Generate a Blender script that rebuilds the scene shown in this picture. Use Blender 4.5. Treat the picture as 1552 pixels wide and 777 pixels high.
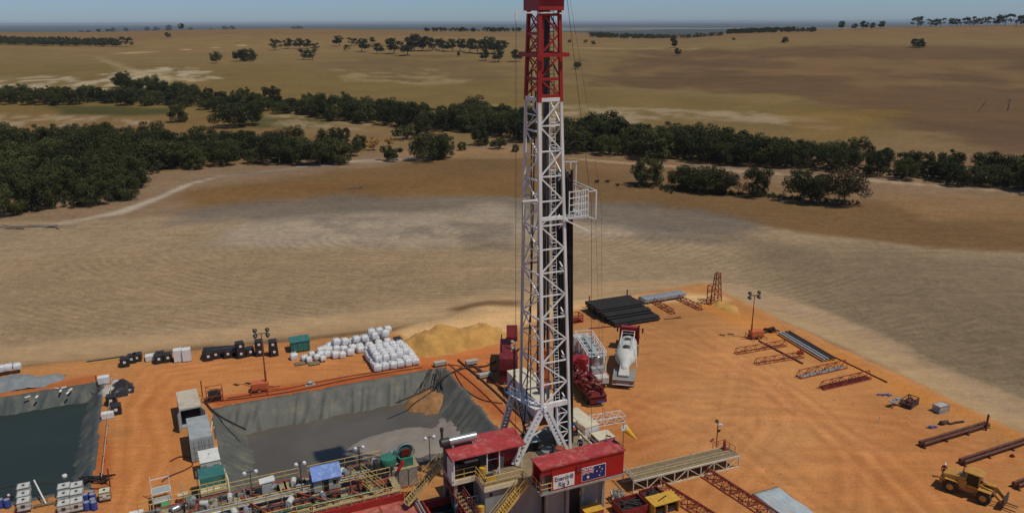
import bpy, math, random
import numpy as np
from mathutils import Vector, Matrix
R = math.radians
rnd = random.Random(7)
for o in list(bpy.data.objects): bpy.data.objects.remove(o)
scene = bpy.context.scene
col = scene.collection

# ------------------------------------------------------------ camera, sky, sun, exposure
CAM_H = 48.0
F_PX, CX, CY = 1207.1, 776.0, 388.5
PITCH = math.atan(355.0 / F_PX)
ROLL = R(0.2)
cam_d = bpy.data.cameras.new('camera')
cam = bpy.data.objects.new('camera', cam_d); col.objects.link(cam)
cam_d.sensor_width = 36; cam_d.lens = 28.0; cam_d.clip_start = 0.5; cam_d.clip_end = 90000
cam.matrix_world = Matrix.Translation((0, 0, CAM_H)) @ Matrix.Rotation(R(90) - PITCH, 4, 'X') @ Matrix.Rotation(-ROLL, 4, 'Z')
scene.camera = cam
SUN_EL, SUN_AZ = R(62), R(116)          # azimuth clockwise from +Y
w = bpy.data.worlds.new('World'); scene.world = w; w.use_nodes = True
nt = w.node_tree; nt.nodes.clear()
sky = nt.nodes.new('ShaderNodeTexSky'); sky.sky_type = 'NISHITA'; sky.sun_disc = False
sky.sun_elevation = SUN_EL; sky.sun_rotation = SUN_AZ
sky.air_density = 1.0; sky.dust_density = 0.3; sky.ozone_density = 3.0; sky.altitude = 200
bg = nt.nodes.new('ShaderNodeBackground'); bg.inputs[1].default_value = 0.078
out = nt.nodes.new('ShaderNodeOutputWorld')
tint = nt.nodes.new('ShaderNodeMix'); tint.data_type = 'RGBA'; tint.blend_type = 'MULTIPLY'; tint.inputs[0].default_value = 1
tint.inputs[7].default_value = (.74, 1.0, 1.50, 1)
wtc = nt.nodes.new('ShaderNodeTexCoord'); wsp = nt.nodes.new('ShaderNodeSeparateXYZ'); wmr = nt.nodes.new('ShaderNodeMapRange'); wmr.interpolation_type = 'SMOOTHSTEP'
wmr.inputs[1].default_value = .04; wmr.inputs[2].default_value = .45; wmr.inputs[3].default_value = 1.0; wmr.inputs[4].default_value = 0.0
nt.links.new(wtc.outputs['Generated'], wsp.inputs[0]); nt.links.new(wsp.outputs[2], wmr.inputs[0]); nt.links.new(wmr.outputs[0], tint.inputs[0])
nt.links.new(sky.outputs[0], tint.inputs[6]); nt.links.new(tint.outputs[2], bg.inputs[0]); nt.links.new(bg.outputs[0], out.inputs[0])
sl = bpy.data.lights.new('sun', 'SUN'); sl.energy = 3.9; sl.angle = R(0.55); sl.color = (1.0, 0.935, 0.78)
so = bpy.data.objects.new('sun', sl); col.objects.link(so)
sd = Vector((math.sin(SUN_AZ) * math.cos(SUN_EL), math.cos(SUN_AZ) * math.cos(SUN_EL), math.sin(SUN_EL)))
so.rotation_euler = sd.to_track_quat('Z', 'Y').to_euler(); so.location = (0, 60, 80)
scene.view_settings.view_transform = 'Standard'; scene.view_settings.look = 'None'
scene.view_settings.gamma = 1; scene.view_settings.use_curve_mapping = False
scene.view_settings.exposure = -0.46
scene.render.resolution_x = 1024; scene.render.resolution_y = 512
try:
    scene.cycles.volume_bounces = 1; scene.cycles.max_bounces = 6
except Exception: pass

# ------------------------------------------------------------ surveying helpers: where on the site a point stands
cR, sR = math.cos(ROLL), math.sin(ROLL)
cP, sP = math.cos(PITCH), math.sin(PITCH)
def ray(px, py):
    a = (px - CX) / F_PX; b = -(py - CY) / F_PX
    u = a * cR + b * sR; v = -a * sR + b * cR
    return u, cP + v * sP, -sP + v * cP
def at(px, py, z=0.0):
    dx, dy, dz = ray(px, py); t = (z - CAM_H) / dz
    return Vector((dx * t, dy * t, z))
A = R(23.5); cA, sA = math.cos(A), math.sin(A)
OX, OY = 6.1, 73.8
def pad(u, v, z=0.0): return Vector((OX + u * cA - v * sA, OY + u * sA + v * cA, z))
def uv_of(x, y): x = x - OX; y = y - OY; return x * cA + y * sA, -x * sA + y * cA
def uvat(px, py, z=0.0):
    p = at(px, py, z); return uv_of(p.x, p.y)
def sst(x): x = np.clip(x, 0, 1); return x * x * (3 - 2 * x)
RX = np.array([-1.2, 0, 200, 330, 450, 600, 720, 800, 860, 930, 1010, 1070, 1150, 1250, 1400, 1552, 1700.])
RY = np.array([47, 47, 47, 44, 42.5, 45, 47, 48, 50, 55, 57, 53, 48.5, 45, 42, 39.5, 39.])
RX[0] = -200
RB = (RX - CX) / F_PX / cP
RZ = 48 - 1450 * np.tan(PITCH - np.arctan((CY - RY) / F_PX) + 0 * RX)
def terrain(x, y):
    x = np.asarray(x, float); y = np.asarray(y, float)
    yy = np.maximum(y, 1.0)
    d = np.maximum(y, 0) + 0 * x
    zr = np.interp(np.clip(x / yy, -0.9, 0.9), RB, RZ)
    t = np.clip((d - 370) / (1450 - 370), 0, 1)
    s = 0.55 * t ** 1.15 + 0.45 * sst(t)
    h = zr * s
    back = sst((d - 1450) / 1900)
    h = h * (1 - back) - 28 * back
    und = (1.6 * np.sin(x / 95 + 1.3) * np.sin(d / 120 + x / 300) + 4.0 * np.sin(x / 210 + d / 330 + .6) * np.sin(d / 240)) * sst((d - 380) / 250) * sst((1350 - d) / 300)
    h = h + und
    u, v = uv_of(x, y)
    # the drilling pad is a made-up platform a little above the paddock
    e = np.maximum(np.maximum(u - 56.0, v - (52.5 + 0 * u + np.clip((-u - 5) * 0.16, 0, 9))), -1e3)
    h = h - 0.55 * sst(e / 5.0) * sst((900 - d) / 400)
    h = h + 0.28 * np.exp(-(e + 1.2) ** 2 / 1.6) * (v > -60)
    return h
def tz(x, y): return float(terrain(x, y))
def gnd(px, py):
    """the terrain point seen at a spot of the survey photograph"""
    dx, dy, dz = ray(px, py)
    t = 60.0; prev = t
    while t < 6000:
        if CAM_H + dz * t <= tz(dx * t, dy * t): break
        prev = t; t *= 1.01
    lo, hi = prev, t
    for _ in range(18):
        m = (lo + hi) / 2
        if CAM_H + dz * m <= tz(dx * m, dy * m): hi = m
        else: lo = m
    x, y = dx * hi, dy * hi
    return Vector((x, y, tz(x, y)))
def proj(p):
    D = p[1] * cP + (CAM_H - p[2]) * sP; V = p[1] * sP - (CAM_H - p[2]) * cP
    a, b = p[0] / D, V / D
    return CX + F_PX * (a * cR - b * sR), CY - F_PX * (a * sR + b * cR)

# ------------------------------------------------------------ materials
MATS = {}
def mat(name, rgb, rough=0.6, metal=0.0, var=0.18, scale=1.5, dirt=None, dirt_amt=0.35, bump=0.0, bscale=30, spec=0.4, ramp=None, streak=False):
    if name in MATS: return MATS[name]
    m = bpy.data.materials.new(name); m.use_nodes = True
    n = m.node_tree; b = n.nodes['Principled BSDF']
    b.inputs['Roughness'].default_value = rough; b.inputs['Metallic'].default_value = metal
    b.inputs['Specular IOR Level'].default_value = spec
    tc = n.nodes.new('ShaderNodeTexCoord')
    co = tc.outputs['Object']
    if streak:
        mp = n.nodes.new('ShaderNodeMapping'); mp.inputs['Scale'].default_value = (1, 1, 0.15)
        n.links.new(co, mp.inputs[0]); co = mp.outputs[0]
    nz = n.nodes.new('ShaderNodeTexNoise'); nz.inputs['Scale'].default_value = scale; nz.inputs['Detail'].default_value = 6
    nz.inputs['Roughness'].default_value = 0.65
    n.links.new(co, nz.inputs['Vector'])
    mr = n.nodes.new('ShaderNodeMapRange'); mr.inputs[1].default_value = 0.3; mr.inputs[2].default_value = 0.7
    mr.inputs[3].default_value = 1 - var; mr.inputs[4].default_value = 1 + var
    n.links.new(nz.outputs[0], mr.inputs[0])
    mx = n.nodes.new('ShaderNodeMix'); mx.data_type = 'RGBA'; mx.blend_type = 'MULTIPLY'; mx.inputs[0].default_value = 1
    mx.inputs[6].default_value = (*rgb, 1); n.links.new(mr.outputs[0], mx.inputs[7])
    src = mx.outputs[2]
    if dirt:
        n2 = n.nodes.new('ShaderNodeTexNoise'); n2.inputs['Scale'].default_value = scale * 1.7; n2.inputs['Detail'].default_value = 8
        n2.inputs['Roughness'].default_value = 0.7
        mp2 = n.nodes.new('ShaderNodeMapping'); mp2.inputs['Location'].default_value = (7, 3, 1)
        n.links.new(co, mp2.inputs[0]); n.links.new(mp2.outputs[0], n2.inputs['Vector'])
        r2 = n.nodes.new('ShaderNodeMapRange'); r2.inputs[1].default_value = 0.5; r2.inputs[2].default_value = 0.68
        r2.inputs[3].default_value = 0; r2.inputs[4].default_value = dirt_amt
        n.links.new(n2.outputs[0], r2.inputs[0])
        m2 = n.nodes.new('ShaderNodeMix'); m2.data_type = 'RGBA'
        n.links.new(r2.outputs[0], m2.inputs[0]); n.links.new(src, m2.inputs[6]); m2.inputs[7].default_value = (*dirt, 1)
        src = m2.outputs[2]
    n.links.new(src, b.inputs['Base Color'])
    if bump:
        n3 = n.nodes.new('ShaderNodeTexNoise'); n3.inputs['Scale'].default_value = bscale; n3.inputs['Detail'].default_value = 5
        n.links.new(tc.outputs['Object'], n3.inputs['Vector'])
        bp = n.nodes.new('ShaderNodeBump'); bp.inputs['Strength'].default_value = 0.6; bp.inputs['Distance'].default_value = bump
        n.links.new(n3.outputs[0], bp.inputs['Height']); n.links.new(bp.outputs[0], b.inputs['Normal'])
    MATS[name] = m; return m
DUST = (0.36, 0.17, 0.07); RUST = (0.16, 0.06, 0.025); GREASE = (0.03, 0.025, 0.02)
mat('white_steel', (0.74, 0.74, 0.73), 0.5, 0, .10, 1.2, (0.3, 0.24, 0.19), .45, streak=True)
mat('red_steel', (0.33, 0.02, 0.015), 0.5, 0, .2, 1.0, RUST, .5)
mat('dog_red', (0.36, 0.008, 0.012), 0.42, 0, .1, .8, (0.2, 0.03, 0.02), .35)
mat('roof_red', (0.38, 0.042, 0.045), 0.6, 0, .3, .7, (0.50, 0.27, 0.23), .55)
mat('deck_red', (0.40, 0.10, 0.08), 0.6, 0, .25, .9, (0.5, 0.28, 0.2), .7)
mat('dark_red', (0.15, 0.014, 0.012), 0.5, 0, .25, 1.5, (0.05, 0.02, 0.015), .6)
mat('truck_red', (0.30, 0.012, 0.016), 0.35, 0, .2, 1.5, (0.12, 0.04, 0.03), .5)
mat('wine', (0.17, 0.012, 0.02), 0.45, 0, .2, 1.5, DUST, .3)
mat('rust_red', (0.27, 0.055, 0.03), 0.65, 0, .25, 2, RUST, .6)
mat('orange', (0.55, 0.13, 0.04), 0.5, 0, .15, 2, DUST, .5)
mat('grey_wall', (0.25, 0.26, 0.26), 0.6, 0, .15, .6, (0.15, 0.12, 0.09), .5, streak=True)
mat('grey_steel', (0.30, 0.30, 0.29), 0.5, .2, .2, 1.5, RUST, .45)
mat('dark_steel', (0.05, 0.05, 0.052), 0.5, .3, .3, 2, RUST, .4)
mat('black_pipe', (0.016, 0.015, 0.015), 0.55, .2, .4, 2, (0.05, 0.03, 0.02), .3)
mat('black', (0.012, 0.012, 0.014), 0.6)
mat('rubber', (0.02, 0.02, 0.021), 0.8, 0, .3, 3, DUST, .4)
mat('silver', (0.42, 0.43, 0.44), 0.35, .6, .2, 1, (0.2, 0.16, 0.13), .5)
mat('tank_white', (0.55, 0.55, 0.52), 0.4, 0, .12, .8, (0.35, 0.25, 0.17), .5)
mat('white', (0.68, 0.68, 0.66), 0.5, 0, .08, 1, (0.4, 0.28, 0.18), .35)
mat('cream', (0.62, 0.56, 0.42), 0.55, 0, .12, 1, (0.36, 0.24, 0.13), .5)
mat('container', (0.33, 0.36, 0.37), 0.55, 0, .15, .8, RUST, .35, streak=True)
mat('container_roof', (0.50, 0.44, 0.36), 0.7, 0, .15, .9, (0.38, 0.24, 0.14), .7)
mat('yellow', (0.60, 0.34, 0.04), 0.5, 0, .2, 2, (0.3, 0.2, 0.08), .5)
mat('rail_yellow', (0.58, 0.40, 0.13), 0.5, 0, .2, 2, (0.35, 0.24, 0.12), .6)
mat('cat_yellow', (0.50, 0.25, 0.045), 0.5, 0, .2, 1.5, DUST, .8)
mat('grating', (0.36, 0.29, 0.16), 0.75, .1, .3, 3, (0.16, 0.12, 0.08), .7)
mat('deck_brown', (0.24, 0.18, 0.11), 0.8, 0, .3, 2, (0.1, 0.07, 0.05), .6)
mat('wood_deck', (0.19, 0.13, 0.08), 0.8, 0, .3, 2, (0.33, 0.24, 0.16), .6)
mat('teal', (0.03, 0.16, 0.15), 0.5, 0, .2, 1.5, DUST, .3)
mat('green', (0.03, 0.17, 0.12), 0.4, 0, .2, 2, (0.2, 0.3, 0.22), .4)
mat('bright_green', (0.06, 0.36, 0.14), 0.5)
mat('green_floor', (0.10, 0.16, 0.12), 0.8, 0, .3, 1, DUST, .7)
mat('blue_tarp', (0.10, 0.20, 0.52), 0.55, 0, .2, 1.5, (0.4, 0.46, 0.6), .6, bump=.05, bscale=4)
mat('blue', (0.03, 0.07, 0.32), 0.5, 0, .15, 2, DUST, .3)
mat('flag_blue', (0.01, 0.02, 0.13), 0.5, 0, .05)
mat('flag_white', (0.75, 0.75, 0.75), 0.5, 0, .04)
mat('flag_red', (0.5, 0.01, 0.02), 0.5, 0, .04)
mat('sign_ink', (0.02, 0.025, 0.09), 0.5, 0, .05)
mat('bag', (0.66, 0.67, 0.70), 0.7, 0, .12, 2.5, (0.45, 0.36, 0.27), .5, bump=.06, bscale=5)
mat('ibc_black', (0.022, 0.024, 0.027), 0.5, 0, .3, 2, DUST, .25)
mat('tarp_grey', (0.20, 0.23, 0.25), 0.45, 0, .2, 1.2, DUST, .35, bump=.08, bscale=3)
mat('tarp_black', (0.02, 0.021, 0.024), 0.35, 0, .3, 2, DUST, .25, bump=.1, bscale=3)
mat('sheet', (0.40, 0.46, 0.50), 0.35, 0, .15, 1, (0.45, 0.3, 0.2), .5, bump=.04, bscale=2)
mat('concrete', (0.42, 0.40, 0.36), 0.8, 0, .15, 2, DUST, .5)
mat('glass', (0.010, 0.013, 0.016), 0.2, 0, 0, spec=.4)
mat('skin', (0.33, 0.17, 0.10), 0.6, 0, .05)
mat('cloth_red', (0.28, 0.03, 0.03), 0.8, 0, .15)
mat('cloth_navy', (0.02, 0.03, 0.07), 0.8, 0, .15)
mat('sock_yellow', (0.70, 0.42, 0.03), 0.7, 0, .12)
mat('bark', (0.20, 0.16, 0.13), 0.85, 0, .3, 1, (0.3, 0.27, 0.23), .5)
mat('lamp_face', (0.7, 0.72, 0.75), 0.2, 0, .05)
mat('mud_grey', (0.17, 0.13, 0.10), 0.4, 0, .25, 1)
mat('hose', (0.03, 0.02, 0.018), 0.7, 0, .3, 2, DUST, .4)
mat('brown_pipe', (0.10, 0.03, 0.02), 0.6, 0, .3, 2, DUST, .4)
mat('pale_pipe', (0.36, 0.38, 0.40), 0.45, .3, .2, 2, DUST, .4)

# ------------------------------------------------------------ mesh collector
class MB:
    def __init__(s): s.v = []; s.f = []
    def add(s, vs, fs):
        k = len(s.v); s.v += [tuple(p) for p in vs]; s.f += [tuple(i + k for i in f) for f in fs]; return s
    def box(s, c, d, rz=0.0, taper=1.0):
        x, y, z = d[0] / 2, d[1] / 2, d[2] / 2; ca, sa = math.cos(rz), math.sin(rz)
        vs = []
        for dz in (-z, z):
            k = taper if dz > 0 else 1
            for dx, dy in ((-x, -y), (x, -y), (x, y), (-x, y)):
                vs.append((c[0] + (dx * ca - dy * sa) * k, c[1] + (dx * sa + dy * ca) * k, c[2] + dz))
        return s.add(vs, [(3, 2, 1, 0), (4, 5, 6, 7), (0, 1, 5, 4), (1, 2, 6, 5), (2, 3, 7, 6), (3, 0, 4, 7)])
    def bx(s, x0, x1, y0, y1, z0, z1): return s.box(((x0 + x1) / 2, (y0 + y1) / 2, (z0 + z1) / 2), (x1 - x0, y1 - y0, z1 - z0))
    def bar(s, p, q, w=.1, h=None):
        p, q = Vector(p), Vector(q); h = h or w; d = (q - p)
        if d.length < 1e-6: return s
        d.normalize(); up = Vector((0, 0, 1)) if abs(d.z) < .95 else Vector((0, 1, 0))
        a = d.cross(up).normalized() * w / 2; b = a.cross(d).normalized() * h / 2
        vs = [o + i * a + j * b for o in (p, q) for i, j in ((-1, -1), (1, -1), (1, 1), (-1, 1))]
        return s.add(vs, [(0, 1, 2, 3), (7, 6, 5, 4), (0, 4, 5, 1), (1, 5, 6, 2), (2, 6, 7, 3), (3, 7, 4, 0)])
    def tube(s, p, q, r, r2=None, n=8):
        p, q = Vector(p), Vector(q); r2 = r if r2 is None else r2
        d = (q - p).normalized(); up = Vector((0, 0, 1)) if abs(d.z) < .95 else Vector((0, 1, 0))
        a = d.cross(up).normalized(); b = a.cross(d)
        vs = []
        for o, rr in ((p, r), (q, r2)):
            for i in range(n):
                t = 2 * math.pi * i / n; vs.append(o + a * math.cos(t) * rr + b * math.sin(t) * rr)
        fs = [(i, (i + 1) % n, n + (i + 1) % n, n + i) for i in range(n)] + [tuple(range(n))[::-1], tuple(range(n, 2 * n))]
        return s.add(vs, fs)
    def rev(s, p, q, prof, n=16):
        """solid of revolution about p->q ; prof = [(t along 0..1, radius)]"""
        p, q = Vector(p), Vector(q); d = (q - p); dn = d.normalized()
        up = Vector((0, 0, 1)) if abs(dn.z) < .95 else Vector((0, 1, 0)); a = dn.cross(up).normalized(); b = a.cross(dn)
        vs = []
        for t, r in prof:
            for i in range(n):
                th = 2 * math.pi * i / n; vs.append(p + d * t + a * math.cos(th) * r + b * math.sin(th) * r)
        fs = []
        for k in range(len(prof) - 1):
            for i in range(n): fs.append((k * n + i, k * n + (i + 1) % n, (k + 1) * n + (i + 1) % n, (k + 1) * n + i))
        fs.append(tuple(range(n))[::-1]); fs.append(tuple(range((len(prof) - 1) * n, len(prof) * n)))
        return s.add(vs, fs)
    def path(s, pts, r, n=6):
        pts = [Vector(p) for p in pts]
        vs = []
        for i, p in enumerate(pts):
            d = (pts[min(i + 1, len(pts) - 1)] - pts[max(i - 1, 0)]).normalized()
            up = Vector((0, 0, 1)) if abs(d.z) < .95 else Vector((0, 1, 0)); a = d.cross(up).normalized(); b = a.cross(d)
            for k in range(n):
                t = 2 * math.pi * k / n; vs.append(p + a * math.cos(t) * r + b * math.sin(t) * r)
        fs = []
        for i in range(len(pts) - 1):
            for k in range(n): fs.append((i * n + k, i * n + (k + 1) % n, (i + 1) * n + (k + 1) % n, (i + 1) * n + k))
        return s.add(vs, fs)
    def prism(s, poly, z0, z1):
        n = len(poly); vs = [(x, y, z0) for x, y in poly] + [(x, y, z1) for x, y in poly]
        return s.add(vs, [tuple(range(n))[::-1], tuple(range(n, 2 * n))] + [(i, (i + 1) % n, n + (i + 1) % n, n + i) for i in range(n)])
    def slab(s, quad, t):
        """quad of four 3-D points thickened downwards by t"""
        q = [Vector(p) for p in quad]; vs = q + [p - Vector((0, 0, t)) for p in q]
        return s.add(vs, [(0, 1, 2, 3), (7, 6, 5, 4), (0, 4, 5, 1), (1, 5, 6, 2), (2, 6, 7, 3), (3, 7, 4, 0)])
    def sph(s, c, r, n=10, sq=(1, 1, 1)):
        vs = [(c[0], c[1], c[2] - r * sq[2])]; m = n // 2
        for i in range(1, m):
            ph = -math.pi / 2 + math.pi * i / m
            for k in range(n):
                t = 2 * math.pi * k / n
                vs.append((c[0] + r * sq[0] * math.cos(ph) * math.cos(t), c[1] + r * sq[1] * math.cos(ph) * math.sin(t), c[2] + r * sq[2] * math.sin(ph)))
        vs.append((c[0], c[1], c[2] + r * sq[2])); top = len(vs) - 1
        fs = [(0, 1 + (k + 1) % n, 1 + k) for k in range(n)]
        for i in range(m - 2):
            for k in range(n): fs.append((1 + i * n + k, 1 + i * n + (k + 1) % n, 1 + (i + 1) * n + (k + 1) % n, 1 + (i + 1) * n + k))
        fs += [(top, 1 + (m - 2) * n + k, 1 + (m - 2) * n + (k + 1) % n) for k in range(n)]
        return s.add(vs, fs)
    def build(s, name, m, parent=None, smooth=False, bevel=0.0):
        me = bpy.data.meshes.new(name); me.from_pydata(s.v, [], s.f); me.update()
        me.materials.append(MATS[m] if isinstance(m, str) else m)
        if smooth:
            me.polygons.foreach_set('use_smooth', [True] * len(me.polygons)); 
            try: me.set_sharp_from_angle(angle=R(38))
            except Exception: pass
        o = bpy.data.objects.new(name, me); col.objects.link(o)
        if parent: o.parent = parent
        if bevel:
            b = o.modifiers.new('bevel', 'BEVEL'); b.width = bevel; b.segments = 2; b.limit_method = 'ANGLE'
        return o
def tag(o, label=None, cat=None, group=None, kind=None):
    if label: o['label'] = label
    if cat: o['category'] = cat
    if group: o['group'] = group
    if kind: o['kind'] = kind
    return o
def thing(name, label, cat, loc=(0, 0, 0), rz=0.0, group=None):
    o = bpy.data.objects.new(name, None); col.objects.link(o); o.empty_display_size = .3
    o.location = loc; o.rotation_euler = (0, 0, rz); return tag(o, label, cat, group)
def dup(root, loc, rz, label=None, group=None, sc=None):
    def cp(o, par):
        c = o.copy(); col.objects.link(c)
        if par: c.parent = par
        for ch in kids.get(o.name, []): cp(ch, c)
        return c
    kids = {}
    def walk(o):
        kids[o.name] = list(o.children)
        for c in o.children: walk(c)
    walk(root)
    c = cp(root, None); c.location = loc; c.rotation_euler = (0, 0, rz)
    if sc: c.scale = sc
    if label: c['label'] = label
    if group: c['group'] = group
    return c
def place(root, loc, rz, sc=None):
    root.location = loc; root.rotation_euler = (0, 0, rz)
    if sc: root.scale = sc
    return root
def heading(p, q): return math.atan2(q[1] - p[1], q[0] - p[0])
# ------------------------------------------------------------ ground
def vnoise(x, y, s, seed=0):
    """smooth value noise"""
    x = x / s + seed * 17.3; y = y / s + seed * 9.1
    xi = np.floor(x); yi = np.floor(y); fx = x - xi; fy = y - yi
    fx = fx * fx * (3 - 2 * fx); fy = fy * fy * (3 - 2 * fy)
    def h(a, b): 
        q = np.sin(a * 127.1 + b * 311.7 + seed * 74.7) * 43758.5453
        return q - np.floor(q)
    return (h(xi, yi) * (1 - fx) + h(xi + 1, yi) * fx) * (1 - fy) + (h(xi, yi + 1) * (1 - fx) + h(xi + 1, yi + 1) * fx) * fy
def fbm(x, y, s, seed=0, o=4):
    t = 0; a = .5; n = 0
    for i in range(o): t = t + a * vnoise(x, y, s / 2 ** i, seed + i); n += a; a *= .55
    return t / n
def poly_sd(X, Y, poly):
    """signed distance, positive inside"""
    P = np.array(poly); n = len(P); best = np.full(X.shape, 1e12); ins = np.zeros(X.shape, bool)
    for i in range(n):
        ax, ay = P[i]; bx, by = P[(i + 1) % n]
        ex, ey = bx - ax, by - ay; L = ex * ex + ey * ey + 1e-9
        t = np.clip(((X - ax) * ex + (Y - ay) * ey) / L, 0, 1)
        best = np.minimum(best, (X - ax - t * ex) ** 2 + (Y - ay - t * ey) ** 2)
        c = ((ay > Y) != (by > Y)) & (X < (bx - ax) * (Y - ay) / (by - ay + 1e-12) + ax); ins ^= c
    d = np.sqrt(best); return np.where(ins, d, -d)
def line_d(X, Y, pts):
    best = np.full(X.shape, 1e12)
    for (ax, ay), (bx, by) in zip(pts[:-1], pts[1:]):
        ex, ey = bx - ax, by - ay; L = ex * ex + ey * ey + 1e-9
        t = np.clip(((X - ax) * ex + (Y - ay) * ey) / L, 0, 1)
        best = np.minimum(best, (X - ax - t * ex) ** 2 + (Y - ay - t * ey) ** 2)
    return np.sqrt(best)
P1 = (-33.2, -1.9, 12.6, 35.8)      # reserve pit outline u0,u1,v0,v1
P2 = (-84.0, -47.0, 22.3, 50.6)     # water pit
def axis(dense0, dense1, step, lo, hi, must, g=1.045, mx=1e9):
    a = list(np.arange(dense0, dense1 + 1e-6, step)); s = step; x = a[-1]
    while x < hi: s = min(s * g, mx); x += s; a.append(x)
    s = step; x = a[0]; b = []
    while x > lo: s = min(s * g, mx); x -= s; b.append(x)
    a = np.array(b[::-1] + a)
    for m in must: a[np.argmin(abs(a - m))] = m
    return a
U = axis(-66, 66, .5, -45000, 45000, [P1[0], P1[1], P2[0], P2[1]], 1.03)
V = axis(-20, 70, .5, -2500, 45000, [P1[2], P1[3], P2[2], P2[3]], 1.022)
nu, nv = len(U), len(V)
UU, VV = np.meshgrid(U, V)
X = OX + UU * cA - VV * sA; Y = OY + UU * sA + VV * cA
Z = terrain(X, Y)
Z = Z + (fbm(X, Y, 6, 3) - .5) * .12 * sst((300 - Y) / 100)
for (px, py), rr, hh in (((735, 470), 6, .9),):
    c = at(px, py); Z = Z + hh * np.exp(-((X - c.x) ** 2 + (Y - c.y) ** 2) / rr ** 2)
S = lambda r, g, b: np.array([((c / 255) / 12.92 if c / 255 <= .04045 else ((c / 255 + .055) / 1.055) ** 2.4) for c in (r, g, b)])
wob = (fbm(X, Y, 22, 11) - .5); wob2 = (fbm(X, Y, 90, 12) - .5)
C = np.zeros(X.shape + (3,)); C[:] = S(128, 100, 70)
D = np.maximum(np.hypot(X, Y), 60)
RM = np.zeros(X.shape)
def wp(pts): return [tuple(gnd(*p)[:2]) for p in pts]
def zone(pts, c, soft=.02, warp=.06, amt=1.0, tex=0):
    """an area with its own soil or grass colour, outline surveyed on the ground"""
    sdm = poly_sd(X, Y, wp(pts)) + (wob * warp + wob2 * warp) * D
    m = sst(.5 + sdm / (soft * D)) * amt
    if tex: m = m * sst((fbm(X, Y, tex, int(tex) % 7 + 20) - .38) / .25)
    C[:] = C * (1 - m[..., None]) + c * m[..., None]
def road(pts, wd, c, soft=1.0, amt=1.0, tex=0):
    global RM
    d = line_d(X, Y, wp(pts)) + wob * wd * 1.2
    m = sst((wd - d) / (soft * wd)) * amt
    RM = np.maximum(RM, m)
    if tex: m = m * (.35 + .65 * sst((fbm(X, Y, tex, 31) - .35) / .3))
    C[:] = C * (1 - m[..., None]) + c * m[..., None]
# far plain beyond the ridge
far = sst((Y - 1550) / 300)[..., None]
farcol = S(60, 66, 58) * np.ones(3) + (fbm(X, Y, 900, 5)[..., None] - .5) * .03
# hills
zone([(-300, 240), (-300, 60), (1900, 55), (1900, 240)], S(130, 106, 72), .05)
zone([(-300, 120), (-100, 90), (400, 100), (800, 125), (1000, 140), (1300, 160), (1420, 185), (1250, 235), (700, 175), (300, 175), (-300, 200)], S(122, 100, 62), .05, .1)
zone([(860, 120), (960, 75), (1250, 68), (1700, 70), (1900, 230), (1500, 235), (1400, 190), (1200, 150), (980, 133)], S(108, 82, 58), .08, .14)
zone([(900, 130), (1000, 90), (1300, 82), (1650, 90), (1800, 220), (1500, 215), (1300, 150), (1100, 135)], S(98, 76, 52), .1, .2, .6, 110)
zone([(950, 110), (1100, 88), (1700, 95), (1800, 140), (1300, 130)], S(134, 104, 74), .06, .2, .6, 60)
zone([(470, 95), (600, 85), (760, 90), (790, 118), (640, 124), (480, 118)], S(108, 86, 62), .06, .1, .6)
zone([(1000, 60), (1200, 52), (1380, 52), (1560, 62), (1560, 72), (1200, 68)], S(130, 104, 70), .05, .08, .7)
zone([(80, 65), (420, 52), (800, 57), (800, 78), (400, 80), (120, 78)], S(138, 110, 76), .05, .08, .7)
# scalded pale patches
zone([(0, 118), (130, 122), (260, 100), (330, 118), (230, 135), (60, 140), (-60, 140)], S(176, 158, 138), .02, .08, .9, 14)
zone([(480, 102), (700, 104), (660, 126), (490, 122)], S(158, 136, 104), .02, .1, .6, 16)
zone([(860, 150), (900, 162), (1080, 168), (1240, 178), (1250, 192), (1080, 186), (900, 180), (860, 200)], S(162, 142, 120), .02, .08, .75, 14)
zone([(640, 168), (780, 160), (790, 172), (700, 180)], S(170, 148, 122), .02, .06, .8, 12)
zone([(1160, 165), (1330, 170), (1300, 200), (1230, 205)], S(130, 102, 52), .03, .08, .6)
road([(120, 84), (250, 78), (400, 66), (470, 64)], 5.0, S(176, 146, 116))
road([(150, 86), (185, 102), (220, 112), (300, 122)], 9.0, S(172, 146, 116), 1, .8, 12)
road([(860, 73), (1000, 73), (1060, 74)], 6, S(162, 136, 106), 1, .7)
# middle paddocks
zone([(-100, 172), (210, 170), (500, 205), (500, 215), (300, 225), (-100, 222)], S(126, 98, 62), .02, .05)
zone([(-80, 176), (100, 178), (180, 186), (60, 190), (-80, 186)], S(168, 148, 126), .02, .08, .7, 10)
zone([(85, 162), (250, 163), (260, 174), (110, 172)], S(72, 72, 40), .02, .04, .9)
zone([(380, 178), (490, 180), (500, 195), (400, 192)], S(78, 76, 42), .02, .04, .8)
zone([(420, 175), (560, 186), (560, 200), (440, 190)], S(160, 138, 112), .02, .05, .7, 8)
# strip behind the near paddock
zone([(250, 330), (-200, 345), (-200, 300), (240, 262), (420, 240), (560, 230), (760, 216), (930, 232), (1100, 262), (1300, 300), (1700, 325), (1700, 262), (1300, 255), (870, 236)], S(136, 112, 88), .015, .03)
zone([(480, 255), (600, 240), (700, 226), (790, 232), (960, 262), (1160, 300), (1700, 330), (1700, 392), (1400, 378), (1200, 352), (1000, 318), (800, 302), (500, 300), (280, 330), (290, 290)], S(118, 92, 60), .07, .09)
zone([(280, 290), (560, 262), (790, 262), (790, 300), (500, 302), (260, 326)], S(124, 92, 52), .07, .09, .7)
zone([(1310, 290), (1700, 310), (1700, 345), (1420, 330)], S(142, 112, 76), .02, .05, .7)
zone([(540, 228), (780, 222), (800, 240), (560, 244)], S(148, 118, 84), .02, .05, .8)
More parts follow.
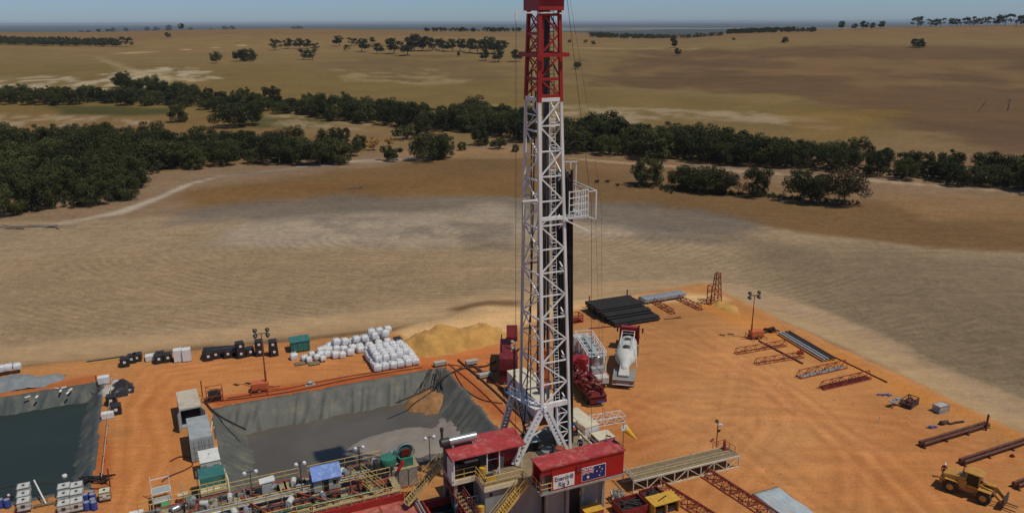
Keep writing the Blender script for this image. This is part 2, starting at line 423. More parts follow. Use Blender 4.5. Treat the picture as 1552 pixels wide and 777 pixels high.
# near paddock, pale scraped soil with a grey ash rim
zone([(-300, 560), (-300, 350), (120, 335), (420, 312), (620, 300), (800, 300), (1000, 318), (1200, 352), (1400, 374), (1700, 392), (1700, 700), (1340, 545), (1090, 446), (700, 470), (0, 552)], S(154, 132, 104), .02, .04)
zone([(240, 318), (450, 298), (640, 293), (800, 300), (960, 308), (1130, 340), (1120, 362), (900, 345), (640, 330), (420, 336), (250, 346)], S(112, 102, 91), .05, .09, .85)
zone([(300, 340), (600, 322), (760, 318), (900, 340), (1000, 356), (700, 372), (300, 372)], S(164, 148, 128), .08, .12, .8)
zone([(900, 330), (1060, 340), (1120, 372), (980, 372), (890, 350)], S(104, 96, 88), .04, .08, .6, 24)
zone([(480, 330), (790, 335), (780, 380), (600, 385), (480, 360)], S(104, 96, 86), .02, .06, .5, 9)
zone([(1100, 360), (1700, 400), (1700, 660), (1350, 520), (1180, 430)], S(114, 99, 78), .09, .1, .7)
zone([(0, 400), (300, 380), (620, 380), (780, 400), (760, 455), (400, 480), (0, 520)], S(150, 127, 97), .05, .08, .7)
# creek-side white sand track
road([(60, 345), (180, 322), (240, 300), (290, 278), (330, 268), (420, 258), (520, 246), (640, 240)], 2.6, S(178, 164, 146), 1, .9)
road([(300, 272), (400, 260), (500, 250)], 4.5, S(118, 104, 90), 1, .6)
road([(860, 240), (960, 248), (1100, 258), (1300, 272), (1552, 292)], 3.2, S(176, 154, 126), 1, .8)
# graded track round the pad
road([(-200, 560), (0, 542), (300, 512), (600, 480), (800, 452), (1000, 436), (1090, 436), (1200, 475), (1330, 530), (1552, 640), (1700, 710)], 7.5, S(172, 144, 108), .5, .95)
road([(1120, 440), (1300, 500), (1552, 622)], 4.5, S(164, 138, 112), 1, .7)
road([(0, 552), (300, 520), (600, 492)], 3.0, S(164, 132, 98), 1, .7)
zone([(680, 470), (740, 458), (790, 455), (790, 475), (720, 485)], S(116, 88, 60), .02, .05, .9)
# the pad: imported orange gravelly clay
UE = 56.0
PADP = [(-120, 70), (-62, 62.5), (-20, 54.6), (-5, 52.6), (UE, 52.6), (UE, -60), (-120, -60)]
padw = [tuple(pad(*p)[:2]) for p in PADP]
sdp = poly_sd(X, Y, padw) + (fbm(X, Y, 5, 41) - .5) * 2.2
m = sst(.5 + sdp / 1.5)
padc = S(177, 124, 76) + (fbm(X, Y, 18, 42)[..., None] - .5) * np.array([.16, .05, .014])
C[:] = C * (1 - m[..., None]) + padc * m[..., None]
def zpad(pts, c, soft=1.5, warp=3, amt=1.0, tex=0):
    s_ = poly_sd(X, Y, [tuple(at(*p)[:2]) for p in pts]) + (fbm(X, Y, 7, 43) - .5) * 2 * warp
    mm = sst(.5 + s_ / (2 * soft)) * amt
    if tex: mm = mm * sst((fbm(X, Y, tex, 44) - .4) / .2)
    C[:] = C * (1 - mm[..., None]) + c * mm[..., None]
zpad([(600, 505), (640, 488), (720, 470), (880, 452), (1080, 446), (1100, 456), (880, 468), (780, 490), (760, 520), (640, 530)], S(214, 178, 130), 1.5, 2, .75)
zpad([(1080, 452), (1180, 500), (1300, 548), (1552, 660), (1552, 676), (1280, 560), (1160, 512), (1060, 462)], S(198, 128, 54), 1.5, 2, .6)
zpad([(860, 600), (1100, 520), (1300, 600), (1552, 690), (1552, 777), (1000, 777)], S(180, 116, 66), 5, 4, .6)
zpad([(920, 620), (1010, 600), (1000, 680), (930, 690)], S(160, 92, 44), 3, 3, .7)
zpad([(960, 620), (1040, 540), (1120, 500), (1240, 580), (1300, 660), (1200, 740), (1040, 700)], S(198, 142, 90), 7, 4, .75)
zpad([(200, 560), (420, 530), (620, 540), (640, 560), (330, 600), (200, 640)], S(196, 126, 72), 4, 3, .6)
zpad([(180, 600), (260, 590), (290, 700), (240, 777), (160, 777)], S(192, 118, 62), 3, 3, .6)
zpad([(320, 602), (660, 550), (665, 562), (325, 618)], S(170, 78, 38), .8, 1, .8)
zpad([(670, 560), (700, 560), (800, 640), (760, 640)], S(166, 82, 42), 1, 1, .7)
zpad([(0, 590), (150, 565), (170, 740), (150, 740), (135, 583), (0, 600)], S(160, 76, 36), 1, 1, .6)
zpad([(560, 545), (760, 520), (740, 560), (690, 560)], S(196, 110, 60), 2, 2, .7)
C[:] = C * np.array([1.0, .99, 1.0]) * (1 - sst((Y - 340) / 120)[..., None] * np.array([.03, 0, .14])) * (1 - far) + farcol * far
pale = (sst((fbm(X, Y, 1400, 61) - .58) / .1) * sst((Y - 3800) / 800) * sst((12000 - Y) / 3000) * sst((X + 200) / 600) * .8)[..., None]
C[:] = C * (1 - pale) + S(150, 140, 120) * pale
# wheel marks ploughed into the pad
pm = m.copy()
for pts, wd in (([(1010, 777), (1120, 640), (1130, 560), (1040, 520), (960, 490)], .32), ([(1080, 777), (1180, 650), (1160, 560), (1060, 500)], .32), ([(1300, 777), (1300, 680), (1180, 590), (1000, 540)], .55), ([(1420, 777), (1330, 690), (1200, 620), (1000, 600), (930, 640)], .32), ([(200, 777), (230, 700), (215, 620), (260, 570), (420, 548), (620, 560)], .55), ([(180, 777), (200, 690), (190, 620), (230, 560), (400, 535), (600, 530)], .32), ([(1380, 777), (1250, 640), (1100, 530)], .32), ([(1500, 690), (1350, 640), (1150, 620), (960, 680)], .32), ([(1260, 777), (1100, 660), (950, 610)], .5)):
    pw = [tuple(at(*p)[:2]) for p in pts]
    for off in (0, ):
        d = line_d(X, Y, pw); d = abs(d + (fbm(X, Y, 15, 51) - .5) * 3 - 1.1)
        k = (np.exp(-(d / wd) ** 2) * .20 * pm)[..., None]; C[:] = C * (1 - k) + S(214, 146, 92) * k
        d2 = abs(d - 1.0); k = (np.exp(-(d2 / wd) ** 2) * .13 * pm)[..., None]; C[:] = C * (1 - k) + S(132, 68, 32) * k
vid = np.arange(nu * nv).reshape(nv, nu)
uc = (U[:-1] + U[1:]) / 2; vc = (V[:-1] + V[1:]) / 2
UC, VC = np.meshgrid(uc, vc)
hole = ((UC > P1[0]) & (UC < P1[1]) & (VC > P1[2]) & (VC < P1[3])) | ((UC > P2[0]) & (UC < P2[1]) & (VC > P2[2]) & (VC < P2[3]))
q = np.stack([vid[:-1, :-1], vid[:-1, 1:], vid[1:, 1:], vid[1:, :-1]], -1)[~hole]
me = bpy.data.meshes.new('ground')
me.vertices.add(nu * nv); me.vertices.foreach_set('co', np.stack([X, Y, Z], -1).ravel())
me.loops.add(q.size); me.loops.foreach_set('vertex_index', q.ravel().astype(np.int32))
me.polygons.add(len(q)); me.polygons.foreach_set('loop_start', np.arange(0, q.size, 4, dtype=np.int32))
try: me.polygons.foreach_set('loop_total', np.full(len(q), 4, np.int32))
except Exception: pass
me.update(calc_edges=True); me.polygons.foreach_set('use_smooth', np.ones(len(q), bool))
ca = me.color_attributes.new('soil', 'FLOAT_COLOR', 'POINT')
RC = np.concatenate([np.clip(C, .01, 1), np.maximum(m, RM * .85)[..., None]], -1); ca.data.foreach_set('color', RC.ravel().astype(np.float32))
ra = me.attributes.new('furrow', 'FLOAT', 'POINT')
fz = poly_sd(X, Y, wp([(100, 400), (560, 345), (800, 335), (1000, 350), (1240, 400), (1500, 470), (1552, 600), (1340, 520), (1100, 440), (700, 470), (300, 500), (0, 530), (0, 430)]))
ra.data.foreach_set('value', (sst((fz + 6) / 12) * (1 - m)).ravel().astype(np.float32))
ground = bpy.data.objects.new('ground', me); col.objects.link(ground); tag(ground, kind='structure')
gm = bpy.data.materials.new('ground_soil'); gm.use_nodes = True; n = gm.node_tree; b = n.nodes['Principled BSDF']
b.inputs['Roughness'].default_value = .95; b.inputs['Specular IOR Level'].default_value = .1
def N(t, **k):
    x = n.nodes.new(t)
    for a_, v_ in k.items(): setattr(x, a_, v_)
    return x
at_ = N('ShaderNodeAttribute', attribute_name='soil'); fu = N('ShaderNodeAttribute', attribute_name='furrow')
tc = N('ShaderNodeTexCoord')
def noise(scale, det=5, vec=None, rough=.6, dist=0):
    x = N('ShaderNodeTexNoise'); x.inputs['Scale'].default_value = scale; x.inputs['Detail'].default_value = det
    x.inputs['Roughness'].default_value = rough; x.inputs['Distortion'].default_value = dist
    n.links.new(vec or tc.outputs['Object'], x.inputs['Vector']); return x.outputs[0]
def mr_(src, a0, a1, b0, b1):
    x = N('ShaderNodeMapRange'); 
    for i, v_ in enumerate((a0, a1, b0, b1)): x.inputs[i + 1].default_value = v_
    n.links.new(src, x.inputs[0]); return x.outputs[0]
def math_(op, a_, b_):
    x = N('ShaderNodeMath', operation=op)
    for i, s_ in enumerate((a_, b_)):
        if isinstance(s_, (int, float)): x.inputs[i].default_value = s_
        else: n.links.new(s_, x.inputs[i])
    return x.outputs[0]
n_big = mr_(noise(.03, 6), .3, .7, .88, 1.12)
n_mid = mr_(noise(.35, 8, rough=.7), .3, .7, .88, 1.12)
n_fin = mr_(noise(2.6, 8, rough=.8), .32, .68, .80, 1.2)
mp = N('ShaderNodeMapping'); mp.inputs['Rotation'].default_value = (0, 0, R(-28)); mp.inputs['Scale'].default_value = (.06, .5, 1)
n.links.new(tc.outputs['Object'], mp.inputs[0])
n_str = mr_(noise(1.0, 5, mp.outputs[0], .6, 1.2), .3, .7, .9, 1.1)
# tussock and stubble speckle of the paddocks
vo = noise(.9, 3, rough=.9); stub = mr_(vo, .36, .62, .80, 1.10)
pf = at_.outputs['Alpha']
stubm = math_('ADD', math_('MULTIPLY', stub, math_('SUBTRACT', 1, pf)), pf)
fac = math_('MULTIPLY', math_('MULTIPLY', n_big, n_mid), math_('MULTIPLY', n_fin, math_('MULTIPLY', n_str, stubm)))
# curved working lines left by the scraper
c0 = gnd(745, 352)
mw = N('ShaderNodeMapping'); mw.inputs['Location'].default_value = (-c0.x, -c0.y, 0); mw.vector_type = 'POINT'
n.links.new(tc.outputs['Object'], mw.inputs[0])
ms = N('ShaderNodeMapping'); ms.inputs['Scale'].default_value = (.5, .8, 0); n.links.new(mw.outputs[0], ms.inputs[0])
wv = N('ShaderNodeTexWave', wave_type='RINGS', rings_direction='SPHERICAL'); wv.inputs['Scale'].default_value = .26
wv.inputs['Distortion'].default_value = 16; wv.inputs['Detail'].default_value = 3; wv.inputs['Detail Scale'].default_value = .12
n.links.new(ms.outputs[0], wv.inputs['Vector'])
wl = mr_(wv.outputs['Fac'], .2, .9, -.08, .08)
brk = mr_(noise(.05, 4), .38, .62, 0, 1)
fac = math_('MULTIPLY', fac, math_('ADD', 1, math_('MULTIPLY', math_('MULTIPLY', wl, brk), fu.outputs['Fac'])))
mx = N('ShaderNodeMix', data_type='RGBA', blend_type='MULTIPLY'); mx.inputs[0].default_value = 1
n.links.new(at_.outputs['Color'], mx.inputs[6]); n.links.new(fac, mx.inputs[7]); n.links.new(mx.outputs[2], b.inputs['Base Color'])
bp = N('ShaderNodeBump'); bp.inputs['Strength'].default_value = .3; bp.inputs['Distance'].default_value = .16
n.links.new(math_('ADD', noise(1.3, 8, rough=.7), math_('MULTIPLY', wv.outputs['Fac'], math_('MULTIPLY', fu.outputs['Fac'], .12))), bp.inputs['Height']); n.links.new(bp.outputs[0], b.inputs['Normal'])
me.materials.append(gm)

# ------------------------------------------------------------ pits
def liner_mat(name, base, dust):
    m_ = bpy.data.materials.new(name); m_.use_nodes = True; t = m_.node_tree; b_ = t.nodes['Principled BSDF']
    tc_ = t.nodes.new('ShaderNodeTexCoord'); mp_ = t.nodes.new('ShaderNodeMapping'); mp_.inputs['Scale'].default_value = (1, 1, .3)
    nz_ = t.nodes.new('ShaderNodeTexNoise'); nz_.inputs['Scale'].default_value = .5; nz_.inputs['Detail'].default_value = 9; nz_.inputs['Roughness'].default_value = .7
    t.links.new(tc_.outputs['Object'], mp_.inputs[0]); t.links.new(mp_.outputs[0], nz_.inputs[0])
    r_ = t.nodes.new('ShaderNodeValToRGB'); e = r_.color_ramp.elements
    e[0].position = .35; e[0].color = (*base, 1); e[1].position = .72; e[1].color = (*dust, 1)
    e2 = e.new(.52); e2.color = tuple(x * 1.25 for x in base) + (1,)
    t.links.new(nz_.outputs[0], r_.inputs[0]); t.links.new(r_.outputs[0], b_.inputs['Base Color'])
    b_.inputs['Roughness'].default_value = .6; b_.inputs['Specular IOR Level'].default_value = .25
    MATS[name] = m_
liner_mat('liner_grey', (0.088, 0.089, 0.080), (0.19, 0.165, 0.13)); liner_mat('liner_blue', (0.062, 0.072, 0.070), (0.20, 0.155, 0.105))
def pit(P, slope, depth, wz, m_, seed, lip=.9, names=('pit_liner', 'water')):
    u0, u1, v0, v1 = P
    us = np.arange(u0 - lip, u1 + lip + .01, .24); vs = np.arange(v0 - lip, v1 + lip + .01, .24)
    gu, gv = np.meshgrid(us, vs)
    d = np.minimum(np.minimum(gu - u0, u1 - gu), np.minimum(gv - v0, v1 - gv))
    z = -depth * np.clip(d / slope, 0, 1) + .05 + .12 * np.exp(-(d + .3) ** 2 / .25)
    sideu = (np.minimum(gu - u0, u1 - gu) < np.minimum(gv - v0, v1 - gv))
    al = np.where(sideu, gv, gu)
    n1_ = fbm(al + d * .35, d * .12, 1.5, seed, 3); wr = (1 - abs(2 * n1_ - 1)) ** 6 * .42 - .12 + (fbm(al + d * .25, d * .10, .75, seed) - .5) * .12 + (fbm(al, d * .4, 4, seed + 4) - .5) * .2
    z = z + wr * sst(d / 1.0) * sst((slope * 1.3 - d) / 1.5)
    e_ = d + (fbm(gu, gv, 1.5, seed + 2) - .5) * .7
    z = np.where(e_ < -.45, -.35, z)
    xx = OX + gu * cA - gv * sA; yy = OY + gu * sA + gv * cA
    a_, b__ = gu.shape; ids = np.arange(a_ * b__).reshape(a_, b__)
    q_ = np.stack([ids[:-1, :-1], ids[:-1, 1:], ids[1:, 1:], ids[1:, :-1]], -1).reshape(-1, 4)
    M = MB(); M.v = [tuple(p) for p in np.stack([xx, yy, z], -1).reshape(-1, 3)]; M.f = [tuple(f) for f in q_]
    o = M.build(names[0], m_, smooth=False); o.data.polygons.foreach_set('use_smooth', [True] * len(o.data.polygons))
    return tag(o, kind='structure')
pit(P1, 4.6, 3.4, 0, 'liner_grey', 71); pit(P2, 3.6, 3.0, 0, 'liner_blue', 81)
def water(pts, z, name, rgb, rough, var=.1, sc=.15, c2=None):
    m_ = bpy.data.materials.new(name + '_surface'); m_.use_nodes = True; t = m_.node_tree; b_ = t.nodes['Principled BSDF']
    tc_ = t.nodes.new('ShaderNodeTexCoord'); nz_ = t.nodes.new('ShaderNodeTexNoise'); nz_.inputs['Scale'].default_value = sc; nz_.inputs['Detail'].default_value = 4; nz_.inputs['Distortion'].default_value = .6
    t.links.new(tc_.outputs['Object'], nz_.inputs[0]); r_ = t.nodes.new('ShaderNodeValToRGB'); e = r_.color_ramp.elements
    e[0].position = .42; e[0].color = (*rgb, 1); e[1].position = .66; e[1].color = (*(c2 or rgb), 1)
    t.links.new(nz_.outputs[0], r_.inputs[0]); t.links.new(r_.outputs[0], b_.inputs['Base Color'])
    b_.inputs['Roughness'].default_value = rough; b_.inputs['Specular IOR Level'].default_value = .12 if 'left' in name else .6
    n2 = t.nodes.new('ShaderNodeTexNoise'); n2.inputs['Scale'].default_value = 1.6; n2.inputs['Detail'].default_value = 4
    t.links.new(tc_.outputs['Object'], n2.inputs[0])
    bp_ = t.nodes.new('ShaderNodeBump'); bp_.inputs['Distance'].default_value = .02; bp_.inputs['Strength'].default_value = .3
    t.links.new(n2.outputs[0], bp_.inputs['Height']); t.links.new(bp_.outputs[0], b_.inputs['Normal'])
    M = MB(); M.add([pad(u, v, z) for u, v in pts], [tuple(range(len(pts)))]); return tag(M.build(name.split('_')[0], m_), kind='structure')
water([(-32, 13.8), (-3, 13.8), (-3, 34.6), (-32, 34.6)], -2.45, 'water', (0.100, 0.086, 0.070), .10, c2=(0.122, 0.107, 0.088))
water([(-83, 23.5), (-48.2, 23.5), (-48.2, 49.8), (-83, 49.8)], -1.55, 'water_left', (0.027, 0.040, 0.039), .2, c2=(0.032, 0.046, 0.044))
# a mud beach half under water in the reserve pit
def mound(name, cpx, ru, rv, h, m_, seed, z0=0, rough=.5, res=.35, rz=A, label=None, cat=None, kind='structure', base=-.3, flat=1.0):
    c = cpx if isinstance(cpx, Vector) else at(*cpx, z0)
    nn = int(2 * ru / res) + 1; mm = int(2 * rv / res) + 1
    gx, gy = np.meshgrid(np.linspace(-ru, ru, nn), np.linspace(-rv, rv, mm))
    rr = np.hypot(gx / ru, gy / rv) + (fbm(gx, gy, max(ru, rv) * .5, seed) - .5) * .9
    z = np.minimum(h * sst((1 - rr) / .75) * (1 + (fbm(gx, gy, 3.5, seed + 3) - .5) * rough * 2), h * flat * 1.3) + base + (fbm(gx, gy, .9, seed + 5) - .5) * .3 * rough * sst((1 - rr) / .3)
    z = np.where(rr > .98, base - .3, z)
    ids = np.arange(nn * mm).reshape(mm, nn); q_ = np.stack([ids[:-1, :-1], ids[:-1, 1:], ids[1:, 1:], ids[1:, :-1]], -1).reshape(-1, 4)
    M = MB(); M.v = [tuple(p) for p in np.stack([gx, gy, z], -1).reshape(-1, 3)]; M.f = [tuple(f) for f in q_]
    o = M.build(name, m_); o.data.polygons.foreach_set('use_smooth', [True] * len(o.data.polygons))
    o.location = (c.x, c.y, z0); o.rotation_euler = (0, 0, rz)
    return tag(o, label, cat, kind=kind)
mat('sand', (0.50, 0.27, 0.075), .95, 0, .18, .5, (0.36, 0.18, 0.06), .6, bump=.15, bscale=2)
mat('cuttings', (0.30, 0.15, 0.06), .9, 0, .3, .8, (0.16, 0.10, 0.06), .6, bump=.15, bscale=3)
mat('beach', (0.25, 0.215, 0.185), .5, 0, .12, .4, (0.16, 0.13, 0.11), .4)
mound('mud_beach', (622, 672), 11.0, 5.6, .42, 'beach', 5, -2.45, .2, base=-.18, rz=A - .35)
mound('mud_beach', (700, 655), 6.0, 7.5, .5, 'beach', 15, -2.45, .2, base=-.16)
mound('cuttings_heap', (650, 610), 5.0, 4.2, 1.5, 'cuttings', 9, -2.45, .7, base=-.2)
mound('sand_mound', (686, 518), 9.5, 5.6, 2.3, 'sand', 12, 0, .5)
mound('sand_mound', (650, 520), 6.5, 5.0, 1.0, 'sand', 22, 0, .3)
mound('sand_mound', (728, 506), 4.5, 3.2, 1.2, 'sand', 32, 0, .5)
mound('sand_mound', (1100, 466), 2.0, 5.0, .7, 'sand', 35, 0, .5)
mound('spoil_bank', (1290, 540), 1.2, 17.0, .45, 'sand', 36, 0, .4, rz=A)
mound('spoil_bank', (930, 458), 17.0, 1.5, .5, 'sand', 37, 0, .4)

# haze: a box of even thin air round camera and scene
hz = MB().bx(-52000, 52000, -6000, 56000, -29.5, 60).build('haze', 'black'); tag(hz, kind='stuff')
hm = bpy.data.materials.new('haze_air'); hm.use_nodes = True; t = hm.node_tree; t.nodes.clear()
vo_ = t.nodes.new('ShaderNodeVolumePrincipled'); vo_.inputs['Color'].default_value = (.58, .68, .82, 1); vo_.inputs['Density'].default_value = 4.5e-5
vo_.inputs['Anisotropy'].default_value = 0
oo = t.nodes.new('ShaderNodeOutputMaterial'); t.links.new(vo_.outputs[0], oo.inputs['Volume'])
hz.data.materials.clear(); hz.data.materials.append(hm)
# ------------------------------------------------------------ trees
def leafmat(name, rgb, rgb2):
    m_ = bpy.data.materials.new(name); m_.use_nodes = True; t = m_.node_tree; b_ = t.nodes['Principled BSDF']
    oi = t.nodes.new('ShaderNodeObjectInfo'); tc_ = t.nodes.new('ShaderNodeTexCoord')
    nz_ = t.nodes.new('ShaderNodeTexNoise'); nz_.inputs['Scale'].default_value = .55; nz_.inputs['Detail'].default_value = 5
    t.links.new(tc_.outputs['Object'], nz_.inputs[0])
    ad = t.nodes.new('ShaderNodeMath'); ad.operation = 'MULTIPLY_ADD'; ad.inputs[1].default_value = .5
    t.links.new(oi.outputs['Random'], ad.inputs[0]); t.links.new(nz_.outputs[0], ad.inputs[2])
    r_ = t.nodes.new('ShaderNodeValToRGB'); e = r_.color_ramp.elements
    e[0].position = .4; e[0].color = (*rgb, 1); e[1].position = 1.05 if False else 1.0; e[1].color = (*rgb2, 1)
    t.links.new(ad.outputs[0], r_.inputs[0]); t.links.new(r_.outputs[0], b_.inputs['Base Color'])
    b_.inputs['Roughness'].default_value = .75; b_.inputs['Specular IOR Level'].default_value = .15
    MATS[name] = m_
leafmat('leaf', (0.014, 0.022, 0.007), (0.078, 0.082, 0.026))
leafmat('leaf_dry', (0.030, 0.032, 0.014), (0.085, 0.062, 0.028))
leafmat('leaf_gold', (0.30, 0.14, 0.02), (0.42, 0.22, 0.04))
leafmat('leaf_far', (0.028, 0.036, 0.018), (0.055, 0.062, 0.03))
def crown_geo(seed, R_, H_, base, nclump, nleaf, leaf, holes=.0, squash=.62):
    rg = np.random.default_rng(seed); cl = []
    for i in range(nclump):
        for _ in range(60):
            th = rg.uniform(0, 2 * np.pi); rr = R_ * math.sqrt(rg.uniform(0, 1)) * .82
            zz = rg.uniform(0, 1)
            if rr / R_ < (1 - abs(zz * 1.5 - .6) ** 2.2) * .95 + .05: break
        cr = R_ * rg.uniform(.20, .40) * (1 - .25 * zz)
        cl.append((rr * math.cos(th), rr * math.sin(th), base + cr * .6 + zz * (H_ - base - cr * 1.2), cr))
    V_ = []
    for cx_, cy_, cz_, cr in cl:
        k = int(nleaf * (cr / (R_ * .3)) ** 2)
        d = rg.normal(size=(k, 3)); d /= np.linalg.norm(d, axis=1)[:, None]
        rad = cr * rg.uniform(.55, 1.08, (k, 1)) 
        c = np.array([cx_, cy_, cz_]) + d * rad * np.array([1, 1, .75])
        nn_ = d + rg.normal(size=(k, 3)) * .6; nn_ /= np.linalg.norm(nn_, axis=1)[:, None]
        a_ = np.cross(nn_, rg.normal(size=(k, 3))); a_ /= np.linalg.norm(a_, axis=1)[:, None]; b_ = np.cross(nn_, a_)
        s_ = leaf * rg.uniform(.6, 1.3, (k, 1))
        V_.append(np.stack([c - a_ * s_ * .8, c - b_ * s_ * .45, c + a_ * s_ * .8, c + b_ * s_ * .45], 1).reshape(-1, 3))
    return np.concatenate(V_), cl
def crown_mesh(name, V_, m_):
    V_ = np.asarray(V_, np.float32); k = len(V_) // 4
    me = bpy.data.meshes.new(name); me.vertices.add(len(V_)); me.vertices.foreach_set('co', V_.ravel())
    me.loops.add(len(V_)); me.loops.foreach_set('vertex_index', np.arange(len(V_), dtype=np.int32))
    me.polygons.add(k); me.polygons.foreach_set('loop_start', np.arange(0, len(V_), 4, dtype=np.int32)); me.update(calc_edges=True)
    me.materials.append(MATS[m_]); return me
TP = {}
def tree_proto(key, seed, R_, H_, base, ncl, nleaf, leaf, m_, lean=0):
    V_, cl = crown_geo(seed, R_, H_, base, ncl, nleaf, leaf)
    M = MB(); rg = random.Random(seed); top = H_ * .55
    r0 = .028 * H_
    pts = [Vector((0, 0, -.6)), Vector((rg.uniform(-.2, .2), rg.uniform(-.2, .2), base * .8)), Vector((rg.uniform(-.4, .4) + lean, rg.uniform(-.4, .4), top))]
    M.tube(pts[0], pts[1], r0, r0 * .75, 7); M.tube(pts[1], pts[2], r0 * .75, r0 * .4, 6)
    for c in rg.sample(cl, min(7, len(cl))):
        M.tube(pts[1].lerp(pts[2], rg.uniform(0, .7)), Vector(c[:3]), r0 * .35, r0 * .1, 5)
    TP[key] = (crown_mesh('crown', V_, m_), M)
tree_proto('a', 1, 5.4, 9.5, .5, 40, 200, .28, 'leaf'); tree_proto('b', 2, 4.8, 10.5, .5, 40, 200, .28, 'leaf')
tree_proto('c', 3, 5.8, 8.8, .3, 42, 200, .28, 'leaf'); tree_proto('d', 4, 4.4, 8.2, .2, 34, 200, .27, 'leaf')
tree_proto('e', 5, 5.2, 10.0, 1.6, 34, 185, .28, 'leaf'); tree_proto('dry', 6, 5.2, 9.0, 1.8, 34, 185, .28, 'leaf_dry')
tree_proto('gold', 7, 3.2, 6.0, 1.0, 14, 80, .34, 'leaf_gold'); tree_proto('s', 8, 2.6, 3.0, .1, 14, 80, .30, 'leaf')
tree_proto('f', 9, 4.4, 7.5, 1.4, 14, 60, .50, 'leaf_far'); tree_proto('g', 10, 5.2, 8.0, 1.0, 16, 60, .52, 'leaf_far')
TM = {}
def tree(p, key, sc, label, group, cat='tree', name='gum_tree', rz=None, sx=1.0):
    if key not in TM:
        TM[key] = (TP[key][0], None)
    r_ = thing(name, label, cat, (p[0], p[1], p[2] - .05), rnd.uniform(0, 6.28) if rz is None else rz, group)
    r_.scale = (sc * sx, sc * sx, sc)
    c_ = bpy.data.objects.new('crown', TP[key][0]); col.objects.link(c_); c_.parent = r_
    if TM[key][1] is None:
        t_ = TP[key][1].build('trunk', 'bark', r_, True); TM[key] = (TP[key][0], t_.data)
    else:
        t_ = bpy.data.objects.new('trunk', TM[key][1]); col.objects.link(t_); t_.parent = r_
    return r_
def inpoly(x, y, poly):
    c = False; n_ = len(poly)
    for i in range(n_):
        (ax, ay), (bx, by) = poly[i], poly[(i + 1) % n_]
        if (ay > y) != (by > y) and x < (bx - ax) * (y - ay) / (by - ay) + ax: c = not c
    return c
ntree = 0
def wood(pxpoly, gap, keys, smin, smax, base_label, group, seed, clear=None):
    """trees standing at least `gap` metres apart inside an area outlined by the bases of its trees"""
    global ntree
    rg = random.Random(seed); pl = wp(pxpoly); xs = [p[0] for p in pl]; ys = [p[1] for p in pl]; got = []
    for _ in range(6000):
        x = rg.uniform(min(xs), max(xs)); y = rg.uniform(min(ys), max(ys))
        if not inpoly(x, y, pl): continue
        if any((x - a_) ** 2 + (y - b_) ** 2 < gap * gap for a_, b_ in got): continue
        got.append((x, y))
    vis = [(x, y) for x, y in got if -45 < proj((x, y, tz(x, y) + 4))[0] < 1600]
    for x, y in vis:
        ntree += 1
        px_, py_ = proj((x, y, tz(x, y))); allp = [proj((a_, b_, tz(a_, b_))) for a_, b_ in vis]
        qx = sum(p_[0] < px_ for p_ in allp) / len(vis); near = sorted(p_[1] for p_ in allp if abs(p_[0] - px_) < 30)
        c1 = ('far left', 'mid left', 'mid right', 'far right')[min(3, int(qx * 4))]
        c2 = 'front row' if py_ >= near[-1] - 1 else ('back row' if py_ <= near[0] + 1 else 'middle rows')
        label_ = base_label + ', ' + c2 + ', ' + c1
        tree((x, y, tz(x, y)), rg.choice(keys), rg.uniform(smin, smax), label_, group, sx=rg.uniform(.88, 1.2))
    return len(vis)
nn = []
K5 = 'abcde'
nn.append(wood([(-60, 332), (60, 326), (140, 316), (212, 306), (212, 280), (240, 262), (300, 250), (300, 222), (180, 216), (60, 226), (-60, 230)], 8.2, K5, .7, 1.35, 'dark gum tree in the dense left wood', 'gum trees of the left wood', 1))
nn.append(wood([(292, 262), (330, 255), (420, 250), (470, 240), (470, 222), (380, 222), (300, 226)], 8.2, 'abcd', .7, 1.2, 'dark gum tree in the narrow end of the left wood', 'gum trees at the narrow end of the wood', 2))
nn.append(wood([(430, 252), (520, 248), (535, 236), (440, 236)], 7.0, 'abce', .7, 1.1, 'dark gum tree in the clump by the sandy track', 'gum trees of the clump by the sandy track', 12))
nn.append(wood([(-60, 158), (90, 160), (90, 150), (-60, 146)], 9.5, 'abcde', .8, 1.05, 'dark gum tree in the row beyond the left paddock', 'gum trees beyond the left paddock', 3))
nn.append(wood([(90, 158), (300, 164), (330, 176), (480, 178), (480, 160), (330, 150), (290, 140), (180, 128), (176, 138), (280, 150), (90, 148)], 12.0, 'abcd', .75, 1.2, 'dark gum tree in the left hillside wood', 'gum trees of the hillside belt', 4))
nn.append(wood([(480, 180), (560, 190), (640, 196), (740, 204), (800, 216), (800, 186), (700, 178), (560, 172), (480, 168)], 9.0, 'abcde', .85, 1.45, 'dark gum tree in the belt left of the mast', 'creek belt trees left of the mast', 5))
nn.append(wood([(850, 230), (960, 238), (1060, 246), (1130, 252), (1130, 236), (1000, 222), (900, 214), (850, 214)], 7.8, 'abcde', .75, 1.6, 'dark gum tree in the belt right of the mast', 'creek belt trees right of the mast', 6))
nn.append(wood([(1130, 252), (1210, 256), (1290, 262), (1290, 246), (1200, 238), (1130, 238)], 8.4, 'abe', .75, 1.4, 'gum tree of the belt behind the near clump', 'creek belt trees behind the near clump', 7))
nn.append(wood([(1300, 268), (1400, 276), (1480, 286), (1580, 294), (1620, 284), (1500, 272), (1400, 260), (1310, 256)], 7.8, 'abcde', .75, 1.4, 'dark gum tree in the belt at the right edge', 'creek belt trees at the right edge', 8))
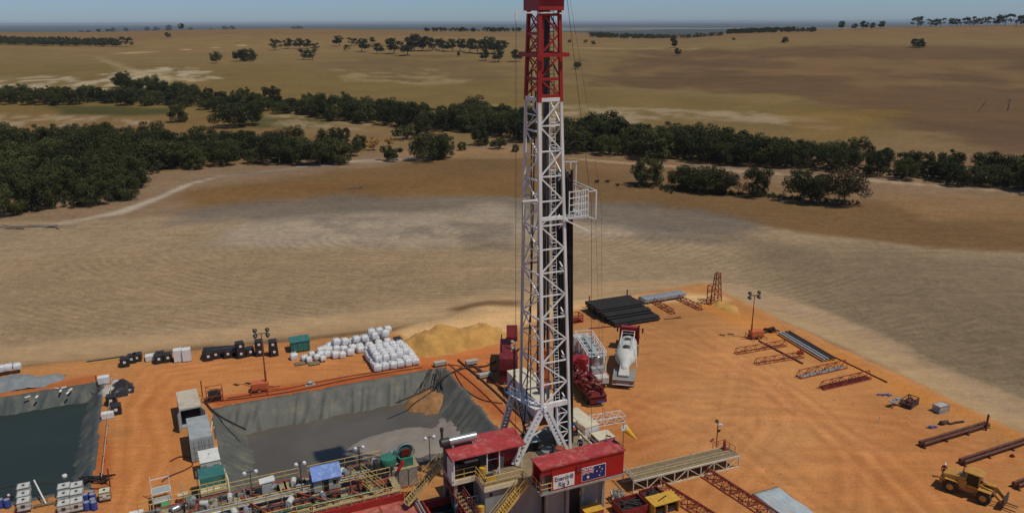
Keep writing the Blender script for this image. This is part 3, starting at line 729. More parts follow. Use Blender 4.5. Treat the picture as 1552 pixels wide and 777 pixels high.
# single trees and clumps, each by the foot of its trunk
def one(px, py, hpx, key, label, group=None, wide=1.0, name='gum_tree'):
    global ntree
    p = gnd(px, py); s_ = p.length if False else math.sqrt(p.x ** 2 + p.y ** 2 + (CAM_H - p.z) ** 2)
    if py < 96: hpx *= 1.22; wide *= 1.12
    h = hpx * s_ / F_PX; H0 = {'a': 9.5, 'b': 10.5, 'c': 8.4, 'd': 8.0, 'e': 10.0, 'dry': 9.0, 'gold': 6.0, 's': 3.0, 'f': 7.5, 'g': 8.0}[key]
    ntree += 1
    return tree(p, key, h / H0, label, group, name=name, sx=wide)
one(980, 281, 44, 'd', 'round dense dark tree, leftmost of the near clump', wide=1.1)
for px, py, h, k, w_ in ((1028, 284, 36, 'a', 1), (1052, 288, 42, 'c', 1), (1075, 292, 44, 'a', 1.1), (1100, 294, 38, 'dry', 1)):
    one(px, py, h, k, 'spreading gum tree in the middle of the near clump', 'middle trees of the near clump', w_)
one(1146, 298, 56, 'b', 'tall narrow dark gum tree standing between two wider clumps right of the mast', wide=.85)
one(1216, 306, 53, 'e', 'open crowned gum tree with bare trunks showing, left one of the near pair', wide=1.1)
one(1278, 310, 55, 'dry', 'wide brownish gum tree, right one of the near pair with visible trunks', wide=1.05)
one(1240, 309, 48, 'e', 'slender gum tree squeezed inside the near pair with visible trunks')
one(270, 185, 26, 'd', 'small solitary dark tree standing before the hillside belt on the left paddock', wide=1.0)
one(350, 193, 38, 'c', 'large spreading dark tree group leader on the left paddock edge', wide=1.1)
one(382, 190, 34, 'e', 'gum tree with bare trunk beside the large spreading tree')
one(652, 243, 46, 'c', 'big round dark tree at the near edge of the field, left of the mast', wide=1.0)
one(672, 240, 38, 'd', 'smaller dark tree pressed against the right side of the big round tree')
one(597, 243, 24, 's', 'low round grey green bush tree left of the big round tree', wide=.9)
one(505, 247, 44, 'a', 'medium dark tree at the sandy track with pale ground behind its trunk')
one(500, 226, 36, 'a', 'upright dark tree behind the one at the sandy track')
one(566, 228, 22, 'gold', 'golden orange flowering tree, left of two, among the dark creek trees', name='flowering_tree')
one(590, 222, 16, 'gold', 'golden orange flowering tree, right of two, among the dark creek trees', name='flowering_tree')
one(545, 226, 22, 'd', 'dark small tree left of the golden flowering trees')
for px, py, h in ((520, 215, 22), (615, 212, 24), (640, 205, 28), (700, 228, 14), (728, 220, 26), (758, 226, 18), (782, 230, 12)):
    one(px, py, h, rnd.choice('ds'), 'low dark tree in front of the creek belt, left of the mast', 'low trees in front of the creek belt')
# pasture trees on the hill
one(328, 96, 18, 'e', 'lone slender tree on the pale hillside above the left belt')
one(364, 93, 15, 'a', 'rounded tree, left of a touching pair on the hillside'); one(378, 93, 15, 'd', 'rounded tree, right of a touching pair on the hillside')
one(876, 105, 13, 'e', 'lone tree on the brown slope just right of the mast')
one(1391, 72, 10, 'd', 'lone round tree high on the right hillside', wide=1.3)
one(450, 41, 9, 'c', 'lone broad tree breaking the skyline left of the mast', wide=1.1)
one(1190, 65, 7, 'd', 'small lone tree on the upper right pasture'); one(254, 58, 7, 'f', 'small lone bush tree high on the left pasture')
one(410, 43, 5, 'f', 'tiny tree on the skyline left of the broad one'); one(537, 43, 5, 'f', 'tiny dark tree on the middle skyline')
one(1111, 62, 4, 'f', 'tiny bush on the upper pasture between the treed ridge and the slope')
for px, py, h in ((417, 76, 14), (437, 74, 13), (455, 74, 13), (466, 74, 12), (478, 77, 10)):
    one(px, py, h, rnd.choice('fg'), 'pasture tree in the curved row on the left hill', 'trees of the curved row')
for px, py, h in ((460, 91, 14), (474, 91, 14)):
    one(px, py, h, 'g', 'one of two merged dark trees just below the curved row', 'merged pair below the curved row')
for px, py, h in ((515, 70, 13), (526, 77, 8), (533, 70, 11), (548, 79, 17), (571, 82, 14), (563, 66, 8), (597, 82, 20), (592, 70, 10)):
    one(px, py, h, rnd.choice('fg'), 'scattered pasture tree in the middle of the far hillside, left of the dense grove', 'scattered hillside trees')
for px, py, h in ((618, 84, 22), (628, 78, 22), (640, 78, 20), (650, 78, 18), (660, 76, 16), (672, 78, 14), (686, 78, 16), (697, 78, 16), (712, 80, 18), (724, 82, 20), (738, 82, 22), (750, 82, 18), (736, 92, 13), (756, 94, 16), (782, 94, 16), (764, 78, 14), (696, 86, 6)):
    one(px, py, h, rnd.choice('fg'), 'dark pasture tree of the long grove left of the red mast section', 'trees of the hillside grove')
for px, py, h in ((1022, 66, 10), (1024, 73, 10), (1027, 85, 10)):
    one(px, py, h, 'f', 'one of three small trees in a vertical line on the slope right of the mast', 'three trees in a line')
for px, py, h in ((864, 66, 5), (888, 66, 5), (898, 69, 6)):
    one(px, py, h, 'f', 'small bush tree just right of the mast below the ridge', 'bush trees below the ridge')
for px, py, h in ((170, 46, 7), (190, 46, 7), (222, 46, 8), (238, 46, 8), (258, 46, 10), (275, 46, 8), (290, 45, 7), (320, 43, 6), (342, 43, 9), (352, 43, 9)):
    one(px, py, h, 'f', 'small skyline tree on the ridge above the left pasture', 'skyline trees on the left ridge')
for px, py, h in ((1277, 45, 10), (1296, 45, 7), (1308, 45, 10), (1321, 45, 8), (1338, 44, 9)):
    one(px, py, h, 'f', 'small skyline tree in the open part of the right ridge', 'skyline trees on the right ridge')
for px, py, h in ((1391, 42, 13), (1410, 41, 9), (1425, 41, 10), (1440, 40, 9), (1455, 40, 9), (1470, 40, 11), (1482, 40, 9), (1496, 39, 10), (1510, 39, 10), (1523, 39, 13), (1540, 40, 13), (1552, 40, 12)):
    one(px, py, h, rnd.choice('fg'), 'dark skyline tree in the windbreak at the top right', 'windbreak trees at the top right')
for px, py, h in ((190, 71, 12), (180, 69, 8)):
    one(px, py, h, 'g', 'tree at the right end of the far plantation strip', 'end trees of the plantation strip')
for px, py, h in ((66, 204, 4), (92, 200, 4), (114, 197, 4), (148, 199, 4), (174, 204, 4), (20, 204, 6)):
    one(px, py, h * 1.0, 's', 'tiny dark shrub dotted on the left paddock', 'shrubs of the left paddock', name='shrub')
for px, py in ((905, 277), (920, 277), (935, 282), (955, 284), (1009, 291), (1016, 293)):
    one(px, py, 5, 's', 'low dark shrub on the brown slope beside the racking board', 'shrubs on the brown slope', name='shrub')
# dead trees
def dead(px, py, hpx, label, lean=.3):
    p = gnd(px, py); h = hpx * p.length / F_PX; rg = random.Random(px)
    r_ = thing('dead_tree', label, 'dead tree', p); M = MB(); r0 = h * .05
    top = Vector((lean * h, 0, h * .8)); M.tube((0, 0, -.3), top, r0, r0 * .4, 6)
    for i in range(7):
        a_ = Vector((0, 0, 0)).lerp(top, rg.uniform(.4, 1)); M.tube(a_, a_ + Vector((rg.uniform(-.45, .45) * h, rg.uniform(-.3, .3) * h, rg.uniform(.1, .35) * h)), r0 * .4, r0 * .12, 4)
    M.build('trunk', 'bark', r_)
dead(1482, 170, 16, 'bare leaning dead tree on the right slope', .5); dead(1527, 168, 18, 'bare upright dead tree at the right end of the slope', .05)
dead(1303, 236, 14, 'thin dead tree standing by the white patch behind the creek belt', .1); dead(1182, 305, 22, 'bare leaning dead trunk between the tall dark tree and the near pair', .25)
lg = gnd(542, 286); M = MB(); M.tube((-3, 0, .3), (1.5, .4, .5), .2, .14); M.tube((0, 0, .4), (2.6, .8, 1.6), .16, .06); M.tube((-1, 0, .4), (-3.4, .9, 1.1), .1, .05); M.tube((.5, 0, .4), (1.6, -1.2, .9), .1, .05)
l_ = M.build('fallen_tree', 'bark'); l_.location = lg; tag(l_, 'dark fallen dead tree lying in the brown middle of the field', 'fallen tree')
M = MB(); p = gnd(50, 345)
for i in range(9): M.tube((rnd.uniform(-12, 12), rnd.uniform(-2, 2), .2), (rnd.uniform(-12, 12), rnd.uniform(-2, 2), .5), .2, .1, 5)
o = M.build('fallen_timber', 'bark'); o.location = p; tag(o, 'heap of dark fallen timber along the edge of the left wood', 'timber')
# far woods that read as one mass
def mass(pxpoly, gap, label, seed, sc=1.0, name='woodland', limit=900):
    rg = np.random.default_rng(seed); pl = wp(pxpoly); xs = [p[0] for p in pl]; ys = [p[1] for p in pl]; out_ = []; got = 0; tries = 0
    V_, _ = crown_geo(seed + 50, 5.0 * sc, 7.5 * sc, .2, 9, 26, .8 * sc)
    while got < limit and tries < 20000:
        tries += 1; x = rg.uniform(min(xs), max(xs)); y = rg.uniform(min(ys), max(ys))
        if not inpoly(x, y, pl): continue
        if rg.uniform() > 1.0: continue
        got += 1
        if got > abs((max(xs) - min(xs)) * (max(ys) - min(ys))) / (gap * gap): break
        th = rg.uniform(0, 6.28); k = rg.uniform(.7, 1.25); W_ = V_ * k
        W_ = np.stack([W_[:, 0] * math.cos(th) - W_[:, 1] * math.sin(th) + x, W_[:, 0] * math.sin(th) + W_[:, 1] * math.cos(th) + y, W_[:, 2] + tz(x, y)], -1); out_.append(W_)
    me = crown_mesh(name, np.concatenate(out_), 'leaf_far'); o = bpy.data.objects.new(name, me); col.objects.link(o)
    tag(o, label, 'woodland', kind='stuff')
mass([(-30, 68), (100, 71), (184, 71), (176, 65), (100, 64), (-30, 62)], 9, 'long dark plantation strip across the far left hillside', 1)
mass([(0, 49), (165, 48.5), (165, 47.2), (0, 47.4)], 14, 'dark wood on the skyline at the far left', 2, 1.1)
mass([(640, 48.5), (795, 49), (795, 47.8), (640, 47.2)], 13, 'dark wood on the skyline left of the mast', 3, .9)
mass([(890, 57), (960, 59), (1000, 59), (1095, 54.5), (1090, 53.5), (1000, 57.2), (930, 55), (890, 52)], 14, 'low dark wood filling the dip of the ridge right of the mast', 4, .9)
mass([(1103, 52), (1234, 49), (1234, 47.6), (1103, 50.6)], 12, 'dark wood on the skyline right of the dip', 5, 1.0)
print('TREES', ntree, nn)

mass([(-60, 330), (60, 324), (140, 312), (208, 300), (212, 280), (240, 262), (300, 248), (460, 236), (470, 224), (300, 224), (180, 218), (60, 228), (-60, 232)], 5.2, 'low dark undergrowth between the trees of the left wood', 6, .42, 'undergrowth', 700)
mass([(100, 156), (300, 162), (480, 176), (640, 194), (800, 212), (800, 190), (640, 172), (480, 160), (330, 150), (200, 136)], 8, 'low dark undergrowth between the trees of the creek belt left of the mast', 7, .45, 'undergrowth', 900)
mass([(850, 230), (960, 238), (1130, 252), (1290, 264), (1400, 276), (1580, 292), (1580, 284), (1400, 264), (1130, 240), (950, 222), (850, 216)], 5.5, 'low dark undergrowth between the trees of the creek belt right of the mast', 8, .32, 'undergrowth', 260)
mass([(955, 284), (1060, 293), (1160, 300), (1300, 312), (1305, 309), (1160, 296), (1060, 289), (955, 280)], 3.2, 'low dark scrub along the foot of the near clump of trees', 9, .16, 'undergrowth', 160)
# ------------------------------------------------------------ the rig
class RB(MB):
    """collector in site coordinates (u, v, z); built relative to its thing's base"""
    def build(s, name, m, parent=None, smooth=False, bevel=0.0, off=None):
        o_ = off if off is not None else tuple(parent.get('off', (0, 0, 0))) if parent else (0, 0, 0)
        s.v = [(x - o_[0], y - o_[1], z - o_[2]) for x, y, z in s.v]
        return MB.build(s, name, m, parent, smooth, bevel)
OFFS = {}
def rthing(name, label, cat, u, v, z, group=None):
    t_ = thing(name, label, cat, pad(u, v, z), A, group); OFFS[t_.name] = (u, v, z); return t_
def rb(M, name, m, root, sub=None, smooth=False, bevel=0.0):
    """part of a thing given in site coordinates; sub = the part it belongs to"""
    o_ = OFFS[root.name]; M.v = [(x - o_[0], y - o_[1], z - o_[2]) for x, y, z in M.v]
    return M.build(name, m, sub or root, smooth, bevel)
def rail(M, pts, h=1.05, gap=1.6, r=.035, mid=True, kick=False):
    pts = [Vector(p) for p in pts]
    for p, q in zip(pts[:-1], pts[1:]):
        L = (q - p).length; k = max(1, round(L / gap)); up = Vector((0, 0, h))
        M.tube(p + up, q + up, r, n=5)
        if mid: M.tube(p + up * .52, q + up * .52, r * .85, n=5)
        if kick: M.bar(p + up * .08, q + up * .08, .02, .14)
        for i in range(k + 1):
            a_ = p.lerp(q, i / k); M.tube(a_, a_ + up, r, n=5)
    return M
def stairs(name, label, p, q, wd, m_str='rail_yellow', m_tr='grating', perp=None, h=1.0):
    """flight from the foot p to the head q"""
    p, q = Vector(p), Vector(q); t_ = rthing(name, label, 'stairs', p.x, p.y, p.z)
    d = (q - p); side = Vector((-d.y, d.x, 0)).normalized() * wd / 2
    for s_ in (-1, 1):
        rb(MB().bar(p + side * s_, q + side * s_, .06, .26), 'stringer', m_str, t_)
    M = MB(); k = max(3, int(abs(d.z) / .22) + 1) if abs(d.z) > .5 else 2
    dh = Vector((d.x, d.y, 0)).normalized() * .14
    for i in range(k + 1):
        c_ = p.lerp(q, i / k); M.slab([c_ - side * .97 - dh, c_ + side * .97 - dh, c_ + side * .97 + dh, c_ - side * .97 + dh], .04)
    rb(M, 'treads', m_tr, t_)
    for s_ in (-1, 1):
        rb(rail(MB(), [p + side * s_ * 1.04, q + side * s_ * 1.04], h, 1.3, .035), 'handrail', m_str, t_)
    return t_
FZ = 5.4
def lerpk(keys, z):
    for (z0, u0, v0), (z1, u1, v1) in zip(keys[:-1], keys[1:]):
        if z <= z1: break
    t_ = (z - z0) / (z1 - z0); return Vector((u0 + (u1 - u0) * t_, v0 + (v1 - v0) * t_, z))
KFR = [(5.5, -.15, 0), (11, -.63, 0), (41.3, -1.77, 0), (52, -2.15, 0)]
KFL = [(5.5, -3.3, 0), (11, -3.42, 0), (41.3, -3.96, 0), (52, -3.95, 0)]
KBL = [(5.5, -3.9, 4.4), (11, -3.9, 4.2), (41.3, -3.89, 3.0), (52, -3.74, 2.5)]
KBR = [(5.5, -.6, 4.3), (11, -.75, 4.2), (41.3, -1.64, 3.0), (52, -1.9, 2.5)]
FR, FL, BL, BR = (lambda z, k=k: lerpk(k, z) for k in (KFR, KFL, KBL, KBR))
mast = rthing('drilling_mast', 'tall lattice drilling mast, white below and red on top, rising from the rig floor', 'mast', -2, 2, FZ)
lo = rb(MB().bar(FL(11), FR(11), .34, .5), 'lower_section', 'white_steel', mast)
for a_, b_ in ((FL(41.3), FR(41.3)), (FL(41.3), BL(41.3)), (FR(41.3), BR(41.3)), (FL(30.3), FR(30.3))): rb(MB().bar(a_, b_, .25, .34), 'girder', 'white_steel', mast, lo)
for f_, z0, wd in ((FR, 5.4, .25), (FL, 10.6, .31), (BL, 10.6, .24), (BR, 5.4, .26)):
    rb(MB().bar(f_(z0), f_(41.2), wd), 'mast_leg', 'white_steel', mast, lo)
zs = [11 + i * (41.3 - 11) / 13 for i in range(14)]
M = MB()
for i in range(13):
    if i: M.bar(FL(zs[i]), FR(zs[i]), .1, .13)
    a_, b_ = (FL(zs[i]), FR(zs[i + 1])) if i % 2 == 0 else (FR(zs[i]), FL(zs[i + 1]))
    M.bar(a_ + Vector((0, -.05, 0)), b_ + Vector((0, -.05, 0)), .11, .13)
rb(M, 'front_bracing', 'white_steel', mast, lo)
M = MB(); zl = [11 + i * 29.7 / 6.5 for i in range(7)] + [41.3]
for i in range(7):
    m_ = (zl[i] + zl[i + 1]) / 2
    M.bar(BL(zl[i]), FL(zl[i]), .13, .16); mid = BL(m_).lerp(FL(m_), .5)
    M.bar(BL(m_), FL(m_), .09, .1)
    M.bar(BL(zl[i]), FL(m_), .13); M.bar(FL(m_), BL(zl[i + 1]), .13)
    M.bar(BL(zl[i]) + Vector((.25, .1, 0)), FL(zl[i + 1]) + Vector((.2, 0, 0)), .05)
rb(M, 'left_bracing', 'white_steel', mast, lo)
M = MB()
for i in range(13):
    M.bar(FR(zs[i]), BR(zs[i]), .1)
    a_, b_ = (FR(zs[i]), BR(zs[i + 1])) if i % 2 == 0 else (BR(zs[i]), FR(zs[i + 1])); M.bar(a_, b_, .11)
rb(M, 'right_bracing', 'white_steel', mast, lo)
M = MB()
for i in range(0, 13, 3):
    M.bar(BL(zs[i]), BR(zs[i]), .12, .15); 
    if i < 12: M.bar(BL(zs[i]), BR(zs[min(i + 3, 13)]), .09)
rb(M, 'rear_bracing', 'white_steel', mast, lo)
def ladder(M, p, q, wd=.46, r=.035, gap=.33, ax=(1, 0, 0)):
    p, q = Vector(p), Vector(q); s_ = Vector(ax) * wd / 2
    M.tube(p - s_, q - s_, r, n=5); M.tube(p + s_, q + s_, r, n=5); k = int((q - p).length / gap)
    for i in range(k): c_ = p.lerp(q, (i + .5) / k); M.tube(c_ - s_, c_ + s_, r * .7, n=4)
    return M
def fp(z, t_, dv=.25): c_ = FL(z).lerp(FR(z), t_); c_.y += dv; return c_
M = MB(); ladder(M, fp(6, .62), fp(24, .62)); ladder(M, fp(24, .62), fp(41, .66))
rb(M, 'ladder', 'white_steel', mast, lo)
# foot: lattice stub under the front right leg and the heavy node beams
M = MB(); f2 = Vector((-1.5, 0, 5.5)); f3 = Vector((-1.75, 0, 10.9)); M.bar(f2, f3, .16)
for i in range(5):
    z0 = 5.5 + i * 1.08; z1 = z0 + 1.08
    M.bar(f2.lerp(f3, i / 5), FR(z0), .08); M.bar(f2.lerp(f3, i / 5) if i % 2 else f2.lerp(f3, (i + 1) / 5), FR(z1 if i % 2 else z0), .09)
rb(M, 'foot_lattice', 'white_steel', mast, lo)
N1 = Vector((-3.2, .05, 10.7)); N2 = Vector((-4.4, 4.4, 10.7))
M = MB().bar(N1 + Vector((.1, -.3, 0)), N2, .45, .55).bar(N1 + Vector((-.5, 0, .1)), N2 + Vector((-.5, 0, .1)), .12).slab([N1 + Vector((-1.1, -.2, .25)), N1 + Vector((-.2, -.2, .25)), N2 + Vector((-.2, .4, .25)), N2 + Vector((-1.1, .4, .25))], .08)
rail(M, [N1 + Vector((-1.1, -.2, .25)), N2 + Vector((-1.1, .4, .25))], 1.0, 1.0)
rb(M, 'node_walkway', 'white_steel', mast, lo)
def strut(p, q, wd=.5, name='support_leg'):
    p, q = Vector(p), Vector(q); s_ = Vector((0, 1, 0)).cross((q - p).normalized()).normalized() * wd / 2; M = MB()
    M.bar(p - s_, q - s_ * 1.1, .16, .3); M.bar(p + s_, q + s_ * 1.1, .16, .3); k = int((q - p).length / .45)
    for i in range(k): c_ = p.lerp(q, (i + .5) / k); M.bar(c_ - s_, c_ + s_, .06, .2)
    rb(M, name, 'white_steel', mast, lo)
strut(N1 + Vector((-.25, -.1, -.1)), (-6.7, -.55, 5.5)); strut(N1 + Vector((.15, -.15, -.1)), (-.8, -.15, 5.5)); strut(N2 + Vector((-.3, 0, -.1)), (-5.8, 6.2, 3.2)); strut(N2 + Vector((.2, 0, 0)), (-2.7, 4.5, 5.4), .6)
rb(MB().bar((-5.2, 0, 7.6), (-1.9, .6, 8.6), .12), 'cross_tie', 'white_steel', mast, lo)
# upper telescoping section
hi_ = rb(MB().bar(FL(41.6), FR(41.6), .2, .3), 'upper_section', 'red_steel', mast)
for a_, b_ in ((FL(43.1), FR(43.1)), (FL(48.6), FR(48.6)), (FL(43.1), BL(43.1)), (FL(47), BL(47))): rb(MB().bar(a_, b_, .2, .25), 'girder', 'red_steel', mast, hi_)
for f_, wd in ((FR, .3), (FL, .36), (BL, .3), (BR, .26)): rb(MB().bar(f_(41.1), f_(49), wd), 'mast_leg', 'red_steel', mast, hi_)
M = MB().bar(FL(41.1) + Vector((.42, .3, 0)), FL(49) + Vector((.42, .3, 0)), .2)
zu = [41.5, 43.1, 45.2, 47, 48.9]
for i in range(4):
    a_, b_ = (FL(zu[i]), FR(zu[i + 1])) if i in (1, 2) else (FR(zu[i]), FL(zu[i + 1])); M.bar(a_, b_, .14)
    a_, b_ = (FL(zu[i]), BL(zu[i + 1])) if i % 2 else (BL(zu[i]), FL(zu[i + 1])); M.bar(a_, b_, .1); M.bar(*( (BL(zu[i]), FL(zu[i + 1])) if i % 2 else (FL(zu[i]), BL(zu[i + 1]))), .08)
    M.bar(BR(zu[i]), BL(zu[i + 1]), .1); M.bar(BL(zu[i]), BR(zu[i + 1]), .1); M.bar(FR(zu[i]), BR(zu[i + 1]), .1)
rb(M, 'lattice_bracing', 'red_steel', mast, hi_)
M = MB()
z_ = 45.2; c0_, c1_, c2_, c3_ = FL(z_), FR(z_), BR(z_), BL(z_); e = .55
q_ = [Vector((c0_.x - e, -e, z_)), Vector((c1_.x + e, -e, z_)), Vector((c2_.x + e, c2_.y + e, z_)), Vector((c3_.x - e, c3_.y + e, z_))]
for i in range(4): M.bar(q_[i], q_[(i + 1) % 4], .2, .34)
rb(M, 'belt_frame', 'red_steel', mast, hi_)
M = MB(); ladder(M, fp(41, .7, .5), fp(49, .7, .5)); rb(M, 'ladder', 'dark_steel', mast, hi_)
cr = rb(MB().bx(-4.2, -1.75, -.35, 2.9, 48.95, 49.9), 'crown_block', 'red_steel', mast, bevel=.03)
rb(MB().bx(-4.35, -1.1, -.6, 3.1, 49.9, 50.05).bx(-4.0, -2.6, 0, 2.2, 50.05, 52.2), 'crown_platform', 'red_steel', mast, cr)
rb(rail(MB(), [(-4.3, -.55, 50.05), (-1.15, -.55, 50.05), (-1.15, 3.05, 50.05)], 1.1, 1.1), 'handrail', 'white_steel', mast, cr)
rb(MB().rev((-3.6, .6, 50.9), (-3.2, .6, 50.9), [(0, .7), (.3, .5), (.7, .5), (1, .7)]).rev((-3.0, .6, 50.9), (-2.6, .6, 50.9), [(0, .7), (.3, .5), (.7, .5), (1, .7)]), 'sheave', 'dark_steel', mast, cr, True)
M = MB().bar((-6.2, 0, 48.75), (-2.8, -.3, 48.75), .12).bar((-2.2, -.3, 48.7), (-1.6, -.3, 48.7), .12).bar((-6.2, 0, 48.8), (-6.2, 0, 48.1), .12)
rb(M, 'outrigger_arm', 'white_steel', mast, hi_)
rb(MB().bar((-5.6, 0, 32.2), (-4.0, 0, 32.2), .14), 'outrigger_arm', 'white_steel', mast, lo)
rb(MB().bar((-3.0, 2.0, 12), (-3.0, 1.8, 49), .16).bar((-2.35, 2.0, 9), (-2.45, 1.8, 49), .34, .2).bar((-1.9, 2.0, 12), (-2.2, 1.8, 49), .12), 'guide_rail', 'dark_steel', mast)
M = MB()
for du in (-.22, -.08, .08, .22): M.tube((-2.75 + du, 1.2, 18), (-2.9 + du, 1.0, 49), .03, n=4)
rb(M, 'drilling_line', 'dark_steel', mast)
M = MB()
M.path([(-6.2, 0, 48.4), (-6.3, -.1, 30), (-6.4, -.1, 8)], .022, 4); M.path([(-5.6, 0, 32.2), (-5.7, 0, 20), (-5.6, 0, 9)], .025, 4)
M.path([(-1.2, -.3, 50), (1.2, -.6, 38), (2.4, -.6, 31), (2.2, -2.5, 8.4)], .012, 4); M.path([(1.8, -.6, 30), (2.6, -1, 14), (3.6, -1.6, 5)], .014, 4)
M.path([(-1.0, .6, 50), (2.0, .6, 31), (3.2, 1.5, 6)], .022, 4)
rb(M, 'guy_line', 'dark_steel', mast)
M = MB(); M.path([(-4.7, 4.0, 16), (-4.9, 3.6, 12), (-4.5, 2.5, 8.5), (-3.8, 1.2, 5.6)], .09, 7); M.path([(-3.7, 1.3, 42), (-3.6, 2.2, 24), (-3.9, 2.6, 12), (-4.9, 1.6, 5.6)], .075, 6); M.path([(-4.6, 3.9, 13), (-5.9, 4.2, 11), (-5.6, 3.6, 9.2)], .06, 6)
M.path([(-3.4, 2.8, 44), (-3.4, 2.8, 10)], .06, 6)
rb(M, 'service_hose', 'hose', mast, smooth=True)
for z0 in (12.6, 14.4):
    pass
tb = rthing('travelling_block', 'yellow orange travelling block hanging low inside the white mast', 'hoist block', -2.75, 1.2, 12.2)
rb(MB().box((-2.75, 1.2, 13.6), (1.0, .6, 2.2), taper=.8).bx(-3.1, -2.4, .95, 1.45, 14.9, 16.6), 'block_body', 'orange', tb, bevel=.05)
rb(MB().tube((-2.75, 1.2, 12.4), (-2.75, 1.2, 10.6), .18).rev((-2.75, 1.2, 9.4), (-2.75, 1.2, 10.7), [(0, .2), (.2, .45), (.8, .45), (1, .2)]), 'hook', 'dark_steel', tb)
rb(MB().bx(-3.3, -2.2, .8, 1.7, 8.4, 9.4).bx(-3.1, -2.6, .7, 1.0, 9.4, 11.2), 'drive_motor', 'rust_red', tb, bevel=.04)
# racking board
mb_ = rthing('racking_board', 'white railed racking board cage sticking out right of the mast', 'platform', -.9, 0, 30)
rb(MB().slab([(-1.2, -.3, 30.2), (1.1, -.3, 30.2), (1.3, 3.2, 30.2), (-1.0, 3.2, 30.2)], .12).bar((-1.3, -.3, 30.1), (1.2, -.3, 28.8), .14), 'board_floor', 'white_steel', mb_)
M = MB()
for h in (.0, .6, 1.25, 1.9, 2.5): M.bar((-.9, -.3, 30.2 + h), (1.1, -.3, 30.2 + h + .1), .07); M.bar((1.1, -.3, 30.2 + h + .1), (1.3, 3.2, 30.2 + h), .07)
for u_ in (-.9, -.2, .1, .4, .8, 1.1): M.bar((u_, -.3, 30.2), (u_, -.3, 32.8), .085)
for v_ in (.8, 2.0, 3.2): M.bar((1.2, v_, 30.2), (1.2, v_, 32.7), .08)
rb(M, 'wind_guard', 'white_steel', mb_)
M = MB()
for i in range(7): M.bar((-.9 + i * .28, .6, 30.25), (-.9 + i * .28, 3.1, 30.25), .09, .12)
rb(M, 'finger', 'white_steel', mb_)
M = MB().bar((1.1, -.3, 32.6), (1.8, -.6, 32.7), .09).bar((1.8, -.6, 32.7), (1.8, -.6, 29.9), .1).bar((1.8, -.6, 29.9), (1.1, -.3, 30.2), .1).bar((.9, 3.0, 32.9), (.9, 3.0, 35.0), .09).bar((1.3, 2.6, 31.5), (1.3, 2.6, 34.9), .08).bar((.1, 3.0, 35.0), (1.4, 2.5, 35.0), .1).bar((.0, 3.1, 33.6), (1.8, -.6, 32.7), .08)
rb(M, 'outer_frame', 'white_steel', mb_)
# stands of drill pipe racked in the mast
k = 0
for i in range(7):
    for j in range(6):
        ub = -1.0 + i * .27 + j * .09; vb = 1.0 + j * .36; ut = -1.5 + i * .25 + j * .08
        o = thing('drill_pipe_stand', 'black stand of drill pipe racked upright inside and right of the mast', 'drill pipe', pad(ub, vb, FZ + .15), A, 'racked stands of drill pipe')
        h = 28.2 + rnd.uniform(-.5, .5)
        top = Vector((ut - ub, 0, h)); o2 = MB().tube((0, 0, 0), top, .115, n=7).build('pipe', 'black_pipe', o, True)
        MB().tube(top * .999, top * 1.0 + Vector((0, 0, .3)), .14, n=7).build('tool_joint', 'dark_steel', o, True)
        k += 1
# substructure
sub = rthing('rig_substructure', 'grey steel substructure carrying the rig floor under the mast', 'platform', -4, 0, 0)
rb(MB().bx(-13.3, -10.9, -.7, 3.2, FZ - .3, FZ).bx(-10.88, -4.6, -3.0, 5.0, FZ - .3, FZ + .002).bx(-4.58, 2.4, -4.1, 5.0, FZ - .3, FZ), 'floor_deck', 'deck_brown', sub)
rb(MB().bx(-13.4, -13.3, -.8, 3.2, FZ - .45, FZ + .05).bx(-13.3, -10.9, -.82, -.7, FZ - .45, FZ + .05).bx(-10.98, -10.88, -3.1, -.7, FZ - .45, FZ + .05).bx(-10.88, -4.6, -3.12, -3.0, FZ - .45, FZ + .05).bx(-4.7, 2.4, -4.3, -4.1, FZ - .5, FZ + .05).bx(2.4, 2.55, -4.3, 5, FZ - .5, FZ + .05), 'edge_beam', 'cream', sub)
rb(MB().bx(-10.6, -4.7, -2.75, -2.6, .1, FZ - .3), 'front_wall', 'grey_wall', sub)
M = MB().bx(-10.75, -10.6, -2.75, -.2, .1, FZ - .3)
rb(M, 'side_wall', 'grey_wall', sub)
rb(MB().bx(-10.3, -10.0, -2.80, -2.752, 4.15, 4.5), 'vent', 'black', sub)
M = MB()
for u_ in (-4.6, -2.3, -.6, 1.75): rb(MB().bx(u_ - .16, u_ + .16, -3.75, -3.45, 0, FZ - .3), 'column', 'grey_steel', sub)
M.bx(-4.6, 1.9, -3.7, -3.5, 4.55, 4.85).bar((-4.5, -3.6, 4.6), (-2.3, -3.6, 3.3), .12).bar((-2.2, -3.6, 5), (-4.4, -3.6, 3.3), .1)
for u_ in (-4.0, -1.5, .9, 2.0): M.bar((u_, -3.6, 4.3), (u_ + .5, -5.9, 5.35), .14)
for q_ in ((-13.1, -.6), (-13.1, 2.6), (2.0, 3.5), (2.0, -.5)): rb(MB().bx(q_[0], q_[0] + .3, q_[1], q_[1] + .3, 0, FZ - .3), 'column', 'grey_steel', sub)
for a_, b_ in (((2.15, 3.6, .3), (2.15, -.3, 5)), ((2.15, -.3, .3), (2.15, 3.6, 5)), ((-12.9, -.4, .3), (-12.9, 2.7, 5))): M.bar(a_, b_, .12)
rb(M, 'frame', 'grey_steel', sub)
rb(MB().bx(-4.4, -2.5, -3.42, -3.3, .1, 4.5).bx(-.45, 1.6, -3.42, -3.3, .1, 4.5), 'rear_wall', 'grey_wall', sub)
rb(MB().bx(-2.15, -.76, -3.40, -3.3, .1, 3.6), 'doorway', 'black', sub)
rb(MB().bx(-3.6, -2.4, -3.95, -3.8, 4.35, 4.5).bx(-.6, .9, -3.95, -3.8, 4.35, 4.5), 'strip_lamp', 'lamp_face', sub)
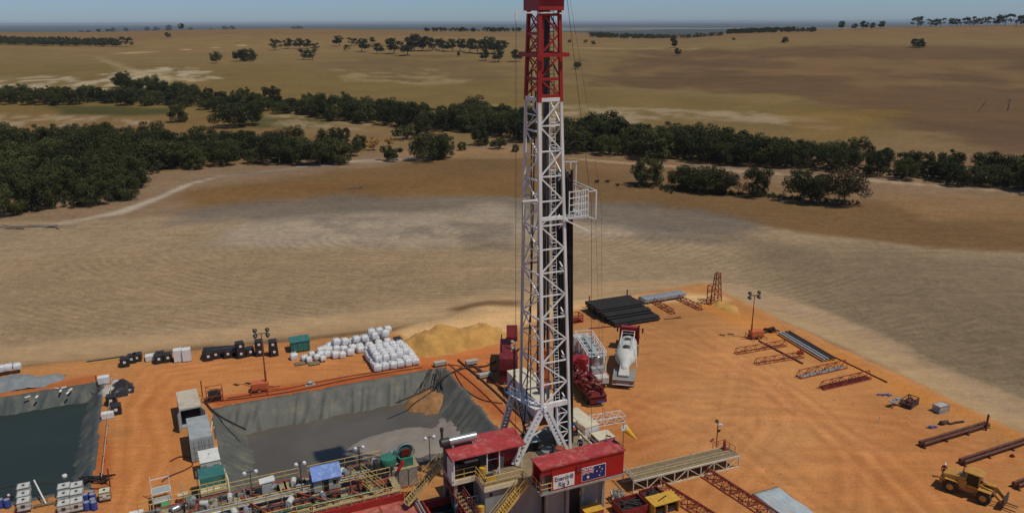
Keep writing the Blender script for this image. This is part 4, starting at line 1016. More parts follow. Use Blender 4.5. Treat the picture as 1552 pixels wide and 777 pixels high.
rb(MB().bx(-12.8, -10.9, 0, 2.6, .1, 4.9), 'inner_frame', 'black_pipe', sub)
rb(rail(MB(), [(-13.3, 3.1, FZ), (-13.3, -.72, FZ), (-10.95, -.72, FZ), (-10.95, -3.05, FZ), (-6.9, -3.05, FZ)], 1.1, 1.2, .042, kick=True), 'handrail', 'rail_yellow', sub)
rb(rail(MB(), [(2.5, -3.5, FZ), (2.5, 4.9, FZ), (-.3, 4.9, FZ)], 1.1, 1.5, .04), 'handrail', 'rail_yellow', sub)
# doghouse
dog = rthing('doghouse', 'long red doghouse cabin with a sign and a flag on its front wall', 'cabin', -1.9, -5.1, FZ)
rb(MB().bx(-5.35, 2.5, -6.2, -4.12, FZ + .05, 8.0).bx(-6.4, -5.37, -4.4, -4.12, FZ + .05, 8.0).bx(-6.4, -6.3, -6.2, -6.08, FZ + .05, 8.0).bx(-6.36, -5.37, -6.16, -6.0, 7.3, 8.0), 'cabin_body', 'dog_red', dog, bevel=.02)
M = MB().bx(-6.55, 2.6, -6.35, -4.0, 8.0, 8.12)
M.bx(-6.52, 2.57, -6.33, -6.27, 8.12, 8.17)
rb(M, 'roof', 'roof_red', dog)
rb(MB().bx(-6.55, 2.6, -6.33, -4.0, FZ - .12, FZ + .04), 'base_frame', 'grey_steel', dog)
rb(MB().bx(-6.25, -5.6, -5.9, -5.5, FZ + .05, 7.2), 'porch_locker', 'grey_steel', dog)
rb(MB().bx(-5.9, -5.45, -6.18, -6.12, 6.3, 7.25), 'window', 'glass', dog)
rb(MB().bx(-2.78, -2.25, -6.32, -6.201, 6.9, 7.55), 'air_conditioner', 'wine', dog, bevel=.02)
rb(rail(MB(), [(-6.5, -4.2, FZ), (-6.5, -6.28, FZ), (-5.4, -6.28, FZ)], 1.05, 1.0, .04), 'handrail', 'rail_yellow', dog)
rb(MB().bar((2.5, -4.3, 8.15), (2.5, -6.2, 8.4), .05).bar((1.6, -4.2, 8.12), (1.6, -4.2, 8.8), .06).bar((1.6, -4.2, 8.8), (2.0, -4.5, 8.7), .12), 'roof_bracket', 'rust_red', dog)
sg = rb(MB().bx(-5.2, -2.95, -6.235, -6.202, FZ + .22, FZ + 1.62), 'sign_board', 'white', dog)
def text(body, size, c, m_, root, sub_, sx=1.0, name='lettering'):
    cu = bpy.data.curves.new('lettering', 'FONT'); cu.body = body; cu.size = size; cu.align_x = 'CENTER'; cu.align_y = 'CENTER'; cu.extrude = .006; cu.offset = .012
    tmp = bpy.data.objects.new('tmp', cu); col.objects.link(tmp); bpy.context.view_layer.update()
    me_ = bpy.data.meshes.new_from_object(tmp.evaluated_get(bpy.context.evaluated_depsgraph_get()))
    bpy.data.objects.remove(tmp)
    me_.transform(Matrix.Translation(Vector(c) - Vector(OFFS[root.name])) @ Matrix.Rotation(R(90), 4, 'X') @ Matrix.Diagonal((sx, 1, 1, 1)))
    me_.materials.clear(); me_.materials.append(MATS[m_]); o_ = bpy.data.objects.new(name, me_); col.objects.link(o_); o_.parent = sub_; return o_
text('Enerdrill', .68, (-4.08, -6.245, FZ + 1.22), 'sign_ink', dog, sg, .86)
text('Rig 3', .68, (-4.08, -6.245, FZ + .58), 'sign_ink', dog, sg, .86)
# the national flag painted on a panel
fx0, fx1, fz0, fz1 = -2.1, .42, FZ + .32, FZ + 1.68; FW, FH = fx1 - fx0, fz1 - fz0
fl = rb(MB().bx(fx0 - .05, fx1 + .05, -6.228, -6.202, fz0 - .05, fz1 + .05), 'flag_panel', 'flag_white', dog)
rb(MB().bx(fx0, fx1, -6.240, -6.229, fz0, fz1), 'blue_field', 'flag_blue', dog, fl)
Mw, Mr = MB(), MB(); hx, hz_ = FW / 2, FH / 2; cx0, cz0 = fx0, fz1 - hz_
def fbar(M, p, q, wd, y):
    p, q = Vector((p[0], y, p[1])), Vector((q[0], y, q[1])); M.bar(p, q, .006, wd) if abs((q - p).normalized().z) < .95 else M.bar(p, q, wd, .006)
def diag(M, wd, y, pts):
    (x0, z0), (x1, z1) = pts; d = Vector((x1 - x0, 0, z1 - z0)); n_ = Vector((-d.z, 0, d.x)).normalized() * wd / 2
    a_, b_ = Vector((x0, y, z0)), Vector((x1, y, z1)); f_ = Vector((0, .004, 0))
    M.add([a_ - n_, b_ - n_, b_ + n_, a_ + n_, a_ - n_ + f_, b_ - n_ + f_, b_ + n_ + f_, a_ + n_ + f_], [(0, 1, 2, 3), (7, 6, 5, 4), (0, 4, 5, 1), (1, 5, 6, 2), (2, 6, 7, 3), (3, 7, 4, 0)])
e = .06
diag(Mw, .13, -6.246, ((cx0 + e, cz0 + e * .5), (cx0 + hx - e, cz0 + hz_ - e * .5))); diag(Mw, .13, -6.2465, ((cx0 + e, cz0 + hz_ - e * .5), (cx0 + hx - e, cz0 + e * .5)))
diag(Mr, .045, -6.252, ((cx0 + e, cz0 + e * .5), (cx0 + hx - e, cz0 + hz_ - e * .5))); diag(Mr, .045, -6.2525, ((cx0 + e, cz0 + hz_ - e * .5), (cx0 + hx - e, cz0 + e * .5)))
diag(Mw, .22, -6.258, ((cx0, cz0 + hz_ / 2), (cx0 + hx, cz0 + hz_ / 2))); diag(Mw, .22, -6.2585, ((cx0 + hx / 2, cz0), (cx0 + hx / 2, cz0 + hz_)))
diag(Mr, .12, -6.264, ((cx0, cz0 + hz_ / 2), (cx0 + hx, cz0 + hz_ / 2))); diag(Mr, .12, -6.2645, ((cx0 + hx / 2, cz0), (cx0 + hx / 2, cz0 + hz_)))
def star(M, x, z, r, n_=7, y=-6.246):
    vs = [(x, y, z)] + [(x + (r if i % 2 == 0 else r * .45) * math.sin(math.pi * i / n_), y, z + (r if i % 2 == 0 else r * .45) * math.cos(math.pi * i / n_)) for i in range(2 * n_)]
    M.add(vs, [(0, 1 + (i + 1) % (2 * n_), 1 + i) for i in range(2 * n_)])
star(Mw, fx0 + FW * .25, fz0 + FH * .25, .20); star(Mw, fx0 + FW * .75, fz1 - FH * .83, .10); star(Mw, fx0 + FW * .63, fz1 - FH * .44, .10); star(Mw, fx0 + FW * .75, fz1 - FH * .17, .10); star(Mw, fx0 + FW * .86, fz1 - FH * .37, .10); star(Mw, fx0 + FW * .80, fz1 - FH * .55, .06, 5)
rb(Mw, 'white_crosses_and_stars', 'flag_white', dog, fl); rb(Mr, 'red_crosses', 'flag_red', dog, fl)
# drawworks house with the red roof
dh = rthing('drawworks_house', 'open sided house with a flat red roof left of the mast', 'shelter', -9.7, .3, FZ)
rb(MB().slab([(-13.6, -1.5, 8.15), (-5.9, -1.5, 8.15), (-5.7, 1.9, 8.35), (-13.5, 2.0, 8.35)], .12), 'roof', 'roof_red', dh)
for u_ in (-9.9, -8.6, -13.3, -6.2): rb(MB().bar((u_, -1.2, FZ), (u_, -1.2, 8.1), .1), 'post', 'white_steel', dh)
rb(MB().bar((-9.0, -1.2, FZ + .1), (-8.6, -1.2, FZ + .9), .07).bar((-9.9, -1.0, 7.0), (-8.6, -1.0, 7.0), .05), 'brace', 'white_steel', dh)
rb(MB().bx(-13.4, -10.2, .6, 1.7, FZ, 7.9), 'rear_wall', 'dark_steel', dh)
rb(MB().bx(-13.45, -13.2, -.9, .4, FZ + .1, FZ + 2.2), 'louvre_panel', 'white', dh)
dwk = rthing('drawworks', 'dark red drawworks drum housing under the right end of the red roof', 'winch', -7.6, .4, FZ)
rb(MB().bx(-8.5, -5.9, -.1, 1.6, FZ, 6.3).rev((-8.4, .7, 6.5), (-6.0, .7, 6.5), [(0, 1.05), (.08, 1.15), (.92, 1.15), (1, 1.05)], 20), 'drum_housing', 'truck_red', dwk, smooth=True)
rb(MB().rev((-5.95, .7, 6.5), (-5.7, .7, 6.5), [(0, .6), (1, .55)], 14).bx(-8.3, -7.8, -.45, -.1, FZ, 6.7), 'brake', 'grey_steel', dwk)
eng = rthing('diesel_engine', 'dark diesel engine sheltered under the left half of the red roof', 'engine', -11.4, 0, FZ)
rb(MB().bx(-12.6, -10.3, -.5, .5, FZ + .2, 6.9).bx(-12.2, -10.6, -.3, .3, 6.9, 7.4), 'engine_block', 'black_pipe', eng, bevel=.05)
rb(MB().bx(-13.0, -12.62, -.6, .6, FZ + .1, 7.0), 'radiator', 'dark_steel', eng); rb(MB().tube((-12, -.55, 7.1), (-10.6, -.55, 7.1), .14), 'air_filter', 'grey_steel', eng, smooth=True)
sil = rthing('exhaust_silencer', 'silver and soot black exhaust silencer lying on the red roof with an upright stack', 'exhaust', -11.6, .9, 8.35)
rb(MB().rev((-13.2, .7, 8.95), (-10.2, .7, 8.98), [(0, .2), (.04, .4), (.96, .4), (1, .2)], 18), 'drum', 'silver', sil, smooth=True)
rb(MB().rev((-14.0, .7, 8.94), (-13.15, .7, 8.95), [(0, .36), (.1, .43), (1, .43)], 18), 'sooty_end', 'dark_steel', sil, smooth=True)
rb(MB().tube((-13.8, .7, 9.2), (-13.8, .7, 10.5), .14, .13).tube((-13.8, .7, 10.2), (-13.8, .7, 10.55), .2, .19), 'stack_pipe', 'dark_steel', sil, smooth=True)
rb(MB().bx(-12.9, -12.7, .4, 1.0, 8.3, 8.65), 'saddle', 'grey_steel', sil); rb(MB().bx(-10.8, -10.6, .4, 1.0, 8.3, 8.65), 'saddle', 'grey_steel', sil)
# clutter of the rig floor
def small(name, label, cat, parts, u, v, z, rot=0, group=None):
    t_ = thing(name, label, cat, pad(u, v, z), A + rot, group)
    for nm, m_, M in parts: M.build(nm, m_, t_, False)
    return t_
def barrel(label, u, v, z, m_='yellow', r=.3, h=.88, lid='dark_steel', group=None, name='drum'):
    t_ = thing(name, label, 'drum', pad(u, v, z), A, group)
    MB().rev((0, 0, 0), (0, 0, h), [(0, r * .96), (.03, r), (.32, r), (.34, r * 1.05), (.36, r), (.64, r), (.66, r * 1.05), (.68, r), (.98, r), (1, r * .93)], 14).build('drum_body', m_, t_, True)
    MB().tube((0, 0, h), (0, 0, h + .015), r * .86).tube((r * .5, 0, h), (r * .5, 0, h + .05), .05).build('lid', lid, t_); return t_
barrel('yellow drum at the corner of the rig floor handrail', -10.2, -.9, FZ, 'yellow', .42, .95, 'yellow'); 
small('mud_bucket', 'yellow box of gear on the rig floor beside the yellow drum', 'box', [('box_body', 'yellow', MB().bx(-.5, .5, -.3, .3, 0, .5)), ('contents', 'dark_steel', MB().bx(-.42, .42, -.22, .22, .5, .58))], -9.9, -1.9, FZ)
for u_, v_, lb in ((-5.2, 1.2, 'dark hydraulic power tong hanging over the rig floor behind the slanted mast leg'), (-2.3, -1.2, 'dark iron roughneck machine standing on the rig floor between the mast legs')):
    small('power_tong', lb, 'machine', [('tong_body', 'dark_steel', MB().bx(-.7, .7, -.4, .4, .5, 1.1).tube((-.6, 0, 1.1), (-.6, 0, 1.9), .12)), ('jaw', 'rust_red', MB().rev((.5, 0, .55), (.5, 0, 1.15), [(0, .5), (1, .5)], 12)), ('stand', 'grey_steel', MB().bar((-.4, 0, 0), (-.4, 0, .6), .15).bar((.4, 0, 0), (.4, 0, .6), .15))], u_, v_, FZ, .4)
small('steel_plate', 'pale grey steel plate leaning flat over the dark rig floor machinery', 'plate', [('plate', 'container', MB().slab([(-1.1, -.7, .9), (1.1, -.7, .9), (1.1, .7, 1.05), (-1.1, .7, 1.05)], .06)), ('trestle', 'dark_steel', MB().bx(-.9, -.7, -.5, .5, 0, .83)), ('trestle', 'dark_steel', MB().bx(.7, .9, -.5, .5, 0, .83))], -3.9, 2.1, FZ)
small('rotary_table', 'round dark rotary table in the middle of the rig floor', 'machine', [('base', 'dark_steel', MB().bx(-1.1, 1.1, -.9, .9, 0, .12)), ('table', 'grey_steel', MB().rev((0, 0, .12), (0, 0, .25), [(0, .7), (1, .66)], 20))], -2.5, .6, FZ)
small('driller_winch', 'black winch with a drum on the right side of the rig floor', 'winch', [('winch_frame', 'dark_steel', MB().bx(-.5, .5, -.35, .35, 0, .35).bx(-.5, -.42, -.3, .3, .35, .9).bx(.42, .5, -.3, .3, .35, .9)), ('drum', 'rust_red', MB().rev((-.42, 0, .6), (.42, 0, .6), [(0, .32), (.1, .2), (.9, .2), (1, .32)], 14))], 1.5, 2.6, FZ)
small('tool_locker', 'dark blue and cream topped locker at the rear right corner of the rig floor', 'locker', [('locker_body', 'blue', MB().bx(-1.1, 1.1, -.6, .6, 0, 1.4)), ('lid', 'cream', MB().bx(-1.13, 1.13, -.63, .63, 1.4, 1.46))], 2.3, 5.7, 4.0)
M = MB()
for i in range(26):
    u_, v_ = rnd.uniform(-9.5, -4.2), rnd.uniform(2.2, 4.6); a_ = rnd.uniform(0, 3.1); L = rnd.uniform(.3, 1.1)
    M.bar((u_, v_, FZ + rnd.uniform(.1, .9)), (u_ + math.cos(a_) * L, v_ + math.sin(a_) * L, FZ + rnd.uniform(.1, 1.3)), rnd.uniform(.06, .25))
t_ = rthing('hydraulic_manifold', 'tangle of dark pipework and valves behind the mast foot', 'pipework', -6.5, 3.4, FZ); rb(M, 'valves', 'dark_steel', t_)
M = MB()
for i in range(8):
    v_ = 2.3 + i * .3; M.path([(-9.4, v_, FZ + .3), (-8, v_ + .3, FZ + .9), (-6, v_, FZ + .5), (-4.6, v_ - .3, FZ + .2)], .06, 6)
rb(M, 'pipes', 'rust_red', t_)
t_ = rthing('blowout_preventer', 'dark stacked valve block under the rig floor behind the grey wall', 'valve', -2.4, 0, 0); rb(MB().rev((-2.4, 0, .2), (-2.4, 0, 3.4), [(0, .5), (.1, .5), (.1, .9), (.3, .9), (.3, .6), (.45, .6), (.45, .95), (.7, .95), (.7, .6), (.85, .7), (1, .7)], 16), 'valve_stack', 'dark_red', t_, smooth=True); rb(MB().bx(-3.9, -.9, -.3, .3, 1.2, 1.8), 'ram', 'dark_steel', t_)
# stairs
stairs('stairs', 'yellow railed stairs from the red tank deck up to the rig floor', (-17.2, 2.3, 2.2), (-13.6, 2.6, FZ), .95)
stairs('stairs', 'yellow stairs running down from the doghouse landing to the ground', (-12.2, -3.95, .1), (-6.95, -3.7, FZ - .05), 1.0, 'rail_yellow', 'yellow')
stairs('stairs', 'dark orange railed stairs descending beside the dark water tank', (-11.3, -4.9, 1.0), (-13.2, 1.0, 4.6), .9, 'rust_red', 'deck_brown')
ld = rthing('stair_landing', 'small yellow railed landing at the left end of the red doghouse', 'landing', -6.0, -3.5, FZ); rb(MB().bx(-6.95, -4.65, -4.1, -3.03, FZ - .2, FZ - .02), 'plate', 'grating', ld); rb(rail(MB(), [(-7.0, -3.1, FZ), (-7.0, -4.0, FZ), ], 1.05, .9, .04), 'handrail', 'rail_yellow', ld)
cw = rthing('access_platform', 'pale low platform with a white handrail between grey wall and dark stairs', 'platform', -11.3, -1.9, 2.4); rb(MB().bx(-12.0, -10.8, -2.8, -1.0, 2.3, 2.4), 'plate', 'cream', cw); rb(rail(MB(), [(-12.0, -1.0, 2.4), (-10.85, -1.0, 2.4)], 1.0, .6, .04), 'handrail', 'white_steel', cw)
for p_ in ((-11.9, -2.7), (-11.9, -1.1)): rb(MB().bar((*p_, 0), (*p_, 2.3), .12), 'leg', 'grey_steel', cw)
barrel('yellow drum on the pale low platform beside the grey wall', -11.1, -2.5, 2.4, 'yellow', .35, .85, 'yellow')
# mud tanks
def mud_tank(label, u0, u1, v0, v1, z1, m_w, comps):
    t_ = rthing('mud_tank', label, 'tank', (u0 + u1) / 2, (v0 + v1) / 2, 0)
    rb(MB().bx(u0, u1, v0, v0 + .12, .15, z1).bx(u0, u1, v1 - .12, v1, .15, z1).bx(u0, u0 + .12, v0 + .12, v1 - .12, .15, z1).bx(u1 - .12, u1, v0 + .12, v1 - .12, .15, z1), 'tank_wall', m_w, t_)
    rb(MB().bx(u0 + .12, u1 - .12, v0 + .12, v1 - .12, .15, z1 - .7), 'drilling_mud', 'mud_grey', t_)
    M = MB(); n_ = comps
    for i in range(n_ + 1):
        x = u0 + .1 + (u1 - u0 - .2) * i / n_; M.bx(x - .35, x + .35, v0 + .1, v1 - .1, z1, z1 + .05)
    M.bx(u0, u1, v0 - .02, v0 + .75, z1 + .004, z1 + .055); rb(M, 'walkway', 'grating', t_)
    for s_ in (u0 + .2, u1 - .35): pass
    M = MB()
    for i in range(int((u1 - u0) / 1.1)): M.bx(u0 + .3 + i * 1.1, u0 + .42 + i * 1.1, v0 - .1, v0, .15, z1)
    rb(M, 'rib', m_w, t_); rg = random.Random(int(u0 * 7)); M = MB()
    for i in range(int((u1 - u0) * 3.2)):
        x, y = rg.uniform(u0 + .3, u1 - .3), rg.uniform(v0 + .3, v1 - .3); k_ = rg.random()
        if k_ < .35: M.tube((x, y, z1 - .1), (min(u1, x + rg.uniform(.5, 2.4)), y, z1 + rg.uniform(0, .2)), rg.uniform(.04, .1), n=6)
        elif k_ < .6: M.tube((x, y, z1 - .5), (x, y, z1 + rg.uniform(.3, .9)), rg.uniform(.04, .09), n=6)
        elif k_ < .8: M.tube((x, v0 + .2, z1 + .1), (x + rg.uniform(-.3, .3), v1 - .2, z1 + rg.uniform(.1, .3)), rg.uniform(.04, .08), n=6)
        else: M.box((x, y, z1 + .15), (rg.uniform(.2, .6), rg.uniform(.2, .5), rg.uniform(.2, .6)), rg.uniform(0, 1))
    rb(M, 'pipework', rg.choice(('dark_steel', 'grey_steel')), t_)
    M = MB()
    for i in range(int((u1 - u0) * 1.0)):
        x, y = rg.uniform(u0 + .3, u1 - .3), rg.uniform(v0 + .3, v1 - .3); M.box((x, y, z1 + .12), (rg.uniform(.15, .8), rg.uniform(.15, .4), rg.uniform(.1, .5)), rg.uniform(0, 3)); M.tube((x, y, z1), (x + rg.uniform(-.8, .8), y, z1 + rg.uniform(.1, .6)), .05, n=5)
    rb(M, 'valves', rg.choice(('grey_steel', 'rust_red', 'container')), t_); rb(MB().bx(u0 - .2, u1 + .2, v0 - .1, v0 + .2, 0, .15).bx(u0 - .2, u1 + .2, v1 - .3, v1, 0, .15), 'skid', 'rust_red', t_)
    return t_
mt1 = mud_tank('long grey mud tank nearest the drawworks end, along the pit', -27.6, -14.2, 8.4, 11.3, 2.2, 'grey_steel', 6)
mt2 = mud_tank('long grey mud tank at the far left end of the row along the pit', -41.6, -27.9, 8.4, 11.3, 2.2, 'grey_steel', 6)
mt3 = mud_tank('red sided mud tank in front of the row, next to the red deck', -30.5, -17.2, 4.6, 7.6, 2.2, 'deck_red', 5)
mt4 = mud_tank('red sided mud tank at the left, cut by the lower frame edge', -44.0, -30.8, 4.6, 7.6, 2.2, 'deck_red', 5)
t_ = rthing('tank_deck', 'flat faded red steel deck with a seam, in front of the mud tanks', 'deck', -20, 2.2, 0)
rb(MB().bx(-26, -15.9, -1.5, 3.9, 0, 1.55), 'deck_body', 'deck_red', t_); rb(MB().bx(-26, -15.9, 3.9, 4.1, 0, 2.3), 'bulwark', 'red_steel', t_)
rb(MB().bar((-19.6, 3.8, 1.58), (-19.6, -1.5, 1.58), .12, .05).bar((-16.0, 3.8, 1.58), (-16.0, -1.5, 1.58), .12, .05), 'seam', 'rust_red', t_)
rb(rail(MB(), [(-26, 4.0, 2.3), (-17.3, 4.0, 2.3)], 1.0, 1.3, .04), 'handrail', 'rail_yellow', t_)
t_ = rthing('water_tank', 'open dark water tank with a red rim between deck and dark stairs', 'tank', -14.4, -.6, 0)
rb(MB().bx(-15.7, -12.6, 1.55, 1.8, 0, 2.3).bx(-15.7, -15.5, -4, 1.55, 0, 2.3).bx(-12.8, -12.6, -4, 1.55, 0, 2.3).bx(-15.5, -12.8, -4.2, -4, 0, 2.3), 'tank_wall', 'red_steel', t_)
rb(MB().bx(-15.5, -12.8, -4, 1.55, .1, 1.5), 'tank_water', mat('tank_water', (.006, .02, .018), .06, 0, 0, spec=.6), t_)
rb(MB().tube((-15.95, 3, 2.0), (-15.85, -4, 2.0), .1).tube((-16.2, 3, 1.9), (-16.15, -4, 1.9), .08), 'pipe', 'pale_pipe', t_, smooth=True)
barrel('dark short drum standing on the flat red deck', -17.9, -.6, 1.56, 'wine', .25, .7)
# railings of the tank row: far side along the pit and the middle walkway
for nm, a_, b_, lb in (('far', (-41.6, 11.4, 2.25), (-26.2, 11.4, 2.25), 'long yellow handrail along the pit side of the tanks, left stretch'), ('far2', (-25.3, 11.4, 2.25), (-17.4, 11.4, 2.25), 'yellow handrail along the pit side of the tanks, right stretch'), ('mid', (-34, 7.7, 2.25), (-17.4, 7.7, 2.25), 'pale yellow handrail along the middle walkway between the tanks'), ('near', (-44, 4.5, 2.25), (-26.1, 4.5, 2.25), 'yellow handrail along the front of the red sided tanks')):
    t_ = rthing('handrail', lb, 'railing', a_[0], a_[1], a_[2]); M = MB(); rail(M, [a_, b_], 1.05, 1.4, .042); rb(M, 'rails', 'rail_yellow', t_)
t_ = stairs('footbridge', 'pale railed footbridge crossing the mud tanks', (-19.3, 4.9, 2.5), (-20.6, 9.2, 2.5), 1.1, 'rail_yellow', 'grating')
t_['category'] = 'footbridge'
# long pipes across the tanks
for i, (v_, z_, m_, r_, u0, u1, lb) in enumerate(((8.1, 2.75, 'pale_pipe', .11, -42, -20, 'pale long flow pipe running the length of the tanks, rear one'), (7.9, 2.45, 'white', .09, -40, -24, 'white thinner flow pipe running just before the rear pale pipe'), (6.4, 2.6, 'dark_steel', .13, -43, -22, 'dark flow pipe lying over the red sided tanks'), (5.3, 2.55, 'green', .07, -40, -19, 'thin green pipe lying over the red sided tanks'), (10.9, 2.5, 'rust_red', .08, -40, -16, 'thin rusty pipe on the pit side of the grey tanks'), (9.2, 2.6, 'pale_pipe', .09, -27, -14.5, 'grey pipe on the tanks beside the green cyclone'))):
    o = MB().tube((u0 - u0, 0, 0), (u1 - u0, 0, 0), r_, n=8).build('flow_pipe', m_, None, True); o.location = pad(u0, v_, z_); o.rotation_euler = (0, 0, A); tag(o, lb, 'pipe')
for (a_, b_, lb) in (((-28.2, 9.0, 2.7), (-24.2, 5.2, 2.5), 'red slanting beam crossing the tanks left of the footbridge'), ((-32.2, 9.2, 2.7), (-29.8, 5.0, 2.5), 'red slanting beam crossing the tanks right of the second lamp post'), ((-22.6, 8.9, 2.8), (-19.9, 6.6, 2.6), 'red slanting beam crossing the tanks beside the footbridge')):
    o = MB().bar((0, 0, 0), Vector(b_) - Vector(a_), .16, .2).build('red_beam', 'rust_red'); o.location = pad(*a_); o.rotation_euler = (0, 0, A); tag(o, lb, 'beam')
# agitator motors, pumps and lamps on the tanks
def motor(u, v, z, lb, m_='tank_white', rot=0, s_=1.0):
    t_ = thing('agitator_motor', lb, 'motor', pad(u, v, z), A + rot, 'agitator motors on the mud tanks'); t_.scale = (s_,) * 3
    MB().bx(-.3, .3, -.25, .25, 0, .25).build('gearbox', 'grey_steel', t_); MB().rev((-.1, 0, .5), (.75, 0, .5), [(0, .26), (.1, .3), (.85, .3), (.9, .34), (1, .3)], 14).build('motor_casing', m_, t_, True)
for i, (u, v, lb) in enumerate(((-38.5, 9.6, 'the leftmost'), (-35.9, 9.7, 'second from the left'), (-33.2, 9.5, 'left of the first lamp post'), (-29.3, 9.6, 'right of the white machine'), (-27.0, 9.8, 'left of the second lamp post'), (-22.3, 9.8, 'right of the blue roofed shed'), (-15.0, 9.9, 'beside the stair head'), (-28.0, 6.2, 'among the dark channels'), (-33.0, 6.4, 'among the dark channels at the left'), (-24.6, 6.0, 'near the red beams'))):
    motor(u, v, 2.26, 'pale rounded agitator motor on the mud tanks, %s' % lb, 'tank_white' if i % 3 else 'silver', rnd.uniform(-.4, 1.9), rnd.uniform(.85, 1.15))
def lamp_post(u, v, z, h, lb, spread=.55):
    t_ = thing('lamp_post', lb, 'lamp post', pad(u, v, z), A)
    MB().tube((0, 0, 0), (0, 0, h), .05, .04).bx(-.15, .15, -.15, .15, 0, .04).build('post', 'dark_steel', t_)
    MB().bar((-spread, 0, h), (spread, 0, h), .06).tube((0, 0, h), (0, 0, h + .35), .02).build('cross_arm', 'dark_steel', t_)
    for s_ in (-1, 1):
        l_ = MB().rev((s_ * spread, -.06, h - .08), (s_ * spread, -.22, h + .16), [(0, .22), (.5, .2), (1, .1)], 12).build('lamp_head', 'lamp_face', t_, True)
    return t_
lamp_post(-26.4, 7.9, 2.26, 3.6, 'dark lamp post with two white lamps left of the blue roofed shed', .4); lamp_post(-31.1, 9.3, 2.26, 3.0, 'dark lamp post with two white lamps, leftmost on the tanks'); lamp_post(-20.1, 9.6, 2.26, 3.0, 'tall dark lamp post with two white lamps right of the blue roofed shed', .4); lamp_post(-13.9, 4.6, 4.2, 3.4, 'dark lamp post with two white lamps at the stair head by the red roof', .45)
t_ = thing('mud_cleaner', 'white and blue grey mud cleaning machine between the two left lamp posts', 'machine', pad(-29.6, 9.9, 2.26), A)
MB().bx(-.5, .5, -.5, .5, 0, 1.1).build('hopper', 'container', t_, bevel=.03); MB().slab([(-.7, -.5, 1.35), (.8, -.5, 1.45), (.8, .5, 1.45), (-.7, .5, 1.35)], .12).build('lid', 'white', t_); MB().bar((-.5, -.5, 0), (-.5, -.5, 1.3), .08).bar((.5, .5, 0), (.5, .5, 1.3), .08).build('stand', 'grey_steel', t_)
# blue roofed shed
sh = thing('site_shed', 'small shed with a bright blue tarpaulin roof on the mud tanks', 'shed', pad(-23.9, 8.6, 2.26), A)
MB().bx(-1.35, 1.35, -.9, .9, 0, 1.5).build('shed_wall', 'container', sh)
MB().slab([(-1.5, -1.15, 1.45), (1.5, -1.15, 1.45), (1.5, .1, 2.4), (-1.5, .1, 2.4)], .06).slab([(-1.5, .1, 2.4), (1.5, .1, 2.4), (1.5, 1.1, 1.9), (-1.5, 1.1, 1.9)], .06).build('roof', 'blue_tarp', sh)
MB().slab([(-1.53, -1.0, 1.5), (-1.5, -1.0, 1.5), (-1.5, .95, 1.5), (-1.53, .95, 1.5)], 1.1).build('side_tarp', 'blue', sh)
MB().bx(-.5, .15, -.93, -.901, 0, 1.4).build('doorway', 'black', sh); MB().bx(.6, 1.1, -.93, -.901, .55, 1.05).build('window', 'glass', sh)
# green machines
g1 = thing('centrifuge_tank', 'round green conical tank with a lid standing on the mud tanks', 'tank', pad(-17.3, 8.6, 2.26), A)
MB().rev((0, 0, .5), (0, 0, 1.9), [(0, .35), (.35, .85), (.8, .9), (.9, .85), (1, .3)], 18).build('vessel', 'green', g1, True); MB().rev((.7, .2, 1.5), (1.0, .2, 2.1), [(0, .3), (1, .28)], 12).build('motor', 'teal', g1, True)
for a_ in range(4): MB().bar((.7 * math.cos(a_ * 1.57 + .8), .7 * math.sin(a_ * 1.57 + .8), 0), (.6 * math.cos(a_ * 1.57 + .8), .6 * math.sin(a_ * 1.57 + .8), 1.1), .09).build('leg', 'pale_pipe', g1)
MB().tube((.9, -.6, .3), (1.5, -.6, 1.2), .18).build('red_valve', 'flag_red', g1, True); MB().bx(-1.5, -1.0, -.5, .5, 0, 1.5).build('cabinet', 'dark_steel', g1)
g2 = thing('degasser', 'dark green degasser drum standing on end with a coiled hose', 'machine', pad(-15.2, 9.4, 2.26), A)
MB().bx(-.7, .7, -.6, .6, 0, 1.0).build('base', 'green', g2, bevel=.04); MB().rev((0, -.2, 1.6), (0, .3, 1.6), [(0, .75), (.2, .85), (.8, .85), (1, .75)], 20).build('drum', 'teal', g2, True)
MB().path([(.95 * math.cos(a_ * .35), -.3, 1.6 + .95 * math.sin(a_ * .35)) for a_ in range(-2, 12)], .07).build('hose', 'pale_pipe', g2, True); MB().bx(-.5, .5, -.45, -.25, 1.2, 1.9).build('panel', 'dark_red', g2)
for u_, v_, lb in ((-16.1, 10.6, 'red centrifugal pump between the round green tank and the degasser'), (-21.5, 9.0, 'grey centrifugal pump right of the blue roofed shed'), (-18.6, 9.9, 'grey centrifugal pump left of the round green tank'), (-36.8, 10.0, 'dark centrifugal pump on the left tanks'), (-31.9, 6.0, 'dark centrifugal pump on the red sided tanks')):
    t_ = thing('centrifugal_pump', lb, 'pump', pad(u_, v_, 2.26), A + rnd.uniform(-.3, .3))
    MB().rev((0, -.12, .5), (0, .16, .5), [(0, .3), (.2, .4), (.8, .4), (1, .3)], 14).tube((.3, 0, .5), (.3, 0, 1.0), .12).build('volute', 'red_steel' if 'red cent' in lb else 'grey_steel', t_, True)
    MB().tube((0, .16, .5), (0, .95, .5), .27).build('motor', 'pale_pipe', t_, True); MB().bx(-.4, .4, -.3, 1.0, 0, .18).build('base', 'dark_steel', t_)
